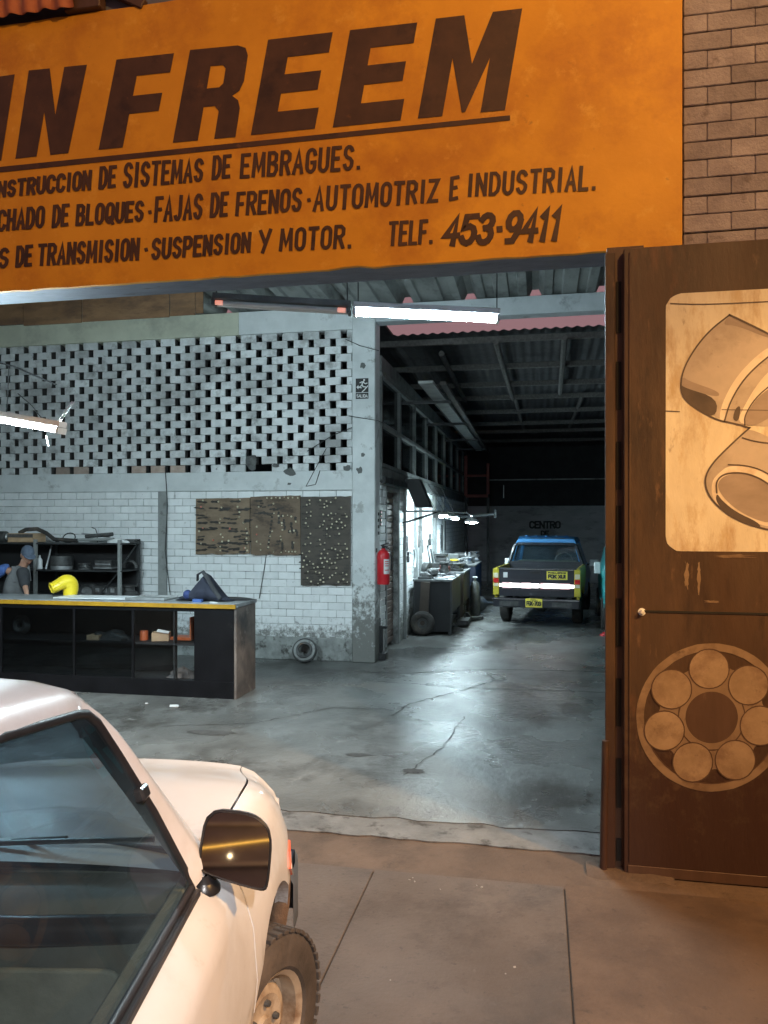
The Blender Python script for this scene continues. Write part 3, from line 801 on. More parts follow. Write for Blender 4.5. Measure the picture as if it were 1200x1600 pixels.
# upper piston: crown at lower left, body rising to the right
shape('art_tan', [(1140, 492), (1150, 494), (1215, 530), (1240, 548), (1240, 520), (1330, 560), (1290, 640), (1215, 668), (1160, 664), (1125, 655), (1075, 630), (1063, 612), (1066, 580), (1085, 545), (1110, 515)], .0030)
shape('art_dark', [(1063, 600), (1070, 606), (1122, 622), (1118, 655), (1085, 636), (1066, 620)], .0036)
shape('art_mid', [(1066, 588), (1078, 596), (1125, 612), (1122, 622), (1070, 606), (1063, 600)], .0034)
shape('art_mid', [(1140, 492), (1150, 494), (1203, 522), (1203, 530), (1150, 508), (1128, 508)], .0034)
shape('art_light', [(1203, 540), (1175, 562), (1148, 592), (1128, 630), (1123, 657), (1132, 658), (1140, 628), (1158, 596), (1182, 570), (1210, 550)], .0034)
shape('art_light', [(1210, 572), (1186, 596), (1165, 630), (1150, 662), (1185, 664), (1210, 640), (1250, 610), (1260, 580)], .0038)
shape('art_mid', [(1214, 600), (1185, 618), (1165, 648), (1162, 662), (1176, 666), (1200, 655), (1240, 625), (1245, 600)], .0042)
shape('art_dark', [(1150, 636), (1158, 634), (1154, 660), (1144, 655)], .0042)
line([(1140, 492), (1110, 515), (1085, 545), (1066, 580), (1063, 612), (1075, 630), (1118, 656), (1150, 662), (1170, 668)], 2.4)
line([(1210, 550), (1182, 572), (1158, 598), (1140, 630), (1132, 658)], 2.4)
line([(1140, 492), (1203, 522), (1240, 545)], 3.0)
line([(1206, 600), (1180, 622), (1163, 650), (1164, 664)], 2.0)
# lower piston: skirt towards the lower left, mouth open
shape('art_tan', [(1170, 668), (1158, 680), (1120, 716), (1106, 735), (1101, 752), (1106, 772), (1122, 792), (1150, 812), (1190, 826), (1260, 836), (1350, 800), (1350, 700), (1215, 690)], .0030)
shape('art_light', [(1140, 726), (1122, 740), (1112, 752), (1112, 778), (1128, 795), (1190, 822), (1230, 826), (1230, 760), (1190, 732)], .0033)
shape('art_mid', [(1150, 739), (1170, 740), (1196, 752), (1216, 770), (1222, 800), (1205, 818), (1180, 812), (1150, 796), (1128, 775), (1120, 758), (1128, 745)], .0037)
shape('art_dark', [(1120, 770), (1128, 782), (1150, 800), (1185, 816), (1190, 826), (1160, 816), (1130, 798), (1118, 782)], .0040)
line([(1172, 668), (1158, 680), (1120, 716), (1106, 735), (1101, 752), (1106, 772), (1122, 792), (1150, 812), (1190, 826), (1240, 834)], 2.6)
line([(1138, 726), (1165, 727), (1190, 734), (1215, 750), (1240, 770)], 2.0)
line([(1120, 770), (1119, 752), (1130, 741), (1150, 738), (1172, 741), (1196, 752), (1216, 770)], 2.6)
line([(1160, 684), (1180, 690), (1215, 694), (1250, 700)], 2.0)
line([(1040, 642), (1062, 643)], 1.2); line([(1128, 640), (1200, 641)], 1.0); line([(1048, 474), (1100, 476), (1220, 470)], 1.4)
for o_ in OUT:
    o_.build('piston_outline', 'art_dark', art)
# painted clutch disc
cx, cy = 1112, 1121
RX, RY = 118, 116
def ring(mb, cx, cy, r0, r1, lift, n=64, a0=0, a1=360, wob=0.):
    pr = []
    for k in range(n + 1):
        a = R(a0 + (a1 - a0) * k / n)
        pr.append((a, r0 + random.uniform(-wob, wob), r1 + random.uniform(-wob, wob)))
    for (a, i0, o0), (b, i1, o1) in zip(pr, pr[1:]):
        mb.poly([on_gate(cx + i0 * math.cos(a), cy + i0 * RY / RX * math.sin(a), lift), on_gate(cx + o0 * math.cos(a), cy + o0 * RY / RX * math.sin(a), lift),
                 on_gate(cx + o1 * math.cos(b), cy + o1 * RY / RX * math.sin(b), lift), on_gate(cx + i1 * math.cos(b), cy + i1 * RY / RX * math.sin(b), lift)])
    return mb
dsk = ring(MB(), cx, cy, 106, 118, .0024, wob=.35).build('painted_clutch_disc', 'cpaint3', gl, label='cream painted clutch disc seen face on, with seven round pads')
ring(MB(), cx, cy, 41, 51, .0030).build('hub_ring', 'cpaint3', dsk)
mb = MB(); ring(mb, cx, cy, .5, 41, .0028); mb.build('hub_centre', 'gatedark', dsk)
# cream web between the pads, as a seven-lobed plate
pads = []
for k in range(7):
    a = R(-93 + 360 / 7 * k)
    pads.append((cx + 77 * math.cos(a), cy + 76 * math.sin(a)))
mb = MB()
pts = []
for k in range(84):
    a = R(-93 + 360 / 84 * k)
    t = math.cos(7 * (a - R(-93)))
    r = 92 + 10 * t
    pts.append((a, r))
for (a, r), (b, r2) in zip(pts, pts[1:] + pts[:1]):
    mb.poly([on_gate(cx + 50.5 * math.cos(a), cy + 50 * math.sin(a), .0024), on_gate(cx + r * math.cos(a), cy + r * .985 * math.sin(a), .0024),
             on_gate(cx + r2 * math.cos(b), cy + r2 * .985 * math.sin(b), .0024), on_gate(cx + 50.5 * math.cos(b), cy + 50 * math.sin(b), .0024)])
mb.build('disc_web', 'cpaint3', dsk)
for (x, y) in pads:
    mb = MB(); ring(mb, x, y, .5, 30.5, .0036, n=28); pd = mb.build('disc_pad', 'cpaint2', dsk)
mb = MB()
for (x, y) in pads:
    ring(mb, x, y, 30.5, 32.3, .0040, n=28, wob=.3)
ring(mb, cx, cy, 104, 106, .0032, a0=18, a1=170, wob=.3); ring(mb, cx, cy, 51, 53, .0033, a0=-60, a1=200, wob=.3)
mb.build('disc_outline', 'gatedark', dsk)

# jamb at the left of the leaf: two steel angles with hinge gaps
jb = thing('gate_jamb', 'brown steel gate post with dark hinge slots beside the opening', 'gate post', (.44, 4.66, -.02))
jx0 = atY(945, 800, 4.66).x; jx1 = gx0 - .004
mb = MB(); mb.span((jx0, 4.628, -.02), (jx0 + .055, 4.652, 3.56)); mb.build('post', 'gate', jb, bevel=.003)
mb = MB(); mb.span((jx0 + .012, 4.655, -.02), (jx1 + .12, 4.70, 3.60)); mb.build('hinge_plate', 'gatedark', jb, bevel=.002)
zs = [(440, 520), (565, 640), (690, 765), (790, 880), (935, 1010), (1060, 1135), (1185, 1262), (1310, 1345)]
for a_, b_ in zs:
    z0 = atY(968, b_, 4.65).z; z1 = atY(968, a_, 4.65).z
    MB().span((jx1 - .034, 4.648, z0), (jx1 - .006, 4.658, z1)).build('hinge_slot', 'slot', jb)
gr = thing('guard_rail', 'short rusty brown upright bar at the foot of the gate post', 'post', (.40, 4.62, -.03))
c = atY(946, 1157, 4.62)
mb = MB(); mb.tube([(c.x - .012, 4.62, -.03), (c.x - .008, 4.62, .3), (c.x, 4.62, c.z)], .021, 8); mb.build('upright', 'gate', gr, smooth=50)
mb = MB(); mb.cyl((c.x + .0, 4.62, .62), (c.x + .05, 4.66, .62), .008); mb.build('tie', 'darksteel', gr)
rub = thing('kerb_stone', 'brown broken concrete lip at the foot of the gate post', 'kerb', (.55, 4.55, -.05))
mb = MB()
rows = []
for i in range(9):
    x = .27 + i * .06
    w = .05 + random.uniform(0, .03)
    rows.append([Vector((x, 4.66 + w, -.06)), Vector((x, 4.66 + w * .6, -.005 + random.uniform(-.008, .008))), Vector((x, 4.62 - w * .5, -.012 + random.uniform(-.008, .004))), Vector((x, 4.58 - w, -.06))])
mb.grid(rows, cap=True); mb.build('lip', 'ramp', rub, smooth=40)

# ================================================================== WORKSHOP WALL: pillar, beams, brick screen, painted brick
WY = 10.60
px0 = atY(550, 800, WY).x; px1 = atY(586, 800, WY).x         # pillar faces
ww = thing('workshop_wall', 'white painted workshop wall with a perforated brick screen above its belt beam', 'wall', (-5.5, 10.7, 0))
zb0, zb1, zs1, zt = 2.45, 2.73, 4.74, 5.07
mb = MB(); mb.span((px0, WY, 0), (px1, WY + .34, zt)); mb.build('pillar', 'pillar', ww, bevel=.012, label='chipped white pillar with an exit sign on it')
mb = MB(); mb.span((-9.6, WY + .02, zb0), (px0, WY + .26, zb1)); mb.build('belt_beam', 'plaster', ww, bevel=.006)
xs = atY(372, 500, WY).x
mb = MB(); mb.span((-9.6, WY + .02, zs1), (xs, WY + .26, zt)); mb.build('top_beam', 'cream', ww, bevel=.005, label='cream painted left length of the top beam')
mb = MB(); mb.span((xs + .002, WY + .017, zs1), (px0, WY + .26, zt)); mb.build('top_beam', 'plaster', ww, bevel=.005)
mb = MB(); mb.span((px1, WY + .03, 4.825), (3.6, WY + .26, zt)); mb.build('cross_beam', 'beamgrey', ww, bevel=.006, label='grey beam crossing the drive at roof height')
# screen bricks (one mesh) -- bricks with open gaps
mb = MB(); mbr = MB(); mbk = MB()
SH = (zs1 - zb1) / 18
def missing(x, r):
    return False
for r in range(18):
    x = px0 - .02 - (.16 if r % 2 else 0)
    while x > -9.4:
        L_ = .235 + random.uniform(-.008, .008)
        c = (x - L_ / 2, WY + .055 + .06 + random.uniform(-.010, .006), zb1 + (r + .5) * SH)
        if r == 0 and abs(x - atY(400, 720, WY).x) < .16:
            x -= .32; continue
        bk_ = random.uniform(-.03, .03)
        tgt = mbr if (r == 0 and random.random() < .75 and x < atY(300, 700, WY).x) else mb
        tgt.box((c[0], c[1] - .046, c[2]), (L_, .028, SH - .004), rot=(random.uniform(-.012, .012), random.uniform(-.010, .010), bk_), jit=.0035)
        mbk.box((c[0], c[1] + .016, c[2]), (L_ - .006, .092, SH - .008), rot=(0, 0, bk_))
        x -= .32
    # half brick against the pillar on odd rows
    if r % 2:
        mb.box((px0 - .045, WY + .11, zb1 + (r + .5) * SH), (.085, .12, SH - .004))
mb.build('brick_screen', 'sbrick', ww, bevel=.005, label='perforated screen of whitewashed bricks')
mbk.build('shade_dark_backs', 'holeshade', ww)
mbr.build('bare_course', 'redbrick_raw', ww, bevel=.005, label='lowest course of the screen with bare pinkish bricks')
# lower painted brickwork
px_r0, px_r1 = atY(245, 850, WY).x, atY(258, 850, WY).x      # dark recess strip
mb = MB()
brick_wall_mesh(mb, (px_r1, WY + .06, .30), (1, 0, 0), (0, -1, 0), px0 - px_r1, zb0 - .30, .25, .1075, .008, .08, jit=.003, skew=.005)
brick_wall_mesh(mb, (-9.5, WY + .045, .30), (1, 0, 0), (0, -1, 0), px_r0 + 9.5, zb0 - .30, .25, .1075, .008, .08, jit=.003, skew=.005, phase=.1)
mb.build('brickwork', 'wbrick', ww, bevel=.0035)
MB().span((-9.55, WY + .068, 0), (px0, WY + .25, zb0)).build('mortar_bed', 'mortar', ww)
mb = MB(); mb.span((px_r1 - .5, WY + .035, 0), (px0, WY + .066, .33)); mb.build('plinth', 'plinth', ww, bevel=.01)
MB().span((px_r0, WY + .035, .0), (px_r1, WY + .10, zb0)).build('recess_shade_strip', 'steelgrey', ww, bevel=.003, label='dark grey strip painted for a shaded recess in the brickwork')  # grey stands for the shaded side of a wall recess
# knocked-out holes in the pillar and broken plaster patches on the beam
def chip(px, py, rx, rz, parent, name='plaster_chip', Y=WY - .004, m='concretedark'):
    c = atY(px, py, Y)
    pts = []
    k = 13
    for i in range(k):
        a = i * 2 * PI / k
        q = random.uniform(.65, 1.15)
        pts.append((c.x + rx * q * math.cos(a), c.y, c.z + rz * q * math.sin(a)))
    MB().prism(pts, (0, .02, 0)).build(name, m, parent)
chip(567, 571, .045, .045, ww, 'pillar_hole')
chip(562, 735, .055, .05, ww, 'pillar_hole')
chip(567, 711, .028, .035, ww, 'pillar_hole')
for p in ((452, 738, .10, .06), (393, 722, .10, .12), (542, 732, .07, .05), (452, 756, .035, .02), (430, 727, .06, .03)):
    chip(*p, ww, Y=WY + .014)
# pipes/electric wires on this wall
def cable(name, pts, r, label, m='cable', cat='cable', n=6, sag=0.0):
    P = [Vector(p) for p in pts]
    out = []
    for i, (a, b) in enumerate(zip(P, P[1:])):
        for k in range(7):
            t = k / 7
            q = a.lerp(b, t); q.z -= sag * 4 * t * (1 - t)
            out.append(q)
    out.append(P[-1])
    o = MB().tube(out, r, n).build(name, m, smooth=60)
    return tag(o, label, cat)
cable('cable', [atY(258, 730, WY), atY(262, 790, WY), atY(258, 860, WY), atY(266, 930, WY)], .006, 'thin black cable running down the wall beside the grey strip')
cable('cable', [atY(545, 650, WY - .01), atY(590, 657, WY - .03), atY(600, 662, WY + .5)], .005, 'thin cable crossing the pillar below the exit sign')
cable('cable', [atY(540, 530, WY - .01), atY(562, 540, WY - .02), atY(592, 548, WY - .02)], .005, 'upper thin wire from the brick screen across the pillar top')
cable('cable', [atY(480, 705, WY + .02), atY(520, 680, WY + .02), atY(550, 668, WY - .01)], .006, 'cable stretched over the lower right of the brick screen')
cable('cable', [atY(500, 735, WY + .01), atY(493, 757, WY + .01), atY(478, 760, WY + .01), atY(510, 700, WY + .02)], .005, 'loose loop of wire hanging at the belt beam above the boards')
cable('cable', [atY(416, 866, WY + .04), atY(412, 895, WY + .04), atY(405, 935, WY + .04)], .005, 'thin wire dangling below the middle tool board')

# plywood fascia hanging under the roof at the left
fb = thing('roof_fascia', 'row of old brown boards hanging under the roof over the brick screen', 'boards', (-7, 9.5, 4.74))
x = -9.6; xe = atY(317, 480, 9.5).x
k = 0
while x < xe - .05:
    w = min([1.45, 1.1, .9, 1.3, .37][k % 5], xe - x); k += 1
    MB().span((x + .004, 9.5 + random.uniform(0, .02), 4.75 + random.uniform(-.02, .02)), (x + w - .004, 9.53, 5.35)).build('board', 'plywood', fb, bevel=.003)
    x += w

# ------------------------------------------------------------------ first roof: channelled fibre-cement sheets on the beams
rf = thing('channel_roof', 'grey fibre-cement channel roof over the entrance bay', 'roof', (-3, 7.7, 5.1))
mb = MB()
prof = []
xg = atY(632, 465, WY).x           # one crest sits here
pit = .9
x = xg - 9 * pit
while x < 4.0:
    prof += [(x - .36, 0), (x - .345, .035), (x - .235, .035), (x - .22, 0), (x - .115, 0), (x - .045, .15), (x + .045, .15), (x + .115, 0), (x + .22, 0), (x + .235, .035), (x + .345, .035), (x + .36, 0)]
    x += pit
ZR = 5.078
rows = [[Vector((max(-9.7, min(3.7, a)), y, ZR + h + dz)) for a, h in prof] for y, dz in ((4.95, .16), (7.8, .08), (10.90, .0))]
mb.grid(rows)
mb.grid([[p + Vector((0, 0, .012)) for p in r] for r in rows])
mb.build('channel_sheets', 'canalon', rf)
MB().span((-9.7, 5.15, 3.7), (-4.6, 5.17, 5.24)).build('end_board', 'darkwall', rf)

# ------------------------------------------------------------------ rear bay: walls, roof
sw = thing('side_wall', 'white painted brick side wall of the drive with dark windows above', 'wall', (-2.4, 18, 0))
SX = -2.26
Y0 = WY + .34; Y1 = 25.0
dy0, dy1 = atX(604, 850, SX).y, atX(622.5, 850, SX).y
mb = MB()
brick_wall_mesh(mb, (SX, Y0, 0), (0, 1, 0), (1, 0, 0), Y1 - Y0, 2.58, .25, .1075, .009, .08, jit=.003, skew=.004,
                skip=lambda u, z, r: dy0 - .05 < Y0 + u < dy1 + .05 and z < 2.45)
mb.build('brickwork', 'wbrick', sw, bevel=.0035)
MB().span((SX - .25, Y0, 0), (SX - .012, dy0, 2.6)).span((SX - .25, dy1, 0), (SX - .012, Y1, 2.6)).span((SX - .25, dy0, 2.48), (SX - .012, dy1, 2.6)).build('mortar_bed', 'mortar', sw)
MB().span((SX - .25, Y0, 2.6), (SX + .03, Y1, 2.79)).build('window_beam', 'concretedark', sw, bevel=.006)
MB().span((SX - .25, Y0, 4.2), (SX + .02, Y1, 4.42)).build('top_rail', 'concretedark', sw, bevel=.006)
# side door: brown slatted shutter
dr = MB()
for k in range(25):
    z = .06 + k * .097
    dr.box((SX - .10, (dy0 + dy1) / 2, z + .045), (.03, dy1 - dy0, .085), rot=(0, .12, 0))
drp = dr.build('shutter_door', 'shutter', sw, bevel=.004)
mb = MB(); mb.span((SX - .1, dy0 - .06, 0), (SX + .012, dy0, 2.47)); mb.span((SX - .1, dy1, 0), (SX + .012, dy1 + .07, 2.47)); mb.span((SX - .1, dy0 - .06, 2.47), (SX + .012, dy1 + .07, 2.54)); mb.build('door_frame', 'steelgrey', sw, bevel=.003)
mb = MB(); mb.span((SX - .02, Y0 + .02, 2.56), (SX + .07, 13.2, 2.66)); mb.build('steel_lintel', 'darksteel', sw, bevel=.004)
# windows: bays with frame bars and two dark panes each
nwin = 9
wl = (Y1 - Y0 - .06) / nwin
for k in range(nwin):
    a = Y0 + .03 + k * wl; b = a + wl
    fr = MB()
    fr.span((SX - .08, a + .002, 2.792), (SX + .012, a + .10, 4.198))
    for zz_ in (2.83, 3.43, 4.16):
        fr.span((SX - .07, a, zz_ - .03), (SX + .022, b, zz_ + .03))
    f = fr.build('window', 'winframe', sw, bevel=.004)
    MB().span((SX - .045, a, 2.80), (SX - .04, b, 4.19)).build('pane', 'winglass', f)
# room behind windows and behind the screen
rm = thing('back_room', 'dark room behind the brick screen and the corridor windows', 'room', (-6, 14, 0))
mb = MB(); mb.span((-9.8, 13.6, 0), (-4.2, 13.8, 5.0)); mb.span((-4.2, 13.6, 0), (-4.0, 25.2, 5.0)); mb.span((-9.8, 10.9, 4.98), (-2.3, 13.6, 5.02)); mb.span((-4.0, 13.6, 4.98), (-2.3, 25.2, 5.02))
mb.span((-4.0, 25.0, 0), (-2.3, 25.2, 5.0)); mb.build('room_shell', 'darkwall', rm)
wl_ = thing('left_wall', 'sooty left boundary wall of the workshop', 'wall', (-9.8, 8, 0))
MB().span((-10, 4.9, 0), (-9.8, 13.8, 5.3)).build('wall_face', 'plaster', wl_)
rw = thing('right_wall', 'dark right wall of the workshop hidden behind the gate', 'wall', (3.6, 16, 0))
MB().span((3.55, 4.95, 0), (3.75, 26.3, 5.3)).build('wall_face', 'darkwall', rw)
mb = MB(); mb.span((-5, 26.0, 0), (3.75, 26.2, 2.52)); mb.span((-5, 26.05, 2.52), (3.75, 26.2, 4.55))
bw = thing('back_wall', 'dim grey back wall with CENTRO painted on it in black', 'wall', (0, 26, 0))
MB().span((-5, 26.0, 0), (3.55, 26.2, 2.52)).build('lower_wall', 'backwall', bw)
MB().span((-5, 26.06, 2.523), (3.55, 26.2, 5.0)).build('dark_upper_sheet', 'darkwall', bw)  # dark sheet put where the space above is only unlit
mb = MB()
pl = lambda px, py, lift: atY(px, py, 26.0 - lift)
letters(mb, 'CENTRO', 827, 826, 814, 876, 826, 814, 2.7, pl, gap=.3, slant=0, base=.006, step=.0006)
letters(mb, 'DE', 845, 837, 829, 858, 837, 829, 2.0, pl, gap=.3, slant=0, base=.006, step=.0006)
mb.build('painted_words', 'blackpaint', bw)
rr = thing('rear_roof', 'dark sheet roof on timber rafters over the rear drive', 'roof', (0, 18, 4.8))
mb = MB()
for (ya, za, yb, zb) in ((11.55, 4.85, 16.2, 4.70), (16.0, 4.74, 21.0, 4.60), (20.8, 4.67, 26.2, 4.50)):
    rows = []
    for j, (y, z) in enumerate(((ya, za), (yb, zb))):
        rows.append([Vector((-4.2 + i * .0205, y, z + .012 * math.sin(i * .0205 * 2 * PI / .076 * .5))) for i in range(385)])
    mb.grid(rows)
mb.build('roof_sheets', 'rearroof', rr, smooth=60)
for y, z in ((11.75, 4.76), (13.2, 4.64), (14.7, 4.60), (16.4, 4.62), (18.0, 4.55), (19.8, 4.5), (21.6, 4.5), (23.6, 4.45)):
    MB().box((-.2, y, z), (7.6, .07, .09), rot=(0, random.uniform(-.004, .004), 0)).build('purlin', 'timber', rr, bevel=.004)
for (x, y0_, y1_, dx) in ((-.62, 11.4, 16.0, .1), (.36, 11.3, 15.5, .05), (-.5, 16.5, 21, .1), (.9, 16.5, 21.0, -.1), (-1.5, 12, 16, .0), (1.6, 11.4, 16, 0)):
    mb = MB(); mb.tube([(x, y0_, 4.64), (x + dx * .5, (y0_ + y1_) / 2, 4.56), (x + dx, y1_, 4.52)], .045, 7); mb.build('rafter', 'timber', rr, smooth=50)
# boards and pipes stored along the wall head
for k, (dx, dz, w, h, ya, yb, m_) in enumerate(((0, 0, .22, .04, 11.2, 21.5, 'steelgrey'), (.16, .06, .10, .05, 11.8, 22.4, 'timber'), (-.14, .07, .12, .06, 12.4, 20.6, 'timber'), (.02, .13, .14, .03, 13.0, 21.9, 'steelgrey'))):
    o = MB().box((-1.62 + dx, (ya + yb) / 2, 4.02 + dz), (w, yb - ya, h), rot=(random.uniform(-.012, .0), 0, random.uniform(-.006, .006))).build('stored_board', m_, bevel=.004)
    tag(o, ['wide grey board, lowest of the lengths stored beside the dark windows', 'narrow timber length lying on the drive side of the stored boards', 'timber length lying on the wall side of the stored boards', 'thin grey board, uppermost of the lengths stored beside the windows'][k], 'board', 'boards stored along the corridor wall')
mb = MB()
bk = thing('rack_bracket', 'steel brackets carrying the long boards high beside the corridor windows', 'bracket', (-1.9, 16, 3.95))
for y in (12.6, 15.5, 18.6, 21.0):
    MB().span((SX + .02, y - .02, 3.95), (-1.42, y + .02, 3.995)).build('arm', 'darksteel', bk)
rd = thing('red_rack_and_sky_strip', 'red frame, its left bar painting a strip of sky glow past the corridor windows', 'frame', (-1.5, 24, 2.6))
a = atD(728, 712, 23.5); b = atD(763, 775, 23.5)
mb = MB(); mb.box((a.x, a.y, (a.z + b.z) / 2), (.09, .09, a.z - b.z)); mb.box((b.x, a.y, (a.z + b.z) / 2 - .1), (.09, .09, a.z - b.z - .3)); mb.box(((a.x + b.x) / 2, a.y, b.z), (b.x - a.x, .08, .09)); mb.box(((a.x + b.x) / 2, a.y, (a.z + b.z) / 2), (b.x - a.x, .08, .07)); mb.build('frame_bars', 'red_frame', rd, bevel=.005)  # red bars; the left one stands for sky seen through a gap
for q in ((a.x, a.y), (b.x, a.y)):
    MB().span((q[0] - .04, q[1] - .04, 0), (q[0] + .04, q[1] + .04, b.z - .05)).build('leg', 'darksteel', rd)
cable('service_pipe', [atD(765, 750, 22), atD(850, 749, 22), atD(955, 748, 22)], .02, 'thin pale conduit crossing high in the dark rear bay', 'steelgrey', 'pipe')
cable('cable', [atD(898, 752, 20), atD(898, 787, 20)], .008, 'short cable hanging from the conduit in the dark rear bay')
cable('cable', [atD(787, 758, 20), atD(787, 778, 20)], .010, 'pale cord hanging left of the truck in the rear bay', 'wirewhite')

# ================================================================== LAMPS
def batten(name, label, a, b, tube_mat, up=Vector((0, 0, 1)), group=None, body='whitepaint', hang=None, lit=True, reflector=False):
    a = Vector(a); b = Vector(b)
    d = (b - a).normalized(); s = d.cross(up).normalized(); u = s.cross(d).normalized()
    t = thing(name, label, 'ceiling lamp', (a + b) / 2, 0, group)
    Lr = (b - a).length
    def bar(w, h, off, side=0., ext=0.0):
        m_ = MB()
        c0 = a - d * ext + u * off + s * side; c1 = b + d * ext + u * off + s * side
        vs = []
        for c in (c0, c1):
            for (i, j) in ((-1, -1), (1, -1), (1, 1), (-1, 1)):
                vs.append(c + s * i * w / 2 + u * j * h / 2)
        m_.add(vs, [(3, 2, 1, 0), (4, 5, 6, 7), (0, 1, 5, 4), (1, 2, 6, 5), (2, 3, 7, 6), (3, 0, 4, 7)])
        return m_
    bar(.10, .05, .055).build('housing', body, t, bevel=.004)
    for k in (-1, 1):
        MB().tube([a + s * k * .032 + d * .03, b + s * k * .032 - d * .03], .019, 10).build('tube', tube_mat, t, smooth=50)
    for e, dd in ((a, 1), (b, -1)):
        m_ = MB(); c = e + d * dd * .012
        vs = []
        for q in (c - d * .012, c + d * .012):
            for (i, j) in ((-1, -1), (1, -1), (1, 1), (-1, 1)):
                vs.append(q + s * i * .055 + u * (j * .026))
        m_.add(vs, [(3, 2, 1, 0), (4, 5, 6, 7), (0, 1, 5, 4), (1, 2, 6, 5), (2, 3, 7, 6), (3, 0, 4, 7)])
        m_.build('lampholder', body, t)
    if hang:
        for h in hang:
            p = a.lerp(b, h[0])
            MB().cyl(p + u * .08, Vector((p.x + h[2], p.y + h[3], h[1])), .005, 6).build('hanger', 'cable', t)
    return t
fA = atD(552, 488, 6.4); fB = atD(780, 499, 6.35)
batten('tube_lamp', 'lit white twin tube lamp hanging in front of the pillar under the channel roof', fA, fB, 'tube_front', hang=[(.03, 5.2, 0, 0), (.98, 5.2, .0, .2)])
uA = atD(333, 474, 6.5); uB = atD(548, 487, 6.42)
ul = batten('tube_lamp', 'unlit grey tube lamp with glowing orange tube ends, left of the lit one', uA, uB, 'tube_off', body='winframe', hang=[(.02, 5.2, 0, 0), (.97, 5.2, 0, 0)])
dv = (uB - uA).normalized()
for e, sgn in ((uA, 1), (uB, -1)):
    MB().tube([e + dv * sgn * .035 - Vector((0, .034, 0.0)), e + dv * sgn * .10 - Vector((0, .034, .0))], .0195, 10).build('tube_end', 'tube_end', ul, smooth=50)
lB = atD(97, 674, 6.4); lA = atD(-122, 635, 6.8)
ll = batten('tube_lamp', 'lit tube lamp at the left edge, hanging before the brick screen', lA, lB, 'tube_left', hang=[(.35, 5.2, 0, .2)])
# two bare wires and the clear tube sticking up beside it
cable('cable', [atD(-30, 560, 8.2), atD(20, 572, 8.1), atD(88, 601, 8.0)], .010, 'black cable slanting down over the left of the brick screen')
cable('cable', [atD(14, 572, 8.1), atD(12, 620, 8.1), atD(10, 645, 8.0)], .006, 'thin vertical wire above the left tube lamp')
cable('cable', [atD(28, 615, 8.1), atD(50, 634, 8.0), atD(70, 660, 7.9)], .005, 'thin wire slanting down to the left tube lamp')
cable('cable', [atD(72, 681, 6.45), atD(74, 690, 6.45), atD(76, 698, 6.45)], .006, 'pale wire end dangling under the left tube lamp', 'wirewhite')
st = thing('spare_tube', 'two thin clear glass tubes standing slanted above the left lamp', 'tube', atD(92, 658, 6.5))
for k in (0, 4):
    MB().cyl(atD(88 + k, 662, 6.5), atD(113 + k, 627, 6.5), .006, 8).build('glass_tube', 'whitepaint', st, smooth=50)

# bench lamps in the corridor
BX = -1.72
def bl_pt(px, py):
    return atX(px, py, BX)
l1 = batten('tube_lamp', 'lit tube lamp nearest the drive mouth over the first workbench', (BX, 13.0, 2.08), (BX, 14.3, 2.10), 'tube_bench', group='tube lamps over the benches', hang=[(.1, 2.7, -.3, 0), (.9, 2.7, -.3, 0)])
l2 = batten('tube_lamp', 'lit tube lamp over the second, brown workbench', (BX, 14.9, 2.06), (BX, 16.3, 2.06), 'tube_bench', group='tube lamps over the benches', hang=[(.1, 2.7, -.3, 0), (.9, 2.7, -.3, 0)])
dl = thing('dome_lamp', 'lit round dome lamp on an arm over the far blue workbench', 'lamp', (-1.45, 17.6, 2.0))
dc = atD(737, 815, 17.4)
mb = MB(); mb.lathe(dc, (0, 0, 1), [(.17, -.02), (.165, .0), (.13, .05), (.06, .09), (.03, .12)], 20, cap=False); mb.build('shade', 'whitepaint', dl, smooth=50)
mb = MB(); mb.lathe(dc, (0, 0, 1), [(.001, -.045), (.08, -.04), (.14, -.022), (.165, -.012)], 20); mb.build('lamp_disc', 'tube_bench', dl, smooth=60)
mb = MB(); mb.tube([dc + Vector((0, 0, .12)), dc + Vector((-.1, .1, .2)), (SX + .01, dc.y + .3, dc.z + .22)], .015, 8); mb.build('arm', 'steelgrey', dl, smooth=50)
arm = thing('pipe_stub', 'grey steel pipe arm reaching out from the wall above the far bench', 'pipe', (-1.9, 19, 2.1))
mb = MB(); mb.tube([(SX, 18.9, 2.08), atD(774, 803, 18.6)], .035, 8); mb.build('pipe', 'steelgrey', arm, smooth=50)
e = atD(774, 803, 18.6)
mb = MB(); mb.span((e.x - .03, e.y - .03, e.z - .1), (e.x + .03, e.y + .03, e.z + .1)); mb.build('end_plate', 'steelgrey', arm)

# sheet shade and leaning chute near the first bench
sh = thing('lamp_shelf', 'grey sheet metal shelf on struts above the first workbench', 'shelf', (-2.0, 12.4, 2.2))
mb = MB(); mb.span((SX, 12.75, 2.16), (BX + .06, 13.25, 2.19)); mb.build('sheet', 'steelgrey', sh, bevel=.003)
for y in (12.8, 13.2):
    MB().cyl((SX, y, 1.98), (BX + .05, y, 2.16), .012, 6).build('strut', 'darksteel', sh)
ch = thing('extract_duct', 'dark slanted sheet metal duct against the wall above the first bench', 'duct', (-2.1, 12.6, 2.2))
mb = MB()
rows = []
for (x, y, z) in ((-2.12, 13.0, 2.72), (-1.94, 13.1, 2.24)):
    rows.append([Vector((x - .12, y - .16, z)), Vector((x + .14, y - .16, z)), Vector((x + .14, y + .16, z)), Vector((x - .12, y + .16, z))])
mb.grid(rows, closed=True, cap=True); mb.build('duct_body', 'benchgrey', ch, bevel=.004)

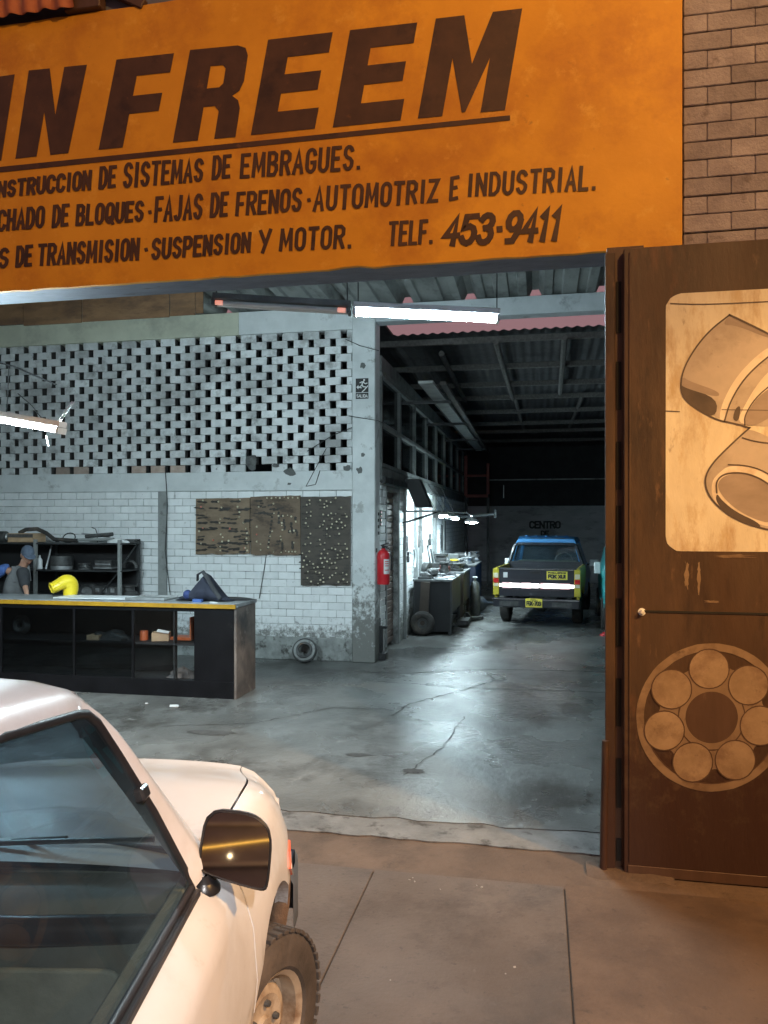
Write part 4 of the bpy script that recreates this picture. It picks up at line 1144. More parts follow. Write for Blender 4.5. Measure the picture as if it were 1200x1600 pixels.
# ================================================================== SMALL THINGS ON THE WALLS
ex = thing('exit_sign', 'black and white exit sign with a running figure, reading SALIDA, on the pillar', 'sign', atY(565, 622, WY))
def on_pil(px, py, lift=.0):
    return atY(px, py, WY - .006 - lift)
a = on_pil(555.8, 591.5); b = on_pil(575.6, 612.5); c = on_pil(555.8, 614.2); d = on_pil(575.6, 622.8)
MB().span((a.x, WY - .006, b.z), (b.x, WY, a.z)).build('symbol_plate', 'blackpaint', ex)
MB().span((c.x, WY - .006, d.z), (d.x, WY, c.z)).build('word_plate', 'blackpaint', ex)
mb = MB()
for s_ in ([(569, 594.6), (565.5, 600), (567.5, 604.5)], [(562.5, 598), (566, 596.5), (571, 599.5), (573.5, 598.5)], [(566, 601), (562, 605), (564.5, 606)], [(567, 604), (571, 604.5)], [(574.5, 603), (568, 610.5), (566, 612)]):
    paint_line(mb, [(x, -y) for x, y in s_], 1.5, .001, place=lambda x, y, l: on_pil(x, -y, l + random.uniform(0, .0008)))
mb.poly([on_pil(569 + 1.5 * math.cos(k), 593.6 + 1.5 * math.sin(k), .0025) for k in [i * PI / 5 for i in range(10)]])
mb.poly([on_pil(556.8, 605, .0025), on_pil(560, 601.5, .0025), on_pil(560, 603.8, .0025), on_pil(563, 603.8, .0025), on_pil(563, 606.2, .0025), on_pil(560, 606.2, .0025), on_pil(560, 608.5, .0025)])
mb.build('running_figure', 'paper', ex)
mb = MB(); letters(mb, 'SALIDA', 557, 621.2, 616, 574.5, 621.2, 616, .95, on_pil, gap=.35, slant=0, base=.001, step=.0003); mb.build('word', 'paper', ex)

def peg_board(name, label, x0, y0, x1, y1, m, pegs, marks, tilt=0.0):
    Yb = WY + .02
    A = atY(x0, y0, Yb); B = atY(x1, y1, Yb)
    t = thing(name, label, 'tool board', ((A.x + B.x) / 2, Yb, B.z), 0, 'tool boards on the white brick wall')
    n = 10
    rows = []
    for zz_, wob in ((A.z, .006), (B.z, .012)):
        rows.append([Vector((A.x + (B.x - A.x) * i / n + random.uniform(-.004, .004), Yb, zz_ + tilt * (i / n - .5) + random.uniform(-wob, wob))) for i in range(n + 1)])
    mb = MB(); mb.grid(rows); mb.grid([[p + Vector((0, .022, 0)) for p in r] for r in rows])
    rim = rows[0] + rows[1][::-1]
    for p, q in zip(rim, rim[1:] + rim[:1]):
        mb.poly([p, q, q + Vector((0, .022, 0)), p + Vector((0, .022, 0))])
    mb.build('panel', m, t)
    mk = MB()
    for (x, y, L_, w_, ang) in marks:
        c = atY(x, y, Yb - .012)
        lw = L_ * 9.1e-3; hh = w_ * 9.1e-3
        ca, sa = math.cos(ang), math.sin(ang)
        pts = []
        for (u, v) in ((-.5, 0), (-.3, .5), (0, .34), (.35, .5), (.5, .1), (.3, -.45), (0, -.25), (-.3, -.4)):
            pts.append((c.x + (u * lw * ca - v * hh * sa), c.y + random.uniform(-.002, .002), c.z + (u * lw * sa + v * hh * ca)))
        mk.prism(pts, (0, .012, 0))
    mk.build('hanging_tools', 'toolsteel', t)['kind'] = 'stuff'
    pm = None
    for (x, y, col) in pegs:
        c = atY(x, y, Yb)
        if pm is None:
            pm = MB(); pm.lathe((0, 0, 0), (0, -1, 0), [(.009, 0), (.012, .012), (.017, .016), (.017, .026), (.009, .032), (.0005, .033)], 8)
            bpm = {}
        if col not in bpm:
            o = MB(); o.v = [p.copy() for p in pm.v]; o.f = list(pm.f)
            ob = o.build('peg', col, t, local=True, smooth=50); bpm[col] = ob
        else:
            ob = bpm[col].copy(); COL.objects.link(ob)
        ob.location = wmat(t).inverted() @ c
        s_ = random.uniform(.5, .85); ob.scale = (s_, 1, s_)
    return t
rnd = random.Random(3)
pg1 = []
for (x, y) in [(318, 782), (342, 784), (376, 781), (347, 793), (372, 792), (375, 800), (375, 808), (345, 811), (344, 817), (381, 817), (385, 826), (387, 833), (386, 841), (387, 848), (384, 856), (387, 860), (346, 835), (349, 839), (348, 846), (345, 860), (312, 830), (345, 854), (315, 849), (358, 845)]:
    pg1.append((x, y, 'peg'))
pg1 += [(318, 825, 'pegred'), (360, 826, 'pegred'), (334, 844, 'pegred'), (383, 856, 'pegred'), (315, 792, 'pegred')]
mk1 = []
for row_, y in enumerate((785, 793, 795, 804, 811, 817, 826, 829, 837, 842, 848, 850, 856, 861)):
    for x in range(314, 386, 17):
        if rnd.random() < .72:
            mk1.append((x + rnd.uniform(-4, 6), y + rnd.uniform(-2, 2), rnd.uniform(12, 24), rnd.uniform(2.6, 4.6), rnd.uniform(-.12, .12)))
peg_board('tool_board', 'light tan board of hanging steel tools, first on the left', 306, 779, 390, 866, 'board1', pg1, mk1, .01)
pg2 = [(x, 777 + rnd.uniform(-.5, 1.5), 'peg') for x in (418, 425, 432, 438, 445, 451, 458, 466)] + [(428, 787, 'peg'), (405, 792, 'peg'), (429, 802, 'peg'), (436, 806, 'peg'), (443, 806, 'peg'), (450, 805, 'peg'), (456, 807, 'peg'), (441, 817, 'peg'), (441, 821, 'peg'), (442, 828, 'peg'), (454, 830, 'peg'), (460, 829, 'peg'), (463, 815, 'peg'), (439, 838, 'peg'), (440, 843, 'peg'), (426, 830, 'peg'), (423, 838, 'peg'), (421, 847, 'peg'), (420, 855, 'peg'), (402, 846, 'peg'), (408, 850, 'peg'), (402, 823, 'peg'), (402, 835, 'pegred'), (428, 862, 'peg'), (440, 863, 'peg'), (447, 861, 'peg'), (452, 862, 'peg'), (457, 862, 'peg'), (408, 859, 'peg'), (460, 848, 'peg'), (462, 862, 'peg')]
mk2 = [(398 + rnd.uniform(0, 40), 780 + rnd.uniform(0, 30), rnd.uniform(6, 16), rnd.uniform(2, 4), rnd.uniform(-.2, .2)) for _ in range(16)]
mk2 += [(425 - k * .8, 808 + k * 6, 4, 4, 1.3) for k in range(9)] + [(432 + rnd.uniform(0, 34), 800 + rnd.uniform(0, 32), rnd.uniform(4, 9), rnd.uniform(3, 6), 1.4) for _ in range(14)]
mk2 += [(441, 853, 14, 4, 1.57), (457, 852, 14, 5, 1.57), (464, 834, 9, 4, 1.5), (435, 846, 8, 4, .1), (433, 851, 7, 3, .1)]
peg_board('tool_board', 'brown board of small fittings, in the middle of the three', 391.5, 775.5, 469, 867, 'board2', pg2, mk2, .015)
pg3 = []
tries = 0
while len(pg3) < 98 and tries < 3000:
    tries += 1
    x = rnd.uniform(472, 545); y = rnd.uniform(778, 912)
    if y > 850 or x > 500 or (478 < x < 488):
        if all((x - q[0]) ** 2 + (y - q[1]) ** 2 > 24 for q in pg3):
            pg3.append((x, y, 'peg'))
mk3 = [(q[0] - 4, q[1] + 2.5, rnd.uniform(5, 12), 2.4, rnd.uniform(-.15, .15)) for q in pg3]
peg_board('tool_board', 'tall dark board covered with pale pegs, beside the pillar', 470, 776, 547.5, 915, 'board3', pg3, mk3)

# fire extinguisher
exX = SX + .10
ec = atX(599, 913, exX)
fe = thing('fire_extinguisher', 'red fire extinguisher with a white label hanging by the pillar', 'fire extinguisher', (exX, ec.y, ec.z))
mb = MB(); mb.lathe((exX, ec.y, ec.z), (0, 0, 1), [(.001, 0), (.085, 0), (.092, .015), (.092, .40), (.085, .44), (.06, .475), (.03, .49), (.03, .51), (.001, .51)], 24); fb_ = mb.build('cylinder', 'red', fe, smooth=45)
mb = MB(); mb.lathe((exX, ec.y, ec.z), (0, 0, 1), [(.022, .505), (.022, .55), (.012, .56), (.001, .56)], 12); mb.box((exX + .03, ec.y - .02, ec.z + .57), (.13, .025, .016), rot=(0, -.3, 0)); mb.box((exX + .03, ec.y - .02, ec.z + .54), (.10, .022, .012)); mb.build('valve', 'blackplastic', fe)
mb = MB(); mb.tube([(exX + .03, ec.y, ec.z + .53), (exX + .10, ec.y - .03, ec.z + .50), (exX + .125, ec.y - .03, ec.z + .38), (exX + .115, ec.y - .03, ec.z + .2)], .011, 8); mb.build('hose', 'blackplastic', fe, smooth=60)
mb = MB()
rows = [[Vector((exX + .0935 * math.cos(a), ec.y + .0935 * math.sin(a), ec.z + z)) for a in [R(-75 + 60 * k / 8) for k in range(9)]] for z in (.15, .36)]
mb.grid(rows); lb = mb.build('label', 'paper', fe)
mb = MB()
for z in (.32, .29, .26, .20):
    mb.grid([[Vector((exX + .0942 * math.cos(a), ec.y + .0942 * math.sin(a), ec.z + z + dz)) for a in [R(-65 + 40 * k / 5) for k in range(6)]] for dz in (0, .012)])
mb.build('printing', 'red', lb)
MB().box((SX + .004, ec.y, ec.z + .48), (.012, .05, .06)).build('hook', 'darksteel', fe)
# notices by the pillar
for k, (px, y0_, y1_, dx, lbl, m_) in enumerate(((583.5 + 6, 798, 838, .0, 'narrow vertical white notice with dark print nearest the pillar edge', 'paper'), (594, 797, 822, 0, 'small dark and pink notice above the fire extinguisher', 'pegred'))):
    A = atX(px, y0_, SX + .008); B = atX(px + 3.2, y1_, SX + .008)
    t = thing('notice', lbl, 'notice', (SX + .008, A.y, B.z))
    MB().span((SX + .004, A.y, atX(px, y1_, SX).z), (SX + .010, B.y, A.z)).build('sheet', 'paper' if k == 0 else 'blackpaint', t)
    mb = MB()
    zt_ = A.z; zb_ = atX(px, y1_, SX).z
    nn = 4
    for i in range(nn):
        zc = zt_ + (zb_ - zt_) * (i + .5) / nn
        mb.box((SX + .0125, (A.y + B.y) / 2, zc), (.004, abs(B.y - A.y) * .6, abs(zt_ - zb_) / nn * .5))
    mb.build('print', 'blackpaint' if k == 0 else 'pegred', t)

# black jack stand at the foot of the pillar
bc = atZ(595, 1030, 0)
js = thing('jack_stand', 'black iron jack stand with a crossbar at the foot of the pillar', 'jack stand', (bc.x, bc.y, 0))
MB().box((bc.x, bc.y, .05), (.17, .2, .10)).build('base', 'darksteel', js, bevel=.008)
MB().box((bc.x - .01, bc.y, .29), (.075, .075, .40)).build('column', 'darksteel', js, bevel=.006)
MB().box((bc.x, bc.y, .465), (.19, .07, .035)).build('crossbar', 'darksteel', js, bevel=.005)
MB().cyl((bc.x - .02, bc.y, .48), (bc.x - .02, bc.y, .60), .017, 10).build('screw', 'castiron', js, smooth=40)
MB().box((bc.x + .045, bc.y + .0, .29), (.012, .05, .34)).build('steel_strip', 'greysteel', js)

# flywheel ring leaning on the plinth
fc = atZ(468, 1040, 0)
fy = thing('clutch_ring', 'grey steel clutch ring leaning against the foot of the brick wall', 'clutch ring', (fc.x, fc.y, 0))
rot = Matrix.Translation((fc.x, WY - .14, .17)) @ Euler((R(-24), 0, R(8))).to_matrix().to_4x4()
mb = MB(); mb.lathe((0, 0, 0), (0, -1, 0), [(.085, .0), (.085, .05), (.115, .055), (.12, .03), (.155, .03), (.175, .02), (.175, -.02), (.10, -.03), (.085, 0)], 32); mb.xf(rot); mb.build('ring', 'castiron', fy, smooth=35)
mb = MB(); mb.lathe((0, 0, 0), (0, -1, 0), [(.118, .052), (.118, .036), (.152, .036), (.152, .031)], 32); mb.xf(rot); mb.build('friction_face', 'steelgrey', fy, smooth=35)

# ================================================================== COUNTER
cY0, cY1, cX1, cZ = 8.13, 8.72, -3.33, 1.06
cX0 = -9.2
ct = thing('shop_counter', 'long black glass-fronted shop counter with a grey top and yellow edge trim', 'counter', (-6, 8.4, 0))
MB().span((cX1 - .03, cY0, 0), (cX1, cY1, cZ - .03)).build('end_panel', 'counterend', ct, bevel=.003, label='scuffed brown-grey end panel of the counter')
MB().span((cX0, cY0 - .006, cZ - .03), (cX1 + .012, cY1 + .02, cZ + .012)).build('top', 'countertop', ct, bevel=.004)
mb = MB(); x = cX0
while x < cX1 - .01:
    w = min(random.uniform(.8, 1.5), cX1 - .0 - x)
    mb.span((x + .002, cY0 - .022, cZ - .042), (x + w - .002, cY0 - .008, cZ + .006)); x += w
mb.build('edge_trim', 'yellowtrim', ct, bevel=.002)
def cx_(px): return atY(px, 1000, cY0).x
# front frame
mb = MB(); mb.span((cX0, cY0, 0), (cX1 - .032, cY0 + .03, .19)); mb.build('kick_board', 'counter', ct, bevel=.003)
MB().span((cx_(303), cY0 + .002, .19), (cX1 - .032, cY0 + .03, cZ - .031)).build('front_panel', 'counter', ct, bevel=.003)
MB().span((cX0, cY0 + .002, cZ - .085), (cx_(303), cY0 + .028, cZ - .031)).build('front_rail', 'counter', ct)
for px in (1, 115, 207):
    MB().span((cx_(px) - .014, cY0 + .004, .19), (cx_(px) + .014, cY0 + .026, cZ - .085)).build('mullion', 'counter', ct)
for a_, b_ in ((-60, 1), (1, 115), (115, 207), (207, 303)):
    MB().span((cx_(a_) + .016, cY0 + .012, .2), (cx_(b_) - .016, cY0 + .016, cZ - .09)).build('glass_pane', 'cabinetglass' if a_ < 200 else 'clearglass', ct)
MB().span((cX0, cY0 + .032, .58), (cX1 - .032, cY1 - .03, .60)).build('shelf', 'counterin', ct)
MB().span((cX0, cY0 + .032, .15), (cX1 - .032, cY1 - .03, .17)).build('shelf', 'counterin', ct)
xg0, xg1 = atY(276, 1000, cY1).x, atY(306, 1000, cY1).x
mb = MB(); mb.span((cX0, cY1 - .022, .0), (xg0, cY1, cZ - .031)); mb.build('back_panel', 'counterin', ct)
mb = MB(); mb.span((xg1, cY1 - .022, .0), (cX1 - .032, cY1, cZ - .031)); mb.build('back_panel', 'counterin', ct)
MB().span((cx_(270) - .008, cY0 + .03, .17), (cx_(270) + .008, cY0 + .10, cZ - .031)).build('divider', 'counterin', ct)
# goods inside the counter
def item(name, label, cat, parts, loc):
    t = thing(name, label, cat, loc)
    for (nm, m_, mbx, sm) in parts:
        mbx.build(nm, m_, t, bevel=0 if sm else .003, smooth=sm)
    return t
def lump(c, rx, ry, rz_, n=14, seed=1, rough=.25, m=None, name=None):
    """crumpled heap: noisy half-dome with a flat base"""
    r_ = random.Random(seed)
    rows = []
    ph = [r_.uniform(0, 6) for _ in range(6)]
    for j in range(8):
        v = j / 7
        row = []
        for i in range(n):
            a = 2 * PI * i / n
            k = 1 + rough * (math.sin(2 * a + ph[0]) * .5 + math.sin(3 * a + ph[1] + v * 4) * .4 + math.sin(5 * a + ph[2] - v * 6) * .3)
            rad = math.cos(v * PI / 2) ** .7 * k
            z = math.sin(v * PI / 2) * (1 + rough * .5 * math.sin(a * 2 + ph[3]))
            row.append(Vector((c[0] + rx * rad * math.cos(a), c[1] + ry * rad * math.sin(a), c[2] + max(0, rz_ * z))))
        rows.append(row)
    mb = MB(); mb.grid(rows, closed=True, cap=True)
    return mb
def cpt(px, z, y=8.5): return Vector((atY(px, 1000, y).x, y, z))
p = cpt(287, .61, 8.42)
t = thing('parts_box', 'orange open box on the upper counter shelf at the see-through bay', 'box', p)
mb = MB(); mb.box(p + Vector((0, 0, .02)), (.25, .2, .035)); mb.build('base', 'orange', t, bevel=.003)
mb = MB(); mb.box(p + Vector((.13, 0, .14)), (.02, .2, .27)); mb.build('side', 'orange', t, bevel=.003)
p = cpt(225, .6, 8.35); item('parts_jar', 'small orange can on the upper counter shelf, left of the box', 'can', [('body', 'orange', MB().lathe(p, (0, 0, 1), [(.001, 0), (.05, 0), (.05, .10), (.045, .11), (.001, .11)], 14), 40)], p)
p = cpt(252, .6, 8.35); item('parts_carton', 'torn carton with white edges on the upper counter shelf', 'carton', [('box', 'card', MB().box(p + Vector((0, 0, .05)), (.2, .14, .10), rot=(0, 0, .3)), None), ('flap', 'paper', MB().box(p + Vector((0.05, -.05, .115)), (.14, .06, .01), rot=(.3, .2, .3)), None)], p)
p = cpt(152, .6, 8.30); item('parts_tray', 'tan tray of small fittings on the upper shelf in mid counter', 'tray', [('tray', 'card', MB().box(p + Vector((0, 0, .03)), (.16, .2, .06)), None), ('fittings', 'castiron', lump(p + Vector((.02, 0, .06)), .06, .06, .03, seed=5), 60)], p)
p = cpt(178, .6, 8.32); item('parts_heap', 'heap of oily iron fittings right of the tan tray inside the counter', 'parts heap', [('heap', 'castiron', lump(p, .20, .12, .10, seed=9, rough=.4), 50)], p)
p = cpt(288, .17, 8.40); item('rag_heap', 'crumpled heap of brown rags on the low shelf at the see-through bay', 'rags', [('heap', 'counterend', lump(p, .14, .12, .10, seed=3, rough=.5), 40)], p)
p = cpt(30, .6, 8.40); item('gearbox_cover', 'dark round clutch cover standing in the left of the counter', 'clutch cover', [('cover', 'castiron', MB().lathe(p + Vector((0, .04, .12)), (0, -1, 0), [(.04, .03), (.08, .045), (.11, .02), (.125, 0), (.12, -.02), (.04, -.02), (.04, .03)], 24), 40)], p)
# things lying on the counter
tz = cZ + .012
p = Vector((atY(322, 930, 8.45).x, 8.42, tz))
bg_ = thing('backpack', 'crumpled navy backpack slumped on the right end of the counter', 'bag', p)
rows = []
prof = [(-.33, .03, .05), (-.22, .07, .10), (-.12, .13, .15), (-.02, .27, .16), (.03, .33, .12), (.10, .23, .15), (.18, .12, .15), (.26, .05, .12), (.34, .02, .07)]
for x_, hgt, dep in prof:
    row = []
    for k in range(12):
        a = PI * 2 * k / 12
        zz_ = max(0.0, hgt * (.45 + .55 * math.sin(a)) * (1 + .08 * math.sin(3 * a + x_ * 17)))
        zz_ *= 1 + .10 * math.sin(a * 5 + x_ * 31) ; row.append(p + Vector((x_ + .03 * math.sin(a * 2 + x_ * 9), dep * math.cos(a) * (1 + .12 * math.sin(2 * a + x_ * 20)), zz_)))
    rows.append(row)
MB().grid(rows, closed=True, cap=True).build('bag_body', 'navy', bg_, smooth=70)
mb = MB(); mb.tube([p + Vector((-.07, -.05, .24)), p + Vector((-.06, -.07, .31)), p + Vector((-.0, -.06, .345)), p + Vector((.08, -.09, .26)), p + Vector((.17, -.12, .14)), p + Vector((.25, -.13, .04))], .026, 8, flat=.5); mb.build('strap', 'darkcloth', bg_, smooth=70)
mb = MB(); mb.lathe(p + Vector((-.17, -.10, .085)), (0.2, -.5, 1), [(.001, .04), (.035, .035), (.05, .015), (.055, -.02), (.04, -.05)], 14); mb.build('blue_patch', 'navy2', bg_, smooth=60)
p = Vector((atY(312, 940, 8.3).x, 8.25, tz)); item('blue_tin', 'small blue tin lying in front of the backpack on the counter', 'tin', [('tin', 'blue', MB().box(p + Vector((0, 0, .018)), (.11, .06, .036)), None)], p)
p = Vector((atY(335, 942, 8.22).x, 8.2, tz)); item('paper_slip', 'crumpled pale slip beside the blue tin on the counter', 'paper', [('slip', 'paper', MB().box(p + Vector((0, 0, .006)), (.09, .05, .010), rot=(.1, .1, .4)), None)], p)
p = Vector((-3.60, 8.55, tz)); item('plastic_cover', 'black plastic sheet folded over the far right corner of the counter', 'cover', [('sheet', 'blackplastic', lump(p, .28, .14, .035, seed=4, rough=.25), 60)], p)
p = Vector((atY(165, 930, 8.45).x, 8.44, tz)); item('glass_sheet', 'pale glass sheet lying flat on the counter beside the yellow duct', 'glass sheet', [('sheet', 'whitepaint', MB().box(p + Vector((0, 0, .012)), (1.15, .36, .012), rot=(0, 0, .02)), None)], p)
p = Vector((atY(238, 930, 8.45).x, 8.44, tz)); item('metal_tray', 'shallow grey metal tray on the counter left of the backpack', 'tray', [('tray', 'steelgrey', MB().box(p + Vector((0, 0, .010)), (.5, .34, .02)), None), ('rim', 'greysteel', MB().box(p + Vector((0, -.17, .02)), (.5, .02, .03)).box(p + Vector((0, .17, .02)), (.5, .02, .03)), None)], p)
# yellow plastic duct with an open two-holed mouth
p = Vector((atY(100, 930, 8.6).x, 8.58, tz))
yd = thing('plastic_duct', 'bright yellow bent plastic duct with a two-holed mouth on the counter', 'duct', p)
path = [(-.165, .135, .072, .105), (-.12, .15, .085, .115), (-.05, .185, .098, .12), (.03, .215, .112, .12), (.09, .19, .125, .115), (.115, .11, .12, .105), (.10, .0, .10, .09)]
rows = []
fine = []
for i in range(len(path) - 1):
    p0, p1, p2, p3 = path[max(0, i - 1)], path[i], path[i + 1], path[min(len(path) - 1, i + 2)]
    for k in range(5):
        t_ = k / 5
        fine.append(tuple(.5 * (2 * b_ + (c_ - a_) * t_ + (2 * a_ - 5 * b_ + 4 * c_ - d_) * t_ ** 2 + (3 * b_ - a_ - 3 * c_ + d_) * t_ ** 3) for a_, b_, c_, d_ in zip(p0, p1, p2, p3)))
path = fine + [path[-1]]
path = [tuple(v * .80 for v in q) for q in path]
TURN = Matrix.Translation(p) @ Matrix.Rotation(R(48), 4, 'Z') @ Matrix.Translation(-p)
for i, (x_, z_, rz_, ry_) in enumerate(path):
    a0 = path[max(0, i - 1)]; a1 = path[min(len(path) - 1, i + 1)]
    d = Vector((a1[0] - a0[0], 0, a1[1] - a0[1])).normalized(); nn_ = Vector((-d.z, 0, d.x))
    rows.append([TURN @ (p + Vector((x_, 0, z_)) + nn_ * rz_ * math.sin(k * PI / 12) * (1 + .05 * math.sin(x_ * 40)) + Vector((0, ry_ * math.cos(k * PI / 12), 0))) for k in range(24)])
MB().grid(rows, closed=True).build('shell', 'yellow', yd, smooth=60)
cmo = TURN @ (p + Vector((-.132, 0, .108)))
rim_ = rows[0] + [rows[0][0]]
MB().tube(rim_, .012, 6, cap=False).build('mouth_rim', 'yellow', yd, smooth=60)
MB().poly([q + TURN.to_3x3() @ Vector((.03, 0, 0)) for q in rows[0]]).build('dark_mouth', 'slot', yd)
MB().box(cmo, (.014, .024, .11), rot=(0, 0, R(48))).build('mouth_bar', 'yellow', yd)

# ================================================================== STORAGE RACK BEHIND THE COUNTER
rk = thing('storage_rack', 'dark steel storage rack of three shelves against the white brick wall', 'rack', (-7, 10.2, 0))
rY0, rY1 = 9.98, 10.5
rx1 = atY(187, 880, rY0).x; 
xs_ = [-9.3, -7.75, atY(65, 880, rY0).x + .35, rx1]
for x_ in (-9.3, -7.2, rx1):
    for y_ in (rY0, rY1):
        MB().span((x_ - .022, y_ - .022, 0), (x_ + .022, y_ + .022, 1.74)).build('post', 'steelgrey' if y_ == rY0 else 'darksteel', rk, bevel=.002)
for z_ in (.93, 1.30, 1.69):
    MB().span((-9.35, rY0 - .02, z_ - .02), (rx1 + .03, rY1 + .02, z_)).build('shelf', 'darksteel', rk, bevel=.002)
MB().cyl((rx1, rY0 + .03, 1.35), (rx1, rY1 - .03, 1.68), .012, 6).build('brace', 'darksteel', rk)
MB().cyl((rx1 - .32, rY0 + .01, .95), (rx1 - .02, rY0 + .01, 1.28), .010, 6).build('brace', 'darksteel', rk)
MB().span((-9.3, rY1 - .004, .2), (rx1 - .03, rY1 + .004, 1.66)).build('back_sheet', 'counterin', rk)
def rp(px, z, y=10.15): return Vector((atY(px, 880, y).x, y, z))
def housing_mb(p, w, d_, h_):
    mb = MB(); mb.lathe(p + Vector((0, 0, 0)), (0, 0, 1), [(.001, 0), (w * .5, 0), (w * .5, h_ * .3), (w * .38, h_ * .4), (w * .36, h_ * .8), (w * .5, h_ * .85), (w * .5, h_), (w * .15, h_), (w * .15, h_ * .9), (.001, h_ * .9)], 18)
    return mb
p = rp(97, 1.30); item('flywheel_stack', 'bright ringed flywheel with a black cover on the middle rack shelf', 'flywheel', [('ring', 'greysteel', MB().lathe(p, (0, 0, 1), [(.001, 0), (.15, 0), (.155, .02), (.155, .05), (.13, .055), (.001, .055)], 24), 40), ('cover', 'castiron', MB().lathe(p + Vector((0, 0, .056)), (0, 0, 1), [(.001, 0), (.16, 0), (.16, .10), (.15, .14), (.05, .15), (.001, .15)], 24), 40)], p)
p = rp(166, 1.30); item('gearbox_part', 'black finned valve body on the middle rack shelf by the front post', 'gearbox part', [('body', 'castiron', MB().box(p + Vector((0, 0, .075)), (.26, .18, .14)), None), ('plate', 'greysteel', MB().box(p + Vector((0, -.02, .03)), (.28, .2, .02)).box(p + Vector((0, -.093, .085)), (.24, .006, .02)), None)], p)
p = rp(133, 1.30); item('clutch_cover', 'low dark clutch cover between flywheel and valve body on the rack', 'clutch cover', [('cover', 'castiron', housing_mb(p, .2, .2, .09), 40)], p)
p = rp(62, 1.30); item('bottle', 'grey oil bottle behind the man on the middle rack shelf', 'bottle', [('bottle', 'whitepaint', MB().lathe(p, (0, 0, 1), [(.001, 0), (.04, 0), (.04, .13), (.015, .17), (.015, .2), (.001, .2)], 14), 40)], p)
p = rp(72, 1.30); item('steel_shaft', 'thin steel shaft standing upright on the middle rack shelf', 'shaft', [('shaft', 'greysteel', MB().tube([p, p + Vector((.02, .1, .34))], [.02, .012], 10), 50)], p)
p = rp(203, 1.30, 10.3); item('brake_part', 'dark brake shoe at the right end of the middle rack shelf', 'brake shoe', [('shoe', 'castiron', MB().tube([p + Vector((.1 * math.cos(a), 0, .02 + .1 * math.sin(a))) for a in [i * PI / 8 for i in range(9)]], .025, 8), 50)], p)
p = rp(170, .93); item('engine_head', 'oily engine head lying on the low rack shelf beside the post', 'engine head', [('head', 'castiron', MB().box(p + Vector((0, 0, .07)), (.42, .2, .13)), None), ('ports', 'greysteel', MB().box(p + Vector((-.12, -.1, .08)), (.06, .02, .06)).box(p + Vector((0, -.1, .08)), (.06, .02, .06)).box(p + Vector((.12, -.1, .08)), (.06, .02, .06)), None)], p)
p = rp(200, .93, 10.3); item('brake_drum', 'dark brake drum at the right end of the low rack shelf', 'brake drum', [('drum', 'castiron', housing_mb(p, .26, .26, .14), 40)], p)
p = rp(140, .93); item('cast_block', 'rough iron casting on the low rack shelf right of the yellow duct', 'casting', [('casting', 'castiron', lump(p, .16, .12, .14, seed=22, rough=.35), 50)], p)
z_ = 1.692
p = rp(42, z_); item('wood_crate', 'brown wooden crate on the rack top above the man', 'crate', [('crate', 'card', MB().box(p + Vector((0, 0, .07)), (.42, .3, .13)), None), ('slat', 'timber', MB().box(p + Vector((0, -.155, .10)), (.42, .012, .05)), None)], p)
p = rp(62, z_, 10.1)
item('rubber_hose', 'thick dark hose bent over the crate on the rack top', 'hose', [('hose', 'rubber', MB().tube([p + Vector((-.30, -.05, .14)), p + Vector((-.2, -.04, .19)), p + Vector((-.02, -.03, .20)), p + Vector((.12, -.02, .14)), p + Vector((.24, 0, .05)), p + Vector((.45, .02, .035)), p + Vector((.62, .0, .03))], .03, 10), 60)], p)
p = rp(5, z_); item('alternator', 'dark alternator with a shiny end at the left of the rack top', 'alternator', [('body', 'castiron', MB().lathe(p + Vector((-.15, 0, .08)), (1, 0, 0), [(.001, 0), (.08, 0), (.085, .04), (.085, .2), (.06, .22), (.001, .22)], 16), 40), ('pulley', 'greysteel', MB().lathe(p + Vector((.07, 0, .08)), (1, 0, 0), [(.001, 0), (.05, 0), (.035, .02), (.05, .04), (.001, .04)], 14), 40)], p)
for k, (pa, pb, r_, lb, m_) in enumerate((((120, .04), (178, .055), .022, 'lower dark pipe on the right of the rack top', 'steelgrey'), ((134, .09), (176, .125), .03, 'short thick pipe lying across the others on the rack top', 'castiron'), ((128, .13), (172, .085), .015, 'thin rod crossing over the pipes on the rack top', 'greysteel'))):
    a = rp(pa[0], z_ + pa[1], 10.12 + k * .04); b = rp(pb[0], z_ + pb[1], 10.14 + k * .04)
    item('steel_pipe', lb, 'pipe', [('pipe', m_, MB().cyl(a, b, r_, 10), 50)], a)
p = rp(108, z_); item('wire_coil', 'loop of black wire standing on the rack top', 'wire', [('coil', 'cable', MB().tube([p + Vector((.10 * math.cos(a), .03 * math.sin(a), .07 + .07 * math.sin(a))) for a in [i * PI / 8 for i in range(17)]], .008, 6), 60)], p)
p = rp(152, z_, 10.3); item('bent_wire', 'thin bent wire sticking up from the rack top', 'wire', [('wire', 'cable', MB().tube([p, p + Vector((0, 0, .12)), p + Vector((-.03, 0, .20)), p + Vector((-.09, 0, .22))], .006, 6), 60)], p)
p = rp(185, z_); item('rag', 'pale crumpled rag near the front post on the rack top', 'rag', [('rag', 'paper', lump(p, .14, .1, .06, seed=31, rough=.4), 60)], p)
p = rp(206, z_, 10.3); item('gear_plate', 'dark gear plate lying at the right end of the rack top', 'gear', [('gear', 'castiron', housing_mb(p, .2, .2, .05), 40)], p)

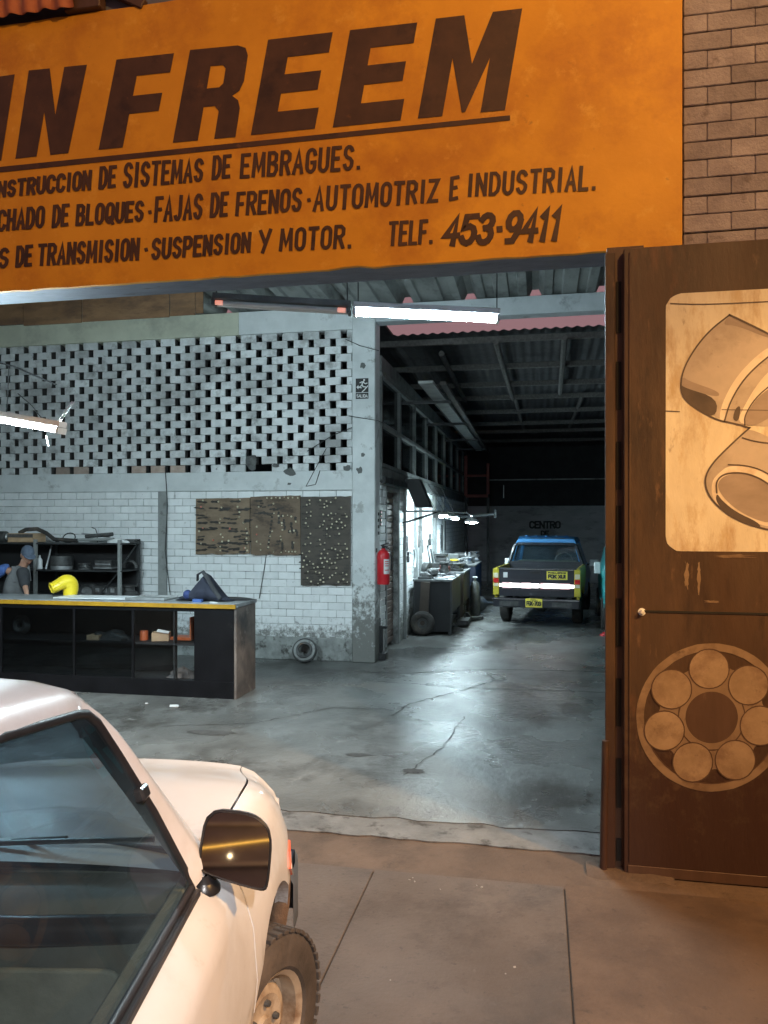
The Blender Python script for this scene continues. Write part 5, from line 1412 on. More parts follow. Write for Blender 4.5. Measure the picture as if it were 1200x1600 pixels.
# ================================================================== PERSON behind the counter
def skinned(name, verts, edges, rad, m, parent, sub=1, root=0, label=None):
    me = bpy.data.meshes.new(name)
    inv = wmat(parent).inverted()
    me.from_pydata([tuple(inv @ Vector(v)) for v in verts], edges, [])
    o = bpy.data.objects.new(name + '_tmp', me); COL.objects.link(o)
    md = o.modifiers.new('skin', 'SKIN'); md.use_smooth_shade = True; md.branch_smoothing = .4
    for i, sv in enumerate(me.skin_vertices[0].data):
        r_ = rad[i]
        sv.radius = r_ if isinstance(r_, tuple) else (r_, r_)
        sv.use_root = (i == root)
    ms = o.modifiers.new('sub', 'SUBSURF'); ms.levels = sub; ms.render_levels = sub
    dg = bpy.context.evaluated_depsgraph_get()
    nm = bpy.data.meshes.new_from_object(o.evaluated_get(dg))
    bpy.data.objects.remove(o)
    for p_ in nm.polygons: p_.use_smooth = True
    nm.materials.clear(); nm.materials.append(M[m])
    r = bpy.data.objects.new(name, nm); COL.objects.link(r); r.parent = parent
    if label: r['label'] = label
    return r
pb = atY(30, 900, 9.15)
pr = thing('person', 'person in a slate cap, grey vest and blue sleeves leaning over behind the counter', 'person', (pb.x, 9.15, 0))
def pp(px, py, dy=0.0):       # body points measured on the plane he stands in
    q = atY(px, py, 9.15); return Vector((q.x, 9.15 + dy, q.z))
neck = pp(36, 884); chest = pp(27, 900); waist = pp(24, 930); pelv = Vector((waist.x - .02, 9.17, .93))
head = pp(43, 868)
shR = pp(12, 888, -.06); shL = pp(44, 893, -.10)
elR = pp(-16, 908, -.10); haR = pp(-22, 934, -.22)
elL = pp(51, 912, -.16); haL = pp(63, 928, -.27)
V = [pelv, waist, chest, neck, head + Vector((0, 0, -.03)),
     shR, elR, haR, shL, elL, haL,
     pelv + Vector((-.10, 0, -.06)), pelv + Vector((-.13, -.03, -.48)), pelv + Vector((-.14, .03, -.86)), pelv + Vector((-.14, -.10, -.90)),
     pelv + Vector((.10, 0, -.06)), pelv + Vector((.14, -.05, -.48)), pelv + Vector((.12, .02, -.86)), pelv + Vector((.14, -.12, -.90))]
Ed = [(0, 1), (1, 2), (2, 3), (3, 4), (2, 5), (5, 6), (6, 7), (2, 8), (8, 9), (9, 10), (0, 11), (11, 12), (12, 13), (13, 14), (0, 15), (15, 16), (16, 17), (17, 18)]
rad = [(.12, .09), (.10, .07), (.10, .06), .05, .075, .045, .04, .03, .045, .04, .028, .09, .065, .045, .035, .09, .065, .045, .035]
body = skinned('body', V, Ed, rad, 'skin', pr, sub=2)
# head: ellipsoid with brow, nose, chin; faces right and down
Mh = Matrix.Translation(head) @ Euler((0, R(24), R(-38))).to_matrix().to_4x4()
mb = MB(); rows = []
for j in range(13):
    th = PI * j / 12
    row = []
    for i in range(20):
        ph = 2 * PI * i / 20
        x_ = math.sin(th) * math.cos(ph); y_ = math.sin(th) * math.sin(ph); z0_ = math.cos(th)
        q = Vector((x_ * .098, y_ * .075, z0_ * .122))
        f_ = max(0, x_)
        if z0_ < -.2: q.x += .012 * f_; q.y *= 1 - .25 * (-z0_ - .2)
        if abs(y_) < .28 and -.35 < z0_ < .12 and x_ > .5: q.x += .026 * (1 - abs(y_) / .28) * (1 - abs(z0_ + .15) / .30)
        if abs(z0_ - .12) < .12 and .15 < abs(y_) < .55 and x_ > .4: q.x -= .008
        if abs(z0_ + .52) < .08 and abs(y_) < .35 and x_ > .4: q.x += .006
        row.append(Mh @ q)
    rows.append(row)
mb.grid(rows, closed=True); hd = mb.build('head', 'skin', pr, smooth=70)
for s_ in (-1, 1):
    mb = MB(); rows = []
    for j in range(6):
        th = PI * j / 5
        rows.append([Mh @ Vector((-.005 + .022 * math.sin(th) * math.cos(2 * PI * i / 8), s_ * (.077 + .010 * math.sin(th) * math.sin(2 * PI * i / 8)), .0 + .034 * math.cos(th))) for i in range(8)])
    mb.grid(rows, closed=True); mb.build('ear', 'skin', hd, smooth=70)
    MB().lathe(Mh @ Vector((.083, s_ * .032, .015)), Mh.to_3x3() @ Vector((1, 0, 0)), [(.011, 0), (.008, .006), (.0005, .008)], 8).build('eye', 'hair', hd, smooth=60)
MB().box(Mh @ Vector((.094, 0, -.066)), (.008, .04, .007), rot=(0, R(24), R(-38))).build('mouth', 'red_frame', hd)
rows = []
for j in range(7):
    th = PI * .5 * j / 6
    rows.append([Mh @ Vector((-.006 + .104 * math.sin(th + .18) * math.cos(2 * PI * i / 20), .083 * math.sin(th + .18) * math.sin(2 * PI * i / 20), .02 + .116 * math.cos(th) * 1.0)) for i in range(20)])
cp_ = MB().grid(rows, closed=True, cap=True).build('cap', 'cap', pr, smooth=60)
pts = [(.07, -.078), (.125, -.07), (.165, -.04), (.175, 0), (.165, .04), (.125, .07), (.07, .078)]
mb = MB(); mb.prism([Mh @ Vector((x_, y_, .035 - .12 * (x_ - .07))) for x_, y_ in pts], Mh.to_3x3() @ Vector((0, 0, .010))); mb.build('visor', 'cap', cp_, bevel=.003)
rows = []
for j in range(4):
    z_ = .02 - j * .022
    rows.append([Mh @ Vector((-.004 + (.101 - j * .006) * math.cos(a), (.080 - j * .003) * math.sin(a), z_)) for a in [R(75 + 210 * i / 14) for i in range(15)]])
MB().grid(rows).build('hair', 'hair', pr, smooth=60)
# clothes over the body
skinned('vest', [pelv + Vector((0, 0, -.05)), waist, chest, chest.lerp(neck, .55), chest.lerp(shR, .62), chest.lerp(shL, .62)], [(0, 1), (1, 2), (2, 3), (2, 4), (2, 5)], [(.20, .15), (.20, .15), (.215, .155), .10, (.14, .125), (.14, .125)], 'vest', pr, sub=2)
for (s_, e_, h_) in ((shR, elR, haR), (shL, elL, haL)):
    blue_ = s_ is shR
    skinned('sleeve', [chest.lerp(s_, .75), s_, e_, e_.lerp(h_, .78 if blue_ else .25)], [(0, 1), (1, 2), (2, 3)], [.095, .092, .068, .05], 'blue' if blue_ else 'darkcloth', pr, sub=2)
skinned('trousers', [pelv, pelv + Vector((-.10, 0, -.06)), pelv + Vector((-.13, -.03, -.48)), pelv + Vector((-.14, .03, -.84)), pelv + Vector((.10, 0, -.06)), pelv + Vector((.14, -.05, -.48)), pelv + Vector((.12, .02, -.84))], [(0, 1), (1, 2), (2, 3), (0, 4), (4, 5), (5, 6)], [(.16, .125), .105, .08, .062, .105, .08, .062], 'darkcloth', pr, sub=2)
# hands: palm and five fingers
def hand(h, d, side):
    d = d.normalized(); up = Vector((0, 0, 1)); s_ = d.cross(up).normalized() * side; n_ = s_.cross(d) * side
    V = [h, h + d * .05, h + d * .085]; E = [(0, 1), (1, 2)]; Rr = [(.026, .02), (.038, .016), (.036, .014)]
    for k, (o_, L_) in enumerate(((-.030, .062), (-.010, .072), (.011, .068), (.031, .052))):
        b_ = len(V)
        V += [h + d * .092 + s_ * o_, h + d * (.092 + L_ * .5) + s_ * o_ * 1.1 - n_ * .010, h + d * (.092 + L_ * .88) + s_ * o_ * 1.1 - n_ * .034]
        E += [(2, b_), (b_, b_ + 1), (b_ + 1, b_ + 2)]; Rr += [.0095, .0085, .0075]
    b_ = len(V)
    V += [h + d * .035 - s_ * .042, h + d * .07 - s_ * .062 - n_ * .012, h + d * .098 - s_ * .060 - n_ * .02]
    E += [(1, b_), (b_, b_ + 1), (b_ + 1, b_ + 2)]; Rr += [.012, .0105, .009]
    skinned('hand', V, E, Rr, 'skin', pr, sub=1)
hand(haR, haR - elR, 1); hand(haL, haL - elL, -1)

# ================================================================== WORKBENCHES AND CLUTTER IN THE DRIVE
def bench(label, x0, x1, y0, y1, z, msides, mtop, end, sidem):
    t = thing('workbench', label, 'workbench', ((x0 + x1) / 2, y0, 0), 0, 'workbenches along the corridor wall')
    MB().span((x0 - .01, y0 - .02, z - .04), (x1 + .02, y1 + .01, z)).build('bench_top', mtop, t, bevel=.004)
    MB().span((x0 + .02, y0, .06 if end else .35), (x1 - .03, y0 + .03, z - .042)).build('end_panel', msides, t, bevel=.003)
    MB().span((x1 - .03, y0, .38), (x1, y1, z - .042)).build('side_panel', sidem, t, bevel=.003)
    for x_ in (x0 + .03, x1 - .035):
        for y_ in (y0 + .035, y1 - .04):
            MB().span((x_ - .03, y_ - .03, 0), (x_ + .03, y_ + .03, z - .043)).build('leg', sidem, t, bevel=.003)
    MB().span((x0 + .05, y0 + .06, .16), (x1 - .06, y1 - .06, .18)).build('under_shelf', 'benchblack', t)
    return t
bz = .98
bench('black and grey workbench nearest the pillar, with a tyre before it', -2.18, -1.50, 13.45, 15.0, bz, 'benchblack', 'benchtop', True, 'benchgrey')
bench('brown workbench between the grey and the blue one', -2.18, -1.46, 15.15, 16.6, bz + .02, 'benchbrown', 'benchtop', False, 'benchbrown')
bench('dark blue workbench farthest along the wall', -2.18, -1.36, 16.9, 18.7, 1.06, 'benchblue', 'benchtop', False, 'benchblue')
# tyre in front of the first bench
tc_ = atZ(661, 992, 0)
ty = thing('tyre', 'worn black tyre leaning against the end of the first workbench', 'tyre', (tc_.x, 13.28, 0))
rot = Matrix.Translation((tc_.x, 13.36, .215)) @ Euler((R(-10), 0, R(4))).to_matrix().to_4x4()
mb = MB(); mb.lathe((0, 0, 0), (0, -1, 0), [(.09, .03), (.10, .055), (.15, .075), (.19, .065), (.212, .04), (.215, -.04), (.19, -.065), (.10, -.055), (.09, -.03), (.09, .03)], 32); mb.xf(rot); mb.build('tread', 'rubber', ty, smooth=40)
mb = MB(); mb.lathe((0, 0, 0), (0, -1, 0), [(.001, .0), (.04, .0), (.05, .03), (.088, .034), (.088, -.03)], 24); mb.xf(rot); mb.build('hub', 'castiron', ty, smooth=40)
# things on the benches
def bp(x, y, z): return Vector((x, y, z))
def rod(a, b, r, n=8): return MB().cyl(a, b, r, n)
BI = []
def bi(name, label, cat, parts, loc): BI.append(item(name, label, cat, parts, loc))
p = bp(-1.98, 13.55, bz); bi('parts_tray', 'dark green tray heaped with fittings at the near left bench corner', 'tray', [('tray', 'benchgrey', MB().box(p + Vector((0, 0, .02)), (.24, .2, .04)), None), ('fittings', 'castiron', lump(p + Vector((0, 0, .04)), .10, .08, .08, seed=41, rough=.4), 50)], p)
p = bp(-1.72, 13.62, bz); bi('steel_plate', 'bright flat steel plate at the near edge of the first bench', 'steel plate', [('plate', 'greysteel', MB().box(p + Vector((0, 0, .01)), (.24, .16, .018), rot=(0, 0, .3)), None)], p)
p = bp(-1.60, 13.95, bz); bi('steel_plate', 'second bright steel plate lying behind the first on the near bench', 'steel plate', [('plate', 'whitepaint', MB().box(p + Vector((0, 0, .012)), (.16, .3, .022), rot=(0, 0, -.1)), None)], p)
p = bp(-1.95, 13.95, bz); bi('long_rod', 'long steel rod lying slanted over the first workbench', 'rod', [('rod', 'greysteel', rod(p + Vector((-.15, -.2, .10)), p + Vector((.3, .3, .03)), .016), 50)], p)
p = bp(-2.02, 14.2, bz); bi('hub_drum', 'upright dark brake drum against the wall on the first bench', 'brake drum', [('drum', 'castiron', MB().lathe(p + Vector((0, 0, .13)), (1, -.4, 0), [(.04, .03), (.12, .03), (.13, 0), (.13, -.08), (.04, -.08), (.04, .03)], 20), 40)], p)
p = bp(-1.78, 14.35, bz); bi('wrench', 'open wrench lying on the middle of the first bench', 'wrench', [('wrench', 'greysteel', MB().box(p + Vector((0, 0, .012)), (.03, .26, .012), rot=(0, 0, .5)).lathe(p + Vector((-.06, .11, .006)), (0, 0, 1), [(.015, 0), (.035, 0), (.035, .014), (.015, .014), (.015, 0)], 10), None)], p)
p = bp(-1.65, 14.6, bz); bi('clutch_disc', 'flat grey clutch disc lying near the edge of the first bench', 'clutch disc', [('disc', 'greysteel', MB().lathe(p, (0, 0, 1), [(.03, .0), (.12, .0), (.12, .012), (.05, .014), (.045, .03), (.02, .03), (.03, 0)], 24), 40)], p)
p = bp(-1.98, 14.75, bz); bi('bench_vise', 'black bench vise at the far end of the first bench', 'vise', [('base', 'castiron', MB().box(p + Vector((0, 0, .05)), (.14, .18, .10)), None), ('jaw', 'castiron', MB().box(p + Vector((.02, -.06, .16)), (.16, .06, .12)).box(p + Vector((.02, .06, .16)), (.16, .06, .12)), None), ('handle', 'greysteel', rod(p + Vector((-.08, -.14, .1)), p + Vector((.12, -.14, .12)), .010), 50)], p)
p = bp(-1.85, 15.3, bz + .02); bi('red_toolbox', 'dark red toolbox on the near end of the brown bench', 'toolbox', [('box', 'red_frame', MB().box(p + Vector((0, 0, .06)), (.2, .32, .12)), None), ('handle', 'darksteel', MB().tube([p + Vector((0, -.1, .12)), p + Vector((0, -.08, .16)), p + Vector((0, .08, .16)), p + Vector((0, .1, .12))], .009, 6), 50)], p)
p = bp(-1.62, 15.5, bz + .02); bi('oily_housing', 'oily round housing at the edge of the brown bench', 'housing', [('housing', 'castiron', housing_mb(p, .26, .26, .16), 40)], p)
p = bp(-1.72, 15.9, bz + .02); bi('yellow_can', 'dark can with a yellow lid on the brown bench', 'can', [('can', 'castiron', MB().lathe(p, (0, 0, 1), [(.001, 0), (.09, 0), (.09, .18), (.085, .19), (.001, .19)], 16), 40), ('lid', 'yellow', MB().lathe(p + Vector((0, 0, .191)), (0, 0, 1), [(.001, 0), (.088, 0), (.088, .02), (.05, .03), (.001, .03)], 16), 40)], p)
for k in range(4):
    p = bp(-2.08 + .03 * k, 15.1 + .22 * k, bz + .02)
    bi('pry_bar', ['first pry bar leaning on the wall behind the red toolbox', 'second, thicker pry bar leaning on the wall by the toolbox', 'third pry bar leaning towards the yellow-lidded can', 'last, shortest pry bar leaning beyond the yellow-lidded can'][k], 'pry bar', [('bar', 'darksteel', rod(p, p + Vector((-.10, .06 + .05 * k, .52 - .07 * k)), .014 + .004 * (k == 1)), 50)], p)
p = bp(-1.95, 16.25, bz + .02); bi('dark_pump', 'dark pump with a round flange at the far end of the brown bench', 'pump', [('pump', 'castiron', MB().lathe(p + Vector((0, 0, .12)), (0, -1, .2), [(.001, .16), (.05, .15), (.07, .08), (.11, .07), (.11, .03), (.08, .02), (.08, -.1), (.001, -.1)], 18), 40), ('foot', 'castiron', MB().box(p + Vector((0, 0, .03)), (.18, .18, .06)), None)], p)
p = bp(-1.58, 17.2, 1.06); bi('pale_housing', 'pale aluminium housing at the near edge of the blue bench', 'housing', [('housing', 'greysteel', housing_mb(p, .24, .24, .14), 40)], p)
p = bp(-1.62, 17.8, 1.06); bi('pipe_length', 'pale pipe length lying on the blue bench', 'pipe', [('pipe', 'greysteel', rod(p + Vector((-.3, -.1, .05)), p + Vector((.2, .3, .05)), .045, 12), 50)], p)
p = bp(-1.9, 17.3, 1.06); bi('carton', 'grey carton against the wall on the blue bench', 'carton', [('box', 'steelgrey', MB().box(p + Vector((0, 0, .11)), (.22, .26, .2), rot=(0, 0, .2)), None)], p)
p = bp(-1.85, 18.3, 1.06); bi('grinder', 'dark bench grinder at the far end of the blue bench', 'grinder', [('motor', 'castiron', MB().lathe(p + Vector((-.12, 0, .13)), (1, 0, 0), [(.001, 0), (.07, 0), (.08, .05), (.08, .19), (.07, .24), (.001, .24)], 16), 40), ('wheel', 'greysteel', MB().lathe(p + Vector((.13, 0, .13)), (1, 0, 0), [(.001, 0), (.09, 0), (.09, .03), (.001, .03)], 18), 40), ('foot', 'castiron', MB().box(p + Vector((0, 0, .03)), (.16, .14, .06)), None)], p)
def motor(p, r, L_, ax=(1, 0, 0)):
    ax = Vector(ax).normalized()
    mb = MB(); mb.lathe(p + Vector((0, 0, r + .03)) - ax * L_ / 2, ax, [(.001, 0), (r * .6, 0), (r * .8, L_ * .08), (r, L_ * .15), (r, L_ * .8), (r * .75, L_ * .9), (r * .3, L_ * .92), (r * .25, L_ * 1.25), (.001, L_ * 1.25)], 16)
    return mb
p = bp(-1.88, 13.75, bz); bi('electric_motor', 'black electric motor lying across the first workbench', 'motor', [('casing', 'castiron', motor(p, .075, .24, (.6, 1, 0)), 40), ('foot', 'castiron', MB().box(p + Vector((0, 0, .02)), (.16, .18, .04)), None)], p)
p = bp(-1.62, 14.25, bz); bi('oily_rag', 'dark oily rag crumpled near the edge of the first bench', 'rag', [('rag', 'darkcloth', lump(p, .11, .16, .07, seed=51, rough=.45), 60)], p)
p = bp(-1.80, 14.85, bz); bi('pump_body', 'upright black pump body between the vise and the bench edge', 'pump', [('body', 'castiron', housing_mb(p, .2, .2, .24), 40), ('spout', 'castiron', MB().cyl(p + Vector((0, 0, .18)), p + Vector((.16, -.05, .2)), .03, 10), 50)], p)
p = bp(-1.55, 15.85, bz + .02); bi('starter_motor', 'black starter motor at the edge of the brown bench by the can', 'motor', [('casing', 'castiron', motor(p, .065, .3, (.2, 1, 0)), 40), ('solenoid', 'castiron', MB().cyl(p + Vector((-.02, -.08, .2)), p + Vector((.0, .1, .2)), .03, 10), 50)], p)
p = bp(-1.98, 15.75, bz + .02); bi('gearbox_casing', 'tall oily gearbox casing against the wall on the brown bench', 'gearbox', [('casing', 'castiron', housing_mb(p, .3, .3, .34), 40), ('cover', 'castiron', MB().box(p + Vector((.02, -.15, .16)), (.2, .03, .2)), None)], p)
p = bp(-1.60, 16.35, bz + .02); bi('chain_heap', 'heap of dark chain at the far edge of the brown bench', 'chain', [('heap', 'castiron', lump(p, .12, .15, .12, seed=57, rough=.5), 40)], p)
p = bp(-1.55, 17.5, 1.06); bi('valve_block', 'dark valve block in front of the pipe on the blue bench', 'valve block', [('block', 'castiron', MB().box(p + Vector((0, 0, .08)), (.2, .24, .16), rot=(0, 0, .3)), None), ('port', 'greysteel', MB().cyl(p + Vector((0, 0, .16)), p + Vector((0, 0, .24)), .03, 12), 50)], p)
p = bp(-1.50, 18.3, 1.06); bi('drum_stack', 'stack of two dark brake drums at the far edge of the blue bench', 'brake drums', [('lower_drum', 'castiron', housing_mb(p, .26, .26, .12), 40), ('upper_drum', 'castiron', housing_mb(p + Vector((.01, .01, .121)), .22, .22, .11), 40)], p)
p = bp(-1.32, 16.3, 0); bi('gas_bottle', 'dark gas bottle standing on the floor beside the brown workbench', 'gas bottle', [('bottle', 'castiron', MB().lathe(p, (0, 0, 1), [(.001, 0), (.10, 0), (.105, .02), (.105, .62), (.07, .72), (.03, .75), (.03, .80), (.001, .80)], 18), 40), ('valve', 'greysteel', MB().cyl(p + Vector((-.05, 0, .82)), p + Vector((.05, 0, .82)), .018, 8), 50)], p)
p = bp(-1.30, 17.1, 0); bi('differential', 'oily differential casing on the floor beside the blue workbench', 'axle part', [('casing', 'castiron', MB().lathe(p + Vector((0, 0, .18)), (1, .5, 0), [(.03, -.35), (.05, -.2), (.16, -.08), (.18, 0), (.16, .08), (.05, .2), (.03, .35)], 18), 40)], p)
# things hanging on the lit wall over the benches
hang_spec = [(13.0, 1.62, .10, .26, 'black hand drill hanging on the wall left of the first lamp', 'darksteel'), (13.15, 1.38, .07, .18, 'small black clamp hanging below the hand drill', 'darksteel'), (14.3, 1.72, .10, .42, 'tall dark belt hanging under the first bench lamp', 'rubber'), (14.75, 1.52, .12, .26, 'dark bracket hanging just above the bench vise', 'castiron'), (15.9, 1.62, .10, .24, 'dark hook iron hanging near the second lamp', 'castiron'), (17.9, 1.62, .07, .6, 'long dark saw blade hanging past the dome lamp', 'darksteel'), (18.5, 1.66, .07, .7, 'longest dark bar hanging at the far end of the wall', 'darksteel')]
for y, z, w, h_, lb, m_ in hang_spec:
    t = thing('hanging_tool', lb, 'tool', (SX + .03, y, z))
    pts = []
    for (u, v) in ((-.2, .5), (.2, .5), (.25, .1), (.5, 0), (.45, -.3), (.2, -.5), (-.25, -.5), (-.4, -.2), (-.5, .1), (-.2, .2)):
        pts.append((SX + .02, y + u * w * 2, z + v * h_))
    MB().prism(pts, (.035, 0, 0)).build('tool_body', m_, t, bevel=.004)
    MB().cyl((SX, y, z + h_ * .5), (SX + .06, y, z + h_ * .5 + .01), .006, 6).build('nail', 'greysteel', t)
t = thing('wall_hose', 'pale coiled air hose hanging on the bright wall over the first bench', 'hose', (SX + .03, 13.7, 1.5))
MB().tube([(SX + .04, 13.6 + .30 * math.sin(a), 1.32 + .20 * math.cos(a)) for a in [R(-50 + 190 * i / 14) for i in range(15)]], .022, 8).build('hose', 'wirewhite', t, smooth=60)
# dark pilasters between the lit wall panels
for y, w in ((13.98, .16), (14.62, .05), (16.5, .30), (18.15, .05)):
    MB().span((SX + .001, y, .0), (SX + .06, y + w, 2.58)).build('wall_pilaster', 'steelgrey', sw, bevel=.004)
for y in (12.9, 14.02):
    MB().span((SX + .001, y - .02, 0), (SX + .05, y + .02, 2.58)).build('wall_conduit', 'steelgrey', sw)
# stuff under and beside benches
p = bp(-2.0, 13.34, 0); item('leaning_plank', 'brown plank leaning against the end of the first workbench', 'plank', [('plank', 'benchbrown', MB().box(p + Vector((.02, .04, .47)), (.16, .03, .94), rot=(-.05, .05, 0)), None)], p)
p = bp(-1.38, 15.4, 0); item('floor_scrap', 'dark axle scrap on the floor beside the brown workbench', 'scrap', [('axle', 'castiron', MB().cyl(p + Vector((-.2, -.3, .05)), p + Vector((.25, .3, .05)), .045, 10).lathe(p + Vector((-.05, 0, .07)), (.6, 1, 0), [(.03, 0), (.11, 0), (.11, .04), (.03, .04), (.03, 0)], 14), 40)], p)
p = bp(-1.42, 14.9, 0); item('floor_jack', 'low dark floor jack poking out under the first workbench', 'floor jack', [('frame', 'castiron', MB().box(p + Vector((0, 0, .07)), (.2, .6, .09)), None), ('handle', 'darksteel', rod(p + Vector((0, .2, .1)), p + Vector((-.05, .5, .5)), .015), 50)], p)

# papers on the floor
for k, (px, py, w, lb) in enumerate(((272, 1104, .09, 'white paper scrap on the floor in front of the counter'), (229, 1100, .03, 'tiny white scrap left of the paper before the counter'))):
    q = atZ(px, py, 0)
    o = MB().box((q.x, q.y, .008), (w, w * .8, .006), rot=(.05, .06, .4)).build('paper_scrap', 'paper'); tag(o, lb, 'paper scrap')
rs = random.Random(11)
for k in range(9):
    px, py = [(640, 1375), (648, 1378), (745, 1384), (753, 1387), (688, 1390), (790, 1522), (804, 1512), (610, 1532), (645, 1372)][k]
    q = atZ(px, py, -.05)
    w = rs.uniform(.004, .009)
    o = MB().box((q.x, q.y, -.05 + w * .4 if q.y < 4.4 else -.045), (w * 1.5, w, w * .8), rot=(rs.uniform(0, 1), 0, rs.uniform(0, 3))).build('pebble', 'grit')
    tag(o, 'small pale pebble lying on the pavement before the ramp', 'pebble', 'pale pebbles on the pavement')

# ================================================================== PICKUP TRUCK down the drive
tl = atD(838, 952, 14.5)
tk = thing('pickup_truck', 'pickup truck with a dark tailgate, blue cab and yellow corner lamps, seen from behind', 'pickup truck', (tl.x, tl.y, 0), R(-6.5))
def TB(name, mb, m, parent=None, **kw):
    return mb.build(name, m, parent or tk, local=True, **kw)
W2 = .81
TB('tailgate', MB().span((-.70, -.02, .58), (.70, .03, 1.12)), 'tailgate', bevel=.012, seg=2)
# bed sides with rounded wheel arch
def bed_side(s):
    rows = []
    for i in range(33):
        y = .0 + 1.62 * i / 32
        zb = .55
        dd = .40 ** 2 - (y - .88) ** 2
        if dd > 0: zb = max(zb, .34 + math.sqrt(dd))
        prof = [(W2 - .03, 1.12), (W2, 1.07), (W2 + .005, .9), (W2 - .005, max(zb, .75)), (W2 - .02, zb)]
        rows.append([Vector((s * x, y, max(z, zb))) for x, z in prof])
    mb = MB(); mb.grid(rows)
    inner = [[Vector((s * (W2 - .07), p.y, p.z)) for p in (r[0], r[-1])] for r in rows]
    mb.grid([[r[0] for r in rows], [q[0] for q in inner]]); mb.grid([[q[0] for q in inner], [q[1] for q in inner]]); mb.grid([[r[-1] for r in rows], [q[1] for q in inner]])
    mb.poly([rows[0][0], rows[0][1], rows[0][2], rows[0][3], rows[0][4], inner[0][1], inner[0][0]])
    return mb
for s in (-1, 1):
    TB('bed_side', bed_side(s), 'truckyellow', smooth=40)
TB('bed_floor', MB().span((-.73, .03, .62), (.73, 1.6, .66)), 'tailgate')
TB('bed_front', MB().span((-.74, 1.56, .6), (.74, 1.6, 1.12)), 'tailgate')
# cab
def cab_ring(y, wb, wt, zt_, zb_=.55):
    return [Vector((x, y, z)) for x, z in ((-wb, zb_), (-wb - .01, .85), (-wb + .01, 1.10), (-wt - .01, zt_ - .12), (-wt + .05, zt_ - .02), (-.3, zt_), (.3, zt_), (wt - .05, zt_ - .02), (wt + .01, zt_ - .12), (wb - .01, 1.10), (wb + .01, .85), (wb, zb_))]
mb = MB()
R0 = cab_ring(1.66, .78, .62, 1.66); R1 = cab_ring(2.0, .79, .64, 1.70); R2 = cab_ring(2.75, .79, .64, 1.68)
mb.grid([[R0[2], R0[3], R0[4], R0[5], R0[6], R0[7], R0[8], R0[9]][1:-1], [R1[k] for k in range(3, 9)], [R2[k] for k in range(3, 9)]])
cb = TB('cab_roof', mb, 'truckblue', smooth=40)
mb = MB()
for k in range(5):
    mb.box((-.42 + .21 * k, 1.9, 1.70), (.03, .4, .014))
TB('roof_rib', mb, 'truckblue', cb)
mb = MB()
for s in (-1, 1):
    mb.grid([[Vector((s * .78, y, .5)), Vector((s * .79, y, .8)), Vector((s * .78, y, 1.08))] for y in (1.66, 2.3, 3.1)])
mb.poly([R0[0], R0[1], R0[2], R0[9], R0[10], R0[11]])
TB('cab_body', mb, 'truckblue', smooth=40)
# rear header band (blue) over the window, and blue rear pillars
TB('rear_header', MB().prism([(-.61, 1.655, 1.51), (.61, 1.655, 1.51), (.62, 1.655, 1.56), (.57, 1.655, 1.64), (-.57, 1.655, 1.64), (-.62, 1.655, 1.56)], (0, .03, 0)), 'truckblue', bevel=.006)
for s in (-1, 1):
    TB('pillar', MB().prism([(s * .77, 1.66, 1.08), (s * .70, 1.66, 1.08), (s * .58, 1.66, 1.52), (s * .63, 1.66, 1.54)], (0, .06, 0)), 'truckblue')
    TB('pillar', MB().prism([(s * .77, 3.05, 1.06), (s * .70, 3.05, 1.06), (s * .56, 2.72, 1.58), (s * .62, 2.72, 1.56)], (0, .05, 0)), 'truckblue', label='front windscreen pillar')
    TB('side_glass', MB().poly([(s * .765, 1.75, 1.09), (s * .63, 1.78, 1.54), (s * .62, 2.70, 1.54), (s * .765, 3.03, 1.09)]), 'carglass')
# dark sports frame round the rear window, standing in the bed
fr = MB(); fo = [(-.76, 1.60, 1.10), (-.63, 1.60, 1.50), (-.57, 1.60, 1.53), (.57, 1.60, 1.53), (.63, 1.60, 1.50), (.76, 1.60, 1.10)]
fr.tube([Vector(q) for q in fo], .035, 8); fr.span((-.75, 1.57, 1.08), (.75, 1.63, 1.17))
TB('rear_frame', fr, 'tailgate', smooth=50)
TB('rear_glass', MB().poly([(-.69, 1.645, 1.12), (.69, 1.645, 1.12), (.58, 1.645, 1.51), (-.58, 1.645, 1.51)]), 'carglass')
TB('windscreen', MB().poly([(-.70, 3.08, 1.08), (.70, 3.08, 1.08), (.58, 2.75, 1.60), (-.58, 2.75, 1.60)]), 'carglass')
TB('seat', MB().span((-.62, 1.85, .75), (.62, 2.1, 1.18)), 'seat', bevel=.04, seg=2)
sw_ = MB(); sw_.tube([Vector((-.0 + .30 + .19 * math.cos(a), 2.52 + .05 * math.sin(a), 1.14 + .17 * math.sin(a))) for a in [2 * PI * i / 20 for i in range(21)]], .016, 6, cap=False); sw_.cyl((.3, 2.5, 1.14), (.3, 2.8, .95), .03); sw_.box((.3, 2.52, 1.14), (.34, .02, .04))
TB('steering_wheel', sw_, 'steelgrey', smooth=50)
TB('rear_view_mirror', MB().box((0, 2.66, 1.50), (.2, .02, .06)), 'blackplastic')
# bonnet
mb = MB(); mb.grid([[Vector((x * .76, y, z - .05 * x * x)) for x in (-1, -.6, 0, .6, 1)] for y, z in ((3.06, 1.06), (3.9, 1.02), (4.2, .92), (4.25, .5))]); 
for s in (-1, 1):
    mb.grid([[Vector((s * .76, y, z - .05)), Vector((s * .78, y, .8)), Vector((s * .77, y, .72 if 3.15 < y < 3.9 else .45))] for y, z in ((3.06, 1.06), (3.5, 1.04), (3.9, 1.02), (4.2, .92))])
TB('bonnet', mb, 'truckblue', smooth=40)
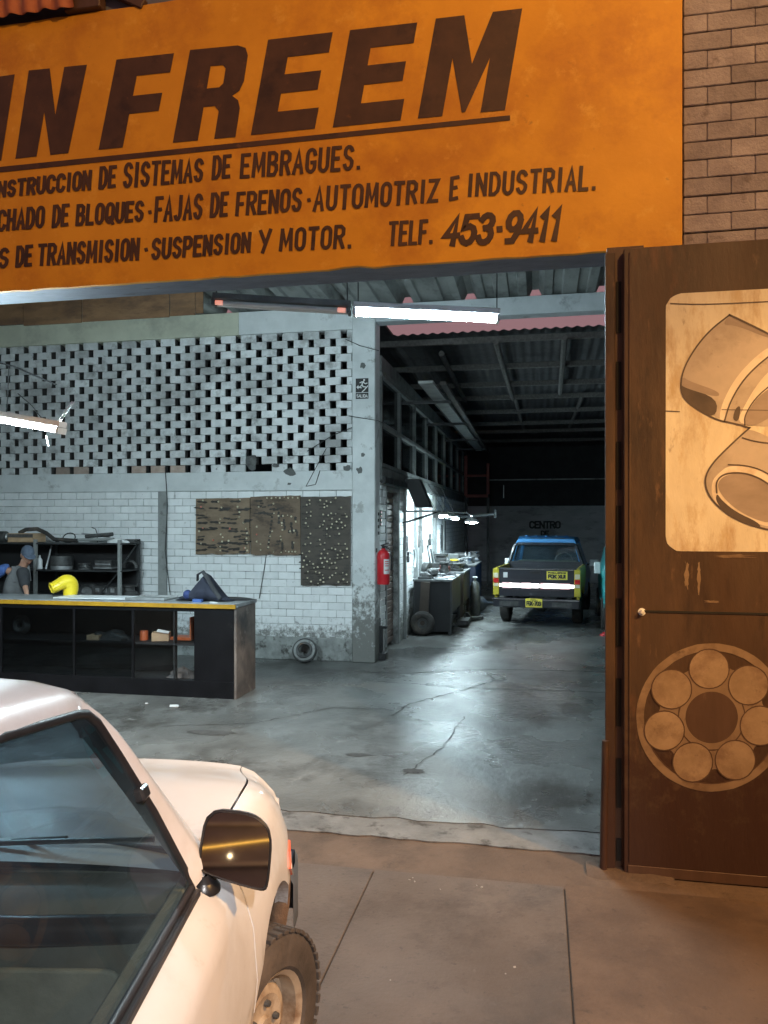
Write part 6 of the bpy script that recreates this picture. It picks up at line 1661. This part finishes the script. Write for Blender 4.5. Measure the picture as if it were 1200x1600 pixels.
# lamps and glowing reflective tape
for s in (-1, 1):
    x0_, x1_ = sorted((s * .70, s * .815))
    tlm = TB('tail_lamp', MB().span((x0_, -.035, .60), (x1_, .04, 1.10)), 'truckyellow', bevel=.008)
    TB('lens_white', MB().span((x0_ + .012, -.047, .93), (x1_ - .012, -.03, 1.02)), 'lenswhite', tlm, bevel=.004)
    TB('lens_red', MB().span((x0_ + .008, -.048, .835), (x1_ - .008, -.03, .918)), 'lensred', tlm, bevel=.004)
    TB('lens_pale', MB().span((x0_ + .012, -.047, .765), (x1_ - .012, -.03, .825)), 'lenswhite', tlm, bevel=.004)
    mr = TB('door_mirror', MB().box((s * .93, 2.75, 1.10), (.19, .06, .14), rot=(0, 0, s * .15)), 'whitepaint', bevel=.012, seg=2)
    TB('mirror_arm', MB().cyl((s * .77, 2.8, 1.05), (s * .87, 2.76, 1.08), .015), 'blackplastic', mr)
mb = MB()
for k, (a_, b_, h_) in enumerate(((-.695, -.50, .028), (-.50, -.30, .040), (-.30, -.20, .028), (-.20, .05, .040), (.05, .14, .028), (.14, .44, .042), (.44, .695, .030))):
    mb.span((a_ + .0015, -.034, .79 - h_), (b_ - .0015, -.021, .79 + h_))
TB('glowing_tape', mb, 'tapeglow')  # reflective tape made to glow, not a lamp
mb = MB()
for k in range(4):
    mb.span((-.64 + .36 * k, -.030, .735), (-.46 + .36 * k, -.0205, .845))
TB('red_reflector', mb, 'tapeglow_red')
TB('tailgate_handle', MB().box((-.02, -.026, 1.04), (.20, .012, .05)), 'blackplastic', bevel=.004)
for z_ in (.70, .90):
    TB('tailgate_rib', MB().span((-.66, -.025, z_ - .008), (.66, -.0195, z_ + .008)), 'tailgate', bevel=.002)
TB('tailgate_trim', MB().span((-.69, -.032, 1.09), (.69, -.018, 1.105)), 'chrome')
bmp = TB('bumper', MB().span((-.80, -.12, .38), (.80, -.02, .55)), 'tailgate', bevel=.02, seg=2)
TB('bumper_trim', MB().span((-.80, -.127, .525), (.80, -.118, .542)), 'chrome', bmp)
for x_ in (-.5, .48):
    TB('bumper_step', MB().box((x_, -.121, .45), (.36, .01, .09)), 'castiron', bmp)
np_ = TB('number_plate', MB().box((-.03, -.135, .475), (.31, .012, .165)), 'plateyellow', bevel=.003)
def t_place(x0_, z0_, y_):
    return lambda px, py, l: Vector((x0_ + px, y_ - l * 2, z0_ - py))
mb = MB(); letters(mb, 'FGK-703', -.165, .05, -.035, .105, .05, -.035, .018, t_place(0, .475, -.142), gap=.3, slant=0, base=.001, step=.0004); mb.build('plate_figures', 'blackpaint', np_, local=True)
mb = MB(); letters(mb, 'PERU', -.09, -.048, -.068, .04, -.048, -.068, .006, t_place(0, .475, -.142), gap=.3, slant=0, base=.001, step=.0004); mb.build('plate_heading', 'blackpaint', np_, local=True)
st_ = TB('tailgate_sticker', MB().box((.385, -.0235, .99), (.38, .006, .155)), 'plateyellow')
mb = MB(); letters(mb, 'FOK XUI', .22, .055, -.02, .55, .055, -.02, .021, t_place(0, .99, -.0268), gap=.3, slant=0, base=.001, step=.0004); letters(mb, 'PASAJEROS', .22, -.035, -.066, .55, -.035, -.066, .010, t_place(0, .99, -.0268), gap=.3, slant=0, base=.001, step=.0004)
mb.build('sticker_words', 'blackpaint', st_, local=True)
TB('tailgate_label', MB().box((-.58, -.0235, .985), (.08, .006, .10)), 'paper')
def wheel(parent, c, r, w, rimm='castiron', rub='rubber', steer=0., local=True, out=1):
    Mx = Matrix.Translation(c) @ Euler((0, 0, steer)).to_matrix().to_4x4()
    ax = (out, 0, 0)
    mb = MB(); mb.lathe((0, 0, 0), ax, [(r * .58, w * .42), (r * .64, w * .5), (r * .88, w * .5), (r * .97, w * .42), (r, w * .3), (r, -w * .3), (r * .97, -w * .42), (r * .88, -w * .5), (r * .64, -w * .5), (r * .58, -w * .42), (r * .58, w * .42)], 40)
    mb.xf(Mx)
    wl2 = mb.build('wheel', rub, parent, local=local, smooth=30)
    mb = MB(); mb.lathe((0, 0, 0), ax, [(.001, w * .30), (r * .10, w * .30), (r * .12, w * .22), (r * .22, w * .20), (r * .34, w * .26), (r * .42, w * .22), (r * .48, w * .08), (r * .53, w * .10), (r * .54, w * .38), (r * .60, w * .46), (r * .585, w * .38)], 32)
    mb.xf(Mx); mb.build('rim', rimm, wl2, local=local, smooth=35)
    return wl2, Mx
for y_ in (.88, 3.5):
    for s in (-1, 1):
        wheel(tk, Vector((s * .70, y_, .315)), .315, .19, out=s)
TB('rear_axle', MB().cyl((-.65, .88, .32), (.65, .88, .32), .045).lathe((0, .88, .32), (1, 0, 0), [(.05, -.13), (.12, -.05), (.12, .05), (.05, .13)], 14), 'castiron', smooth=40)
TB('chassis', MB().span((-.45, -.02, .42), (-.35, 4.0, .54)).span((.35, -.02, .42), (.45, 4.0, .54)), 'castiron')

# teal vehicle just showing beside the gate
tq = atD(946, 990, 13.6)
tv = thing('teal_van', 'teal van mostly hidden behind the gate post on the right', 'van', (tq.x + .72, tq.y, 0), R(-2))
def VB(name, mb, m, parent=None, **kw): return mb.build(name, m, parent or tv, local=True, **kw)
def van_ring(y, w, zt_, zb_=.45): return [Vector((x, y, z)) for x, z in ((-w, zb_), (-w - .02, .8), (-w, 1.05), (-w + .10, zt_ - .1), (-w + .22, zt_), (w - .22, zt_), (w - .10, zt_ - .1), (w, 1.05), (w + .02, .8), (w, zb_))]
VB('body', MB().grid([van_ring(0, .70, 1.50), van_ring(.08, .73, 1.55), van_ring(2.2, .74, 1.58), van_ring(2.9, .72, 1.2), van_ring(3.5, .68, 1.0)], closed=True, cap=True), 'teal', smooth=35)
VB('rear_window', MB().poly([(-.56, -.006, 1.08), (.56, -.006, 1.08), (.48, -.006, 1.42), (-.48, -.006, 1.42)]), 'winglass')
VB('bumper', MB().span((-.74, -.10, .40), (.74, .0, .54)), 'blackplastic', bevel=.02, seg=2)
for s in (-1, 1):
    VB('tail_lamp', MB().span((min(s * .58, s * .70), -.02, .72), (max(s * .58, s * .70), .01, 1.0)), 'lensred', bevel=.006)
    for y_ in (.6, 2.85):
        wheel(tv, Vector((s * .68, y_, .30)), .30, .18, out=s)
VB('door_mirror', MB().box((-.82, .02 + 1.0, 1.12), (.12, .06, .22)), 'whitepaint', bevel=.012)
p = atZ(945, 993, 0); item('red_rag', 'small red rag on the floor beside the gate post', 'rag', [('rag', 'red', lump((p.x, p.y, 0), .07, .1, .05, seed=8, rough=.4), 60)], p)

# ================================================================== WHITE CAR in the foreground
CHD = R(10.1)                       # heading: 10.1 degrees left of the depth axis
# camera stands at (1.22, -2.62) in the car's own frame (origin on the ground between the front wheels)
rotc = Matrix.Rotation(CHD, 4, 'Z')
org = -(rotc @ Vector((1.22, -2.62, 0)))
car = thing('parked_car', 'white pickup car parked at the lower left with its front wheel turned out', 'car', (org.x, org.y, -.05), CHD)
GZ = .05       # measured heights below are above z=0; the car's frame starts at the pavement
def CB(name, mb, m, parent=None, **kw):
    mb.v = [p + Vector((0, 0, GZ)) for p in mb.v]
    return mb.build(name, m, parent or car, local=True, **kw)
AC, AR = .03, .405                   # wheel arch centre (y) and radius
RC = -2.35
def zbot(y):
    z = .30
    for c in (AC, RC):
        dd = AR ** 2 - (y - c) ** 2
        if dd > 0: z = max(z, .31 + math.sqrt(dd))
    return z
def lerp(a, b, t): return a + (b - a) * t
def ease(t): t = max(0, min(1, t)); return t * t * (3 - 2 * t)
def side_profile(y):
    """x,z points from the sill up to the centre line of hood / belt"""
    zb = zbot(y)
    door = [(.72, .30), (.762, .45), (.777, .62), (.772, .78), (.766, .90), (.752, .948), (.708, .985), (.668, 1.018)]
    wing = [(.72, .30), (.765, .45), (.783, .62), (.770, .78), (.742, .88), (.715, .93), (.675, .965), (.625, .985)]
    t = ease((y + .75) / .55)
    pts = [(lerp(a[0], b[0], t), lerp(a[1], b[1], t)) for a, b in zip(door, wing)]
    if y > .25:                       # the wing draws in towards the nose
        k = ease((y - .25) / .45)
        pts = [(x - .075 * k * k - (.02 * k if z > .9 else 0), z - (.05 * k if z > .85 else .02 * k * (z > .6))) for x, z in pts]
    fl = max(0, 1 - abs(y - AC) / .62)
    pts = [(x + .012 * fl * (1 if .4 < z < .8 else 0), z) for x, z in pts]
    out = []
    for i, (x, z) in enumerate(pts):
        if z < zb:
            # find x at zb on the profile
            xx = x
            for (xa, za), (xb, zb2) in zip(pts, pts[1:]):
                if za <= zb <= zb2:
                    xx = lerp(xa, xb, (zb - za) / (zb2 - za))
            out.append((xx, zb + .0004 * i))
        else:
            out.append((x, z))
    return out
def ys_range(a, b, n):
    return [a + (b - a) * i / n for i in range(n + 1)]
def side_mesh(y0, y1, n, s, inner=.05):
    mb = MB()
    rows = [[Vector((s * x, y, z)) for x, z in side_profile(y)] for y in ys_range(y0, y1, n)]
    mb.grid(rows)
    # return edge along the bottom/arch so that the panel has thickness
    mb.grid([[r[0] for r in rows], [r[0] + Vector((-s * inner, 0, 0)) for r in rows]])
    for r in (rows[0], rows[-1]):
        mb.grid([r, [p + Vector((-s * .03, 0, 0)) for p in r]])
    return mb
DF = lambda z: 0
for s in (1, -1):
    CB('wing', side_mesh(-.316, .70, 60, s), 'white_car', smooth=45)
    dr = CB('door', side_mesh(-1.72, -.326, 44, s), 'white_car', smooth=45)
    CB('bed_side', side_mesh(-3.35, -1.73, 60, s), 'white_car', smooth=45)
    CB('door_handle', MB().box((s * .776, -1.55, .86), (.02, .16, .03)), 'chrome', dr, bevel=.004)
# hood: from the wings' top edges over the middle
rows = []
for y in ys_range(-.46, .70, 24):
    xe, ze = side_profile(y)[-1]
    rows.append([Vector(((xe - .007) * u, y, ze + .004 + .030 * (1 - u * u) ** .8)) for u in [1 - 2 * k / 16 for k in range(17)]])
rows.append([Vector((p.x * .99, .745, p.z - .05)) for p in rows[-1]])
CB('bonnet', MB().grid(rows), 'white_car', smooth=40)
# nose: front panel down to the bumper
rows = []
xe = side_profile(.70)[-1][0]
for z, y in ((.905, .742), (.80, .765), (.66, .77), (.50, .755)):
    rows.append([Vector((u * (.69 if z < .85 else xe), y - .07 * abs(u) ** 4, z)) for u in [1 - 2 * k / 12 for k in range(13)]])
CB('front_panel', MB().grid(rows), 'white_car', smooth=45)
CB('grille', MB().span((-.42, .772, .66), (.42, .79, .82)), 'blackplastic', bevel=.005)
for s in (-1, 1):
    hl = CB('headlight', MB().lathe((s * .54, .74, .74), (0, 1, 0), [(.001, .05), (.06, .048), (.085, .03), (.09, 0)], 20), 'lenswhite', smooth=50)
    ip = []
    for y_, z_ in ((.335, .66), (.40, .605), (.47, .61), (.485, .68), (.43, .735), (.365, .715)):
        pf = side_profile(y_)
        xx = max(lerp(a_[0], b_[0], (z_ - a_[1]) / (b_[1] - a_[1])) for a_, b_ in zip(pf, pf[1:]) if a_[1] <= z_ <= b_[1] + 1e-6)
        ip.append((s * (xx - .006), y_, z_))
    il = CB('indicator', MB().prism(ip, (s * .016, 0, 0)), 'signal', bevel=.004)
    CB('indicator_band', MB().prism([Vector(ip[k]) * 1 + Vector((s * .0165, 0, 0)) for k in (0, 1, 2)] + [Vector(ip[0]).lerp(Vector(ip[3]), .8) + Vector((s * .0165, 0, 0))], (s * .002, 0, 0)), 'signal_white', il)
bpts = []
for k in range(21):
    a = -1 + k / 10
    x_ = .782 * (1 if abs(a) > .82 else abs(a) / .82) * (1 if a > 0 else -1)
    y_ = .80 - (0 if abs(a) < .82 else (abs(a) - .82) / .18 * .27) - .05 * min(1, abs(a) / .82) ** 4
    bpts.append((x_, y_))
rows = [[Vector((x_, y_, z)) for z in (.38, .40, .52, .54)] for x_, y_ in bpts]
rows = [[Vector((x_ * (1 - .015 * (j in (0, 3))), y_ - .01 * (j in (0, 3)), z)) for j, z in enumerate((.30, .33, .53, .56))] for x_, y_ in bpts]
mb = MB(); mb.grid(rows); mb.grid([[p + Vector((-.05 * (1 if p.x > 0 else -1), -.05, 0)) for p in r] for r in rows]); CB('bumper', mb, 'bumper', smooth=40)
# wheel housings
for s in (1, -1):
    for c in (AC, RC):
        rows = []
        for k in range(15):
            a = R(-8 + 196 * k / 14)
            y_, z_ = c + (AR - .004) * math.cos(a), .31 + (AR - .004) * math.sin(a)
            rows.append([Vector((s * .70, y_, z_)), Vector((s * .40, y_, z_))])
        mb = MB(); mb.grid(rows); mb.poly([r[1] for r in rows]); CB('wheel_housing', mb, 'rustyiron', smooth=40)
# inner wing edge hanging down ahead of the front wheel
CB('inner_wing', MB().tube([(.735, .33, .70), (.745, .40, .62), (.74, .405, .50), (.73, .40, .38)], [.035, .04, .04, .03], 8, flat=.6), 'rustyiron', smooth=50)
wl2, Mx = wheel(car, Vector((.70, AC, .31)), .312, .20, 'rim', 'dustrubber', steer=R(-24), out=1)
mb = MB()
for k in range(46):                 # tread blocks round the shoulder
    a = 2 * PI * k / 46
    for off, w_ in ((.070, .05), (-.070, .05), (.0, .055)):
        c = Vector((off, math.cos(a + off * 1.2) * .310, math.sin(a + off * 1.2) * .310))
        mb.box(c, (w_, .030, .014), rot=(a + PI / 2, 0, 0))
mb.xf(Mx); mb.build('tread_block', 'dustrubber', wl2, local=True, bevel=.002)
mb = MB()
for k in range(5):
    a = 2 * PI * k / 5
    mb.lathe((.045, .075 * math.cos(a), .075 * math.sin(a)), (1, 0, 0), [(.001, .018), (.010, .016), (.012, 0)], 8)
mb.xf(Mx); mb.build('wheel_nut', 'castiron', wl2, local=True, smooth=40)
wheel(car, Vector((-.70, AC, .31)), .312, .19, 'rim', 'dustrubber', steer=R(-24), out=-1)
for s in (-1, 1):
    wheel(car, Vector((s * .70, RC, .31)), .312, .19, 'rim', 'dustrubber', out=s)
# ---- cabin
XB, ZB = .660, 1.022                 # window foot line
def ztop(y): return 1.563 + .13 * min(.35, max(0, -.91 - y)) 
def roof_row(y, k=0.0):
    z = ztop(y) - k
    return [Vector((s_ * x, y, z + h)) for s_, x, h in ((1, .512, .012), (1, .500, .045), (1, .465, .066), (1, .38, .082), (1, .2, .092), (1, 0, .095), (-1, .2, .092), (-1, .38, .082), (-1, .465, .066), (-1, .500, .045), (-1, .512, .012))]
rows = [roof_row(y) for y in ys_range(-1.80, -.98, 10)]
for (y, kx, dz) in ((-.95, .999, .001), (-.92, .996, .005), (-.895, .991, .011), (-.872, .983, .019), (-.855, .973, .028), (-.845, .962, .038)):
    r = roof_row(y)
    yy = lambda q, y=y: y + .06 * (1 - 0) * (1 - (abs(q.x) / .5) ** 2) * max(0, (y + 1.0) / .15)
    rows.append([Vector((q.x * kx, yy(q) - 0.0, q.z - dz)) for q in r])
roof_front = rows[-1]
CB('roof', MB().grid(rows), 'white_car', smooth=45)
CB('headliner', MB().grid([[p - Vector((0, 0, .03)) for p in r[1:-1]] for r in rows[:-1]]), 'liner', smooth=60)
for s in (1, -1):
    # A pillar: lofted band between the window edge and the windscreen edge
    st = []; si = []
    for t in [i / 10 for i in range(11)]:
        zc = lerp(1.588, 1.018, t)
        PO = [(1.60, -.96, .495), (1.566, -.905, .509), (1.535, -.862, .517), (1.435, -.795, .545), (1.265, -.70, .598), (1.085, -.612, .648), (1.0, -.57, .672)]
        for (za, ya, xa), (zb_, yb_, xb_) in zip(PO, PO[1:]):
            if zb_ <= zc <= za:
                tt = (za - zc) / (za - zb_)
                wi = Vector((lerp(xa, xb_, tt), lerp(ya, yb_, tt) + .010, zc))     # window side
        wf = Vector((lerp(.462, .650, t), lerp(-.875, -.365, t), lerp(1.612, 1.005, t)))     # windscreen side
        kk = min(1, t / .3 + .25)
        mid = wi.lerp(wf, .5) + Vector((.022, .004, .016)) * kk
        m2 = wi.lerp(wf, .82) + Vector((.012, .010, .016)) * kk
        inn = wi.lerp(wf, .5) + Vector((-.05, -.01, -.01))
        st.append([Vector((s * q.x, q.y, q.z)) for q in (wi, wi.lerp(mid, .6) + Vector((.006, 0, .003)), mid, m2, wf)])
        si.append([Vector((s * q.x, q.y, q.z)) for q in (wi + Vector((-.004, -.004, 0)), inn, wf + Vector((-.006, -.002, -.004)))])
    CB('front_pillar', MB().grid(st), 'white_car', smooth=60)
    CB('pillar_trim', MB().grid(si), 'blackplastic', smooth=60)
    # corner where the pillar meets the roof
    CB('rear_pillar', MB().prism([(s * .672, -1.74, 1.0), (s * .672, -1.84, 1.0), (s * .508, -1.82, 1.62), (s * .508, -1.70, 1.62)], (-s * .05, 0, 0)), 'white_car', bevel=.01)
    outl = [(.664, -1.72, 1.030), (.664, -.60, 1.030), (.648, -.612, 1.085), (.598, -.70, 1.265), (.545, -.795, 1.435), (.517, -.862, 1.535), (.509, -.905, 1.566), (.506, -.96, 1.578), (.503, -1.26, 1.615), (.503, -1.70, 1.618)]
    O = [Vector((s * x, y, z)) for x, y, z in outl]
    CB('side_window', MB().poly(O[::1]), 'carglass')
    mb = MB(); mb.tube(O + [O[0]], .0115, 8, cap=False); trm = CB('window_seal', mb, 'blacktrim', smooth=60)
    # wiper strip at the foot of the glass, black ledge outside
    CB('sill_seal', MB().prism([(s * .672, -1.72, 1.008), (s * .672, -.60, 1.008), (s * .690, -.60, 1.010), (s * .690, -1.72, 1.010)], (0, 0, .022)), 'blacktrim', bevel=.004)
    CB('seal_clip', MB().box((s * .583, -.755, 1.335), (.03, .05, .035), rot=(0, s * -.3, 0)), 'blackplastic', trm, bevel=.006)
    # inner door panel
    CB('door_lining', MB().span((min(s * .60, s * .645), -1.70, .45), (max(s * .60, s * .645), -.45, 1.015)), 'seat', bevel=.01)
# windscreen
ws = [[Vector((q.x * .955, q.y + .030, q.z - .026 - .02 * (abs(q.x) > .44))) for q in roof_front[::-1]],
      [Vector((lerp(-.650, .650, u), -.365 + .11 * (1 - (2 * u - 1) ** 2), 1.005)) for u in [k / 10 for k in range(11)]]]
CB('roof_header', MB().grid([roof_front[::-1], [q + Vector((0, .012, -.012)) for q in roof_front[::-1]], ws[0]]), 'white_car', smooth=60)
CB('windscreen', MB().grid(ws), 'screenglass', smooth=60)
CB('screen_seal', MB().tube(ws[0], .012, 6).tube(ws[1], .014, 6), 'blacktrim', smooth=60)
CB('scuttle', MB().grid([[q + Vector((0, .0, -.004)) for q in ws[1]], [Vector((q.x * .97, -.14 - .0, 1.0)) for q in ws[1]]]), 'white_car', smooth=40)
for x0_, x1_ in ((-.05, .50), (-.60, -.08)):
    CB('wiper', MB().tube([(x0_, -.335, 1.03), ((x0_ + x1_) / 2, -.37, 1.055), (x1_, -.40, 1.075)], .008, 6).cyl((x0_, -.25, 1.0), ((x0_ + x1_) / 2, -.36, 1.06), .007), 'blackplastic', smooth=50)
CB('rear_glass', MB().poly([(-.62, -1.81, 1.05), (.62, -1.81, 1.05), (.49, -1.80, 1.60), (-.49, -1.80, 1.60)]), 'carglass')
CB('cab_back', MB().span((-.67, -1.85, .4), (.67, -1.81, 1.04)), 'white_car')
# inside
CB('dashboard', MB().grid([[Vector((x, y, z)) for x in (-.60, -.3, 0, .3, .60)] for y, z in ((-.42, .985), (-.60, 1.01), (-.72, .97), (-.74, .80), (-.66, .62))]), 'dash', smooth=40)
gb = CB('glovebox', MB().prism([(x_, -.742 + .0 * z_, z_) for x_, z_ in rrect(.10, .66, .54, .90, .05)], (0, -.016, 0)), 'seat', bevel=.006, seg=2)
CB('dash_pad', MB().tube([(-.60, -.70, .975), (-.3, -.735, .985), (0, -.735, .985), (.3, -.735, .985), (.60, -.70, .975)], .035, 10), 'blackplastic', smooth=60)
for x_ in (-.05, .05):
    CB('air_vent', MB().box((x_ - .0, -.752, .90), (.085, .014, .05)), 'blackplastic', bevel=.004)
for x_ in (-.33, .33):
    CB('seat', MB().box((x_, -1.42, .55), (.50, .50, .16)), 'seat', bevel=.04, seg=3)
    CB('backrest', MB().box((x_, -1.64, .88), (.50, .14, .62), rot=(R(-12), 0, 0)), 'seat', bevel=.05, seg=3)
    CB('headrest', MB().box((x_, -1.72, 1.28), (.26, .09, .15), rot=(R(-10), 0, 0)), 'seat', bevel=.03, seg=3)
CB('steering_wheel', MB().tube([Vector((-.35 + .19 * math.cos(a), -.86 + .07 * math.sin(a), 1.0 + .17 * math.sin(a))) for a in [2 * PI * i / 24 for i in range(25)]], .014, 6, cap=False).cyl((-.35, -.86, 1.0), (-.35, -.6, .9), .03).box((-.35, -.86, 1.0), (.34, .03, .04)), 'blackplastic', smooth=50)
CB('cab_floor', MB().span((-.64, -1.82, .30), (.64, -.3, .33)), 'dash')
CB('bed_floor', MB().span((-.70, -3.3, .55), (.70, -1.86, .58)), 'white_car')
CB('tailgate', MB().span((-.72, -3.38, .5), (.72, -3.34, 1.0)), 'white_car', bevel=.01)
CB('bulkhead', MB().span((-.62, -.40, .33), (.62, -.38, .98)), 'dash')
CB('engine_bay', MB().span((-.38, -.36, .32), (.38, .70, .85)), 'castiron')
# door mirror
mc = Vector((0, 0, 0))
def cam_to_car(px, py, D):
    w = atD(px, py, D)
    q = rotc.inverted() @ (w - org)
    return Vector((q.x, q.y, w.z))
mirr = cam_to_car(372, 1325, 2.13)
corners = [cam_to_car(*q) for q in ((322, 1262, 2.10), (398, 1270, 2.16), (427, 1300, 2.18), (420, 1388, 2.16), (408, 1394, 2.15), (316, 1366, 2.08), (307, 1352, 2.08))]
# the glass leans back a little and is turned out to the road: find where each measured corner meets that plane
nw_ = Vector((.313, -.915, .255)).normalized()
nrm = (rotc.inverted().to_3x3() @ nw_).normalized()
c0_ = atD(368, 1328, 2.13)
corners = []
for q_ in ((322, 1262), (398, 1270), (427, 1300), (420, 1388), (408, 1394), (316, 1366), (307, 1352)):
    d_ = atD(q_[0], q_[1], 1) - Vector((0, 0, H))
    w_ = Vector((0, 0, H)) + d_ * ((c0_ - Vector((0, 0, H))).dot(nw_) / d_.dot(nw_))
    l_ = rotc.inverted() @ (w_ - org)
    corners.append(Vector((l_.x, l_.y, w_.z)))
cen = sum(corners, Vector()) / len(corners)
for _k in range(2):
    corners = [q for a_, b_ in zip(corners, corners[1:] + corners[:1]) for q in (a_.lerp(b_, .2), a_.lerp(b_, .8))]
cen = sum(corners, Vector()) / len(corners)
mb = MB()
n_ = len(corners)
ringA = [c for c in corners]; ringB = [cen + (c - cen) * .98 - nrm * .045 for c in corners]; ringC = [cen + (c - cen) * .70 - nrm * .085 for c in corners]
ring0 = [cen + (c - cen) * .955 + nrm * .004 for c in corners]; ringI = [cen + (c - cen) * .90 - nrm * .010 for c in corners]
mb.grid([ringI, ring0, ringA, ringB, ringC], closed=True); mb.poly(ringC)
hm = CB('door_mirror', mb, 'blackplastic', smooth=45)
CB('mirror_glass', MB().poly([cen + (c - cen) * .925 - nrm * .003 for c in corners]), 'mirror', hm)
foot = cam_to_car(322, 1388, 2.10)
CB('mirror_foot', MB().lathe(foot + Vector((-.015, .03, -.02)), (0, 0, 1), [(.048, 0), (.046, .014), (.036, .026), (.034, .03), (.030, .05)], 14).tube([foot + Vector((-.01, .03, .0)), foot + Vector((.02, .045, .04)), cen - nrm * .05], .02, 8), 'blackplastic', hm, smooth=45)

# ================================================================== STREET SIDE (behind the camera: seen only in reflections, carries the street lamps and added lights)
def street_lamp(label, x, y, h, arm, m, w, col, aim, size, cone=150, blend=.5):
    t = thing('street_lamp', label, 'street lamp', (x, y, -.07))
    MB().tube([(x, y, -.07), (x, y, h * .6), (x, y, h)], [.09, .07, .05], 12).build('pole', 'lampgrey', t, smooth=60)
    hx = Vector((x + arm[0], y + arm[1], h + .12))
    MB().tube([(x, y, h), (x + arm[0] * .4, y + arm[1] * .4, h + .15), hx], .03, 8).build('arm', 'lampgrey', t, smooth=60)
    hd_ = MB(); hd_.lathe(hx + Vector((0, 0, -.02)), (0, 0, 1), [(.17, 0), (.18, .02), (.14, .10), (.05, .13), (.001, .135)], 18); hd_.build('head', 'lampgrey', t, smooth=50)
    MB().lathe(hx + Vector((0, 0, -.028)), (0, 0, 1), [(.001, 0), (.15, .0), (.16, .006)], 18).build('lens', m, t)
    Ld = bpy.data.lights.new('lamp_light', 'SPOT'); Ld.energy = w; Ld.color = col; Ld.shadow_soft_size = size
    Ld.spot_size = R(cone); Ld.spot_blend = blend
    lo = bpy.data.objects.new('lamp_light', Ld); COL.objects.link(lo); lo.parent = t
    lo.location = wmat(t).inverted() @ (hx + Vector((0, 0, -.06)))
    d = Vector(aim) - (hx + Vector((0, 0, -.06)))
    lo.rotation_euler = d.to_track_quat('-Z', 'Y').to_euler()
    return t
street_lamp('sodium floodlight pole on the near pavement, turned to the sign', 4.6, -1.2, 8.0, (-.9, .6), M['lens_orange'], SODIUM_W, SODIUM_COL, (-.7, 4.8, 5.0), .12, cone=64, blend=.45)
street_lamp('sodium street lamp on the right along the pavement', 6.2, .6, 6.6, (-.9, .4), M['lens_orange'], SODIUM_SIDE_W, SODIUM_COL, (1.9, 3.4, 0), .12, cone=58, blend=.5)
street_lamp('unseen white lamp added by the road to light the car', 3.0, -4.0, 5.4, (-.5, .4), M['lens_white'], CAR_FILL_W, CAR_FILL_COL, (-1.5, 1.25, .4), .10, cone=48, blend=.45)  # unseen lamp added to brighten the car and the slab beside it
ob = thing('opposite_building', 'plain building across the road with dark shop windows', 'building', (0, -15.5, 0))
MB().span((-25, -16.5, -.07), (25, -15.5, 7)).build('wall', 'oppwall', ob)
for k in range(8):
    MB().span((-20 + k * 5.2, -15.49, .3), (-17 + k * 5.2, -15.44, 2.6)).build('window', 'oppwin', ob)
MB().span((-25, -15.5, 2.86), (25, -15.35, 2.95)).build('ledge', 'ledge', ob)
MB().span((-25, -15.5, 3.78), (25, -15.40, 3.86)).build('ledge', 'ledge', ob)
nt_ = thing('mirror_streak_light', 'amber glowing tube added across the road for a streak in the car mirror', 'added light', (4, -15.4, 3.35))
MB().cyl((2.2, -15.40, 3.16), (4.95, -15.40, 3.45), .018, 8).build('tube', emit('amber_streak', (1.0, .50, .05), 2.6), nt_)  # glowing tube added so the car mirror shows an orange streak
for x in (2.4, 4.7):
    MB().span((x - .02, -15.5, 3.14 + (x - 2.2) * .105), (x + .02, -15.41, 3.20 + (x - 2.2) * .105)).build('added_clip', 'lampgrey', nt_)
wl3 = thing('wall_lamp', 'small round wall lamp on the building across the road', 'lamp', (3.93, -15.4, 3.09))
MB().lathe((3.93, -15.5, 3.09), (0, 1, 0), [(.06, 0), (.06, .06), (.001, .06)], 14).build('base', 'lampgrey', wl3)
MB().lathe((3.93, -15.44, 3.09), (0, 1, 0), [(.045, 0), (.05, .03), (.03, .06), (.001, .07)], 14).build('globe', emit('warm_globe', (1.0, .72, .4), 8.0), wl3, smooth=60)
pt = bpy.data.lights.new('lamp_light', 'POINT'); pt.energy = 24; pt.color = (1.0, .66, .36); pt.shadow_soft_size = .05  # added light for the mirrored wall, set off from the lamp
po = bpy.data.objects.new('lamp_light', pt); COL.objects.link(po); po.parent = wl3; po.location = (1.5, 1.6, .6)  # added light standing off the lamp, brightens the wall the mirror reflects
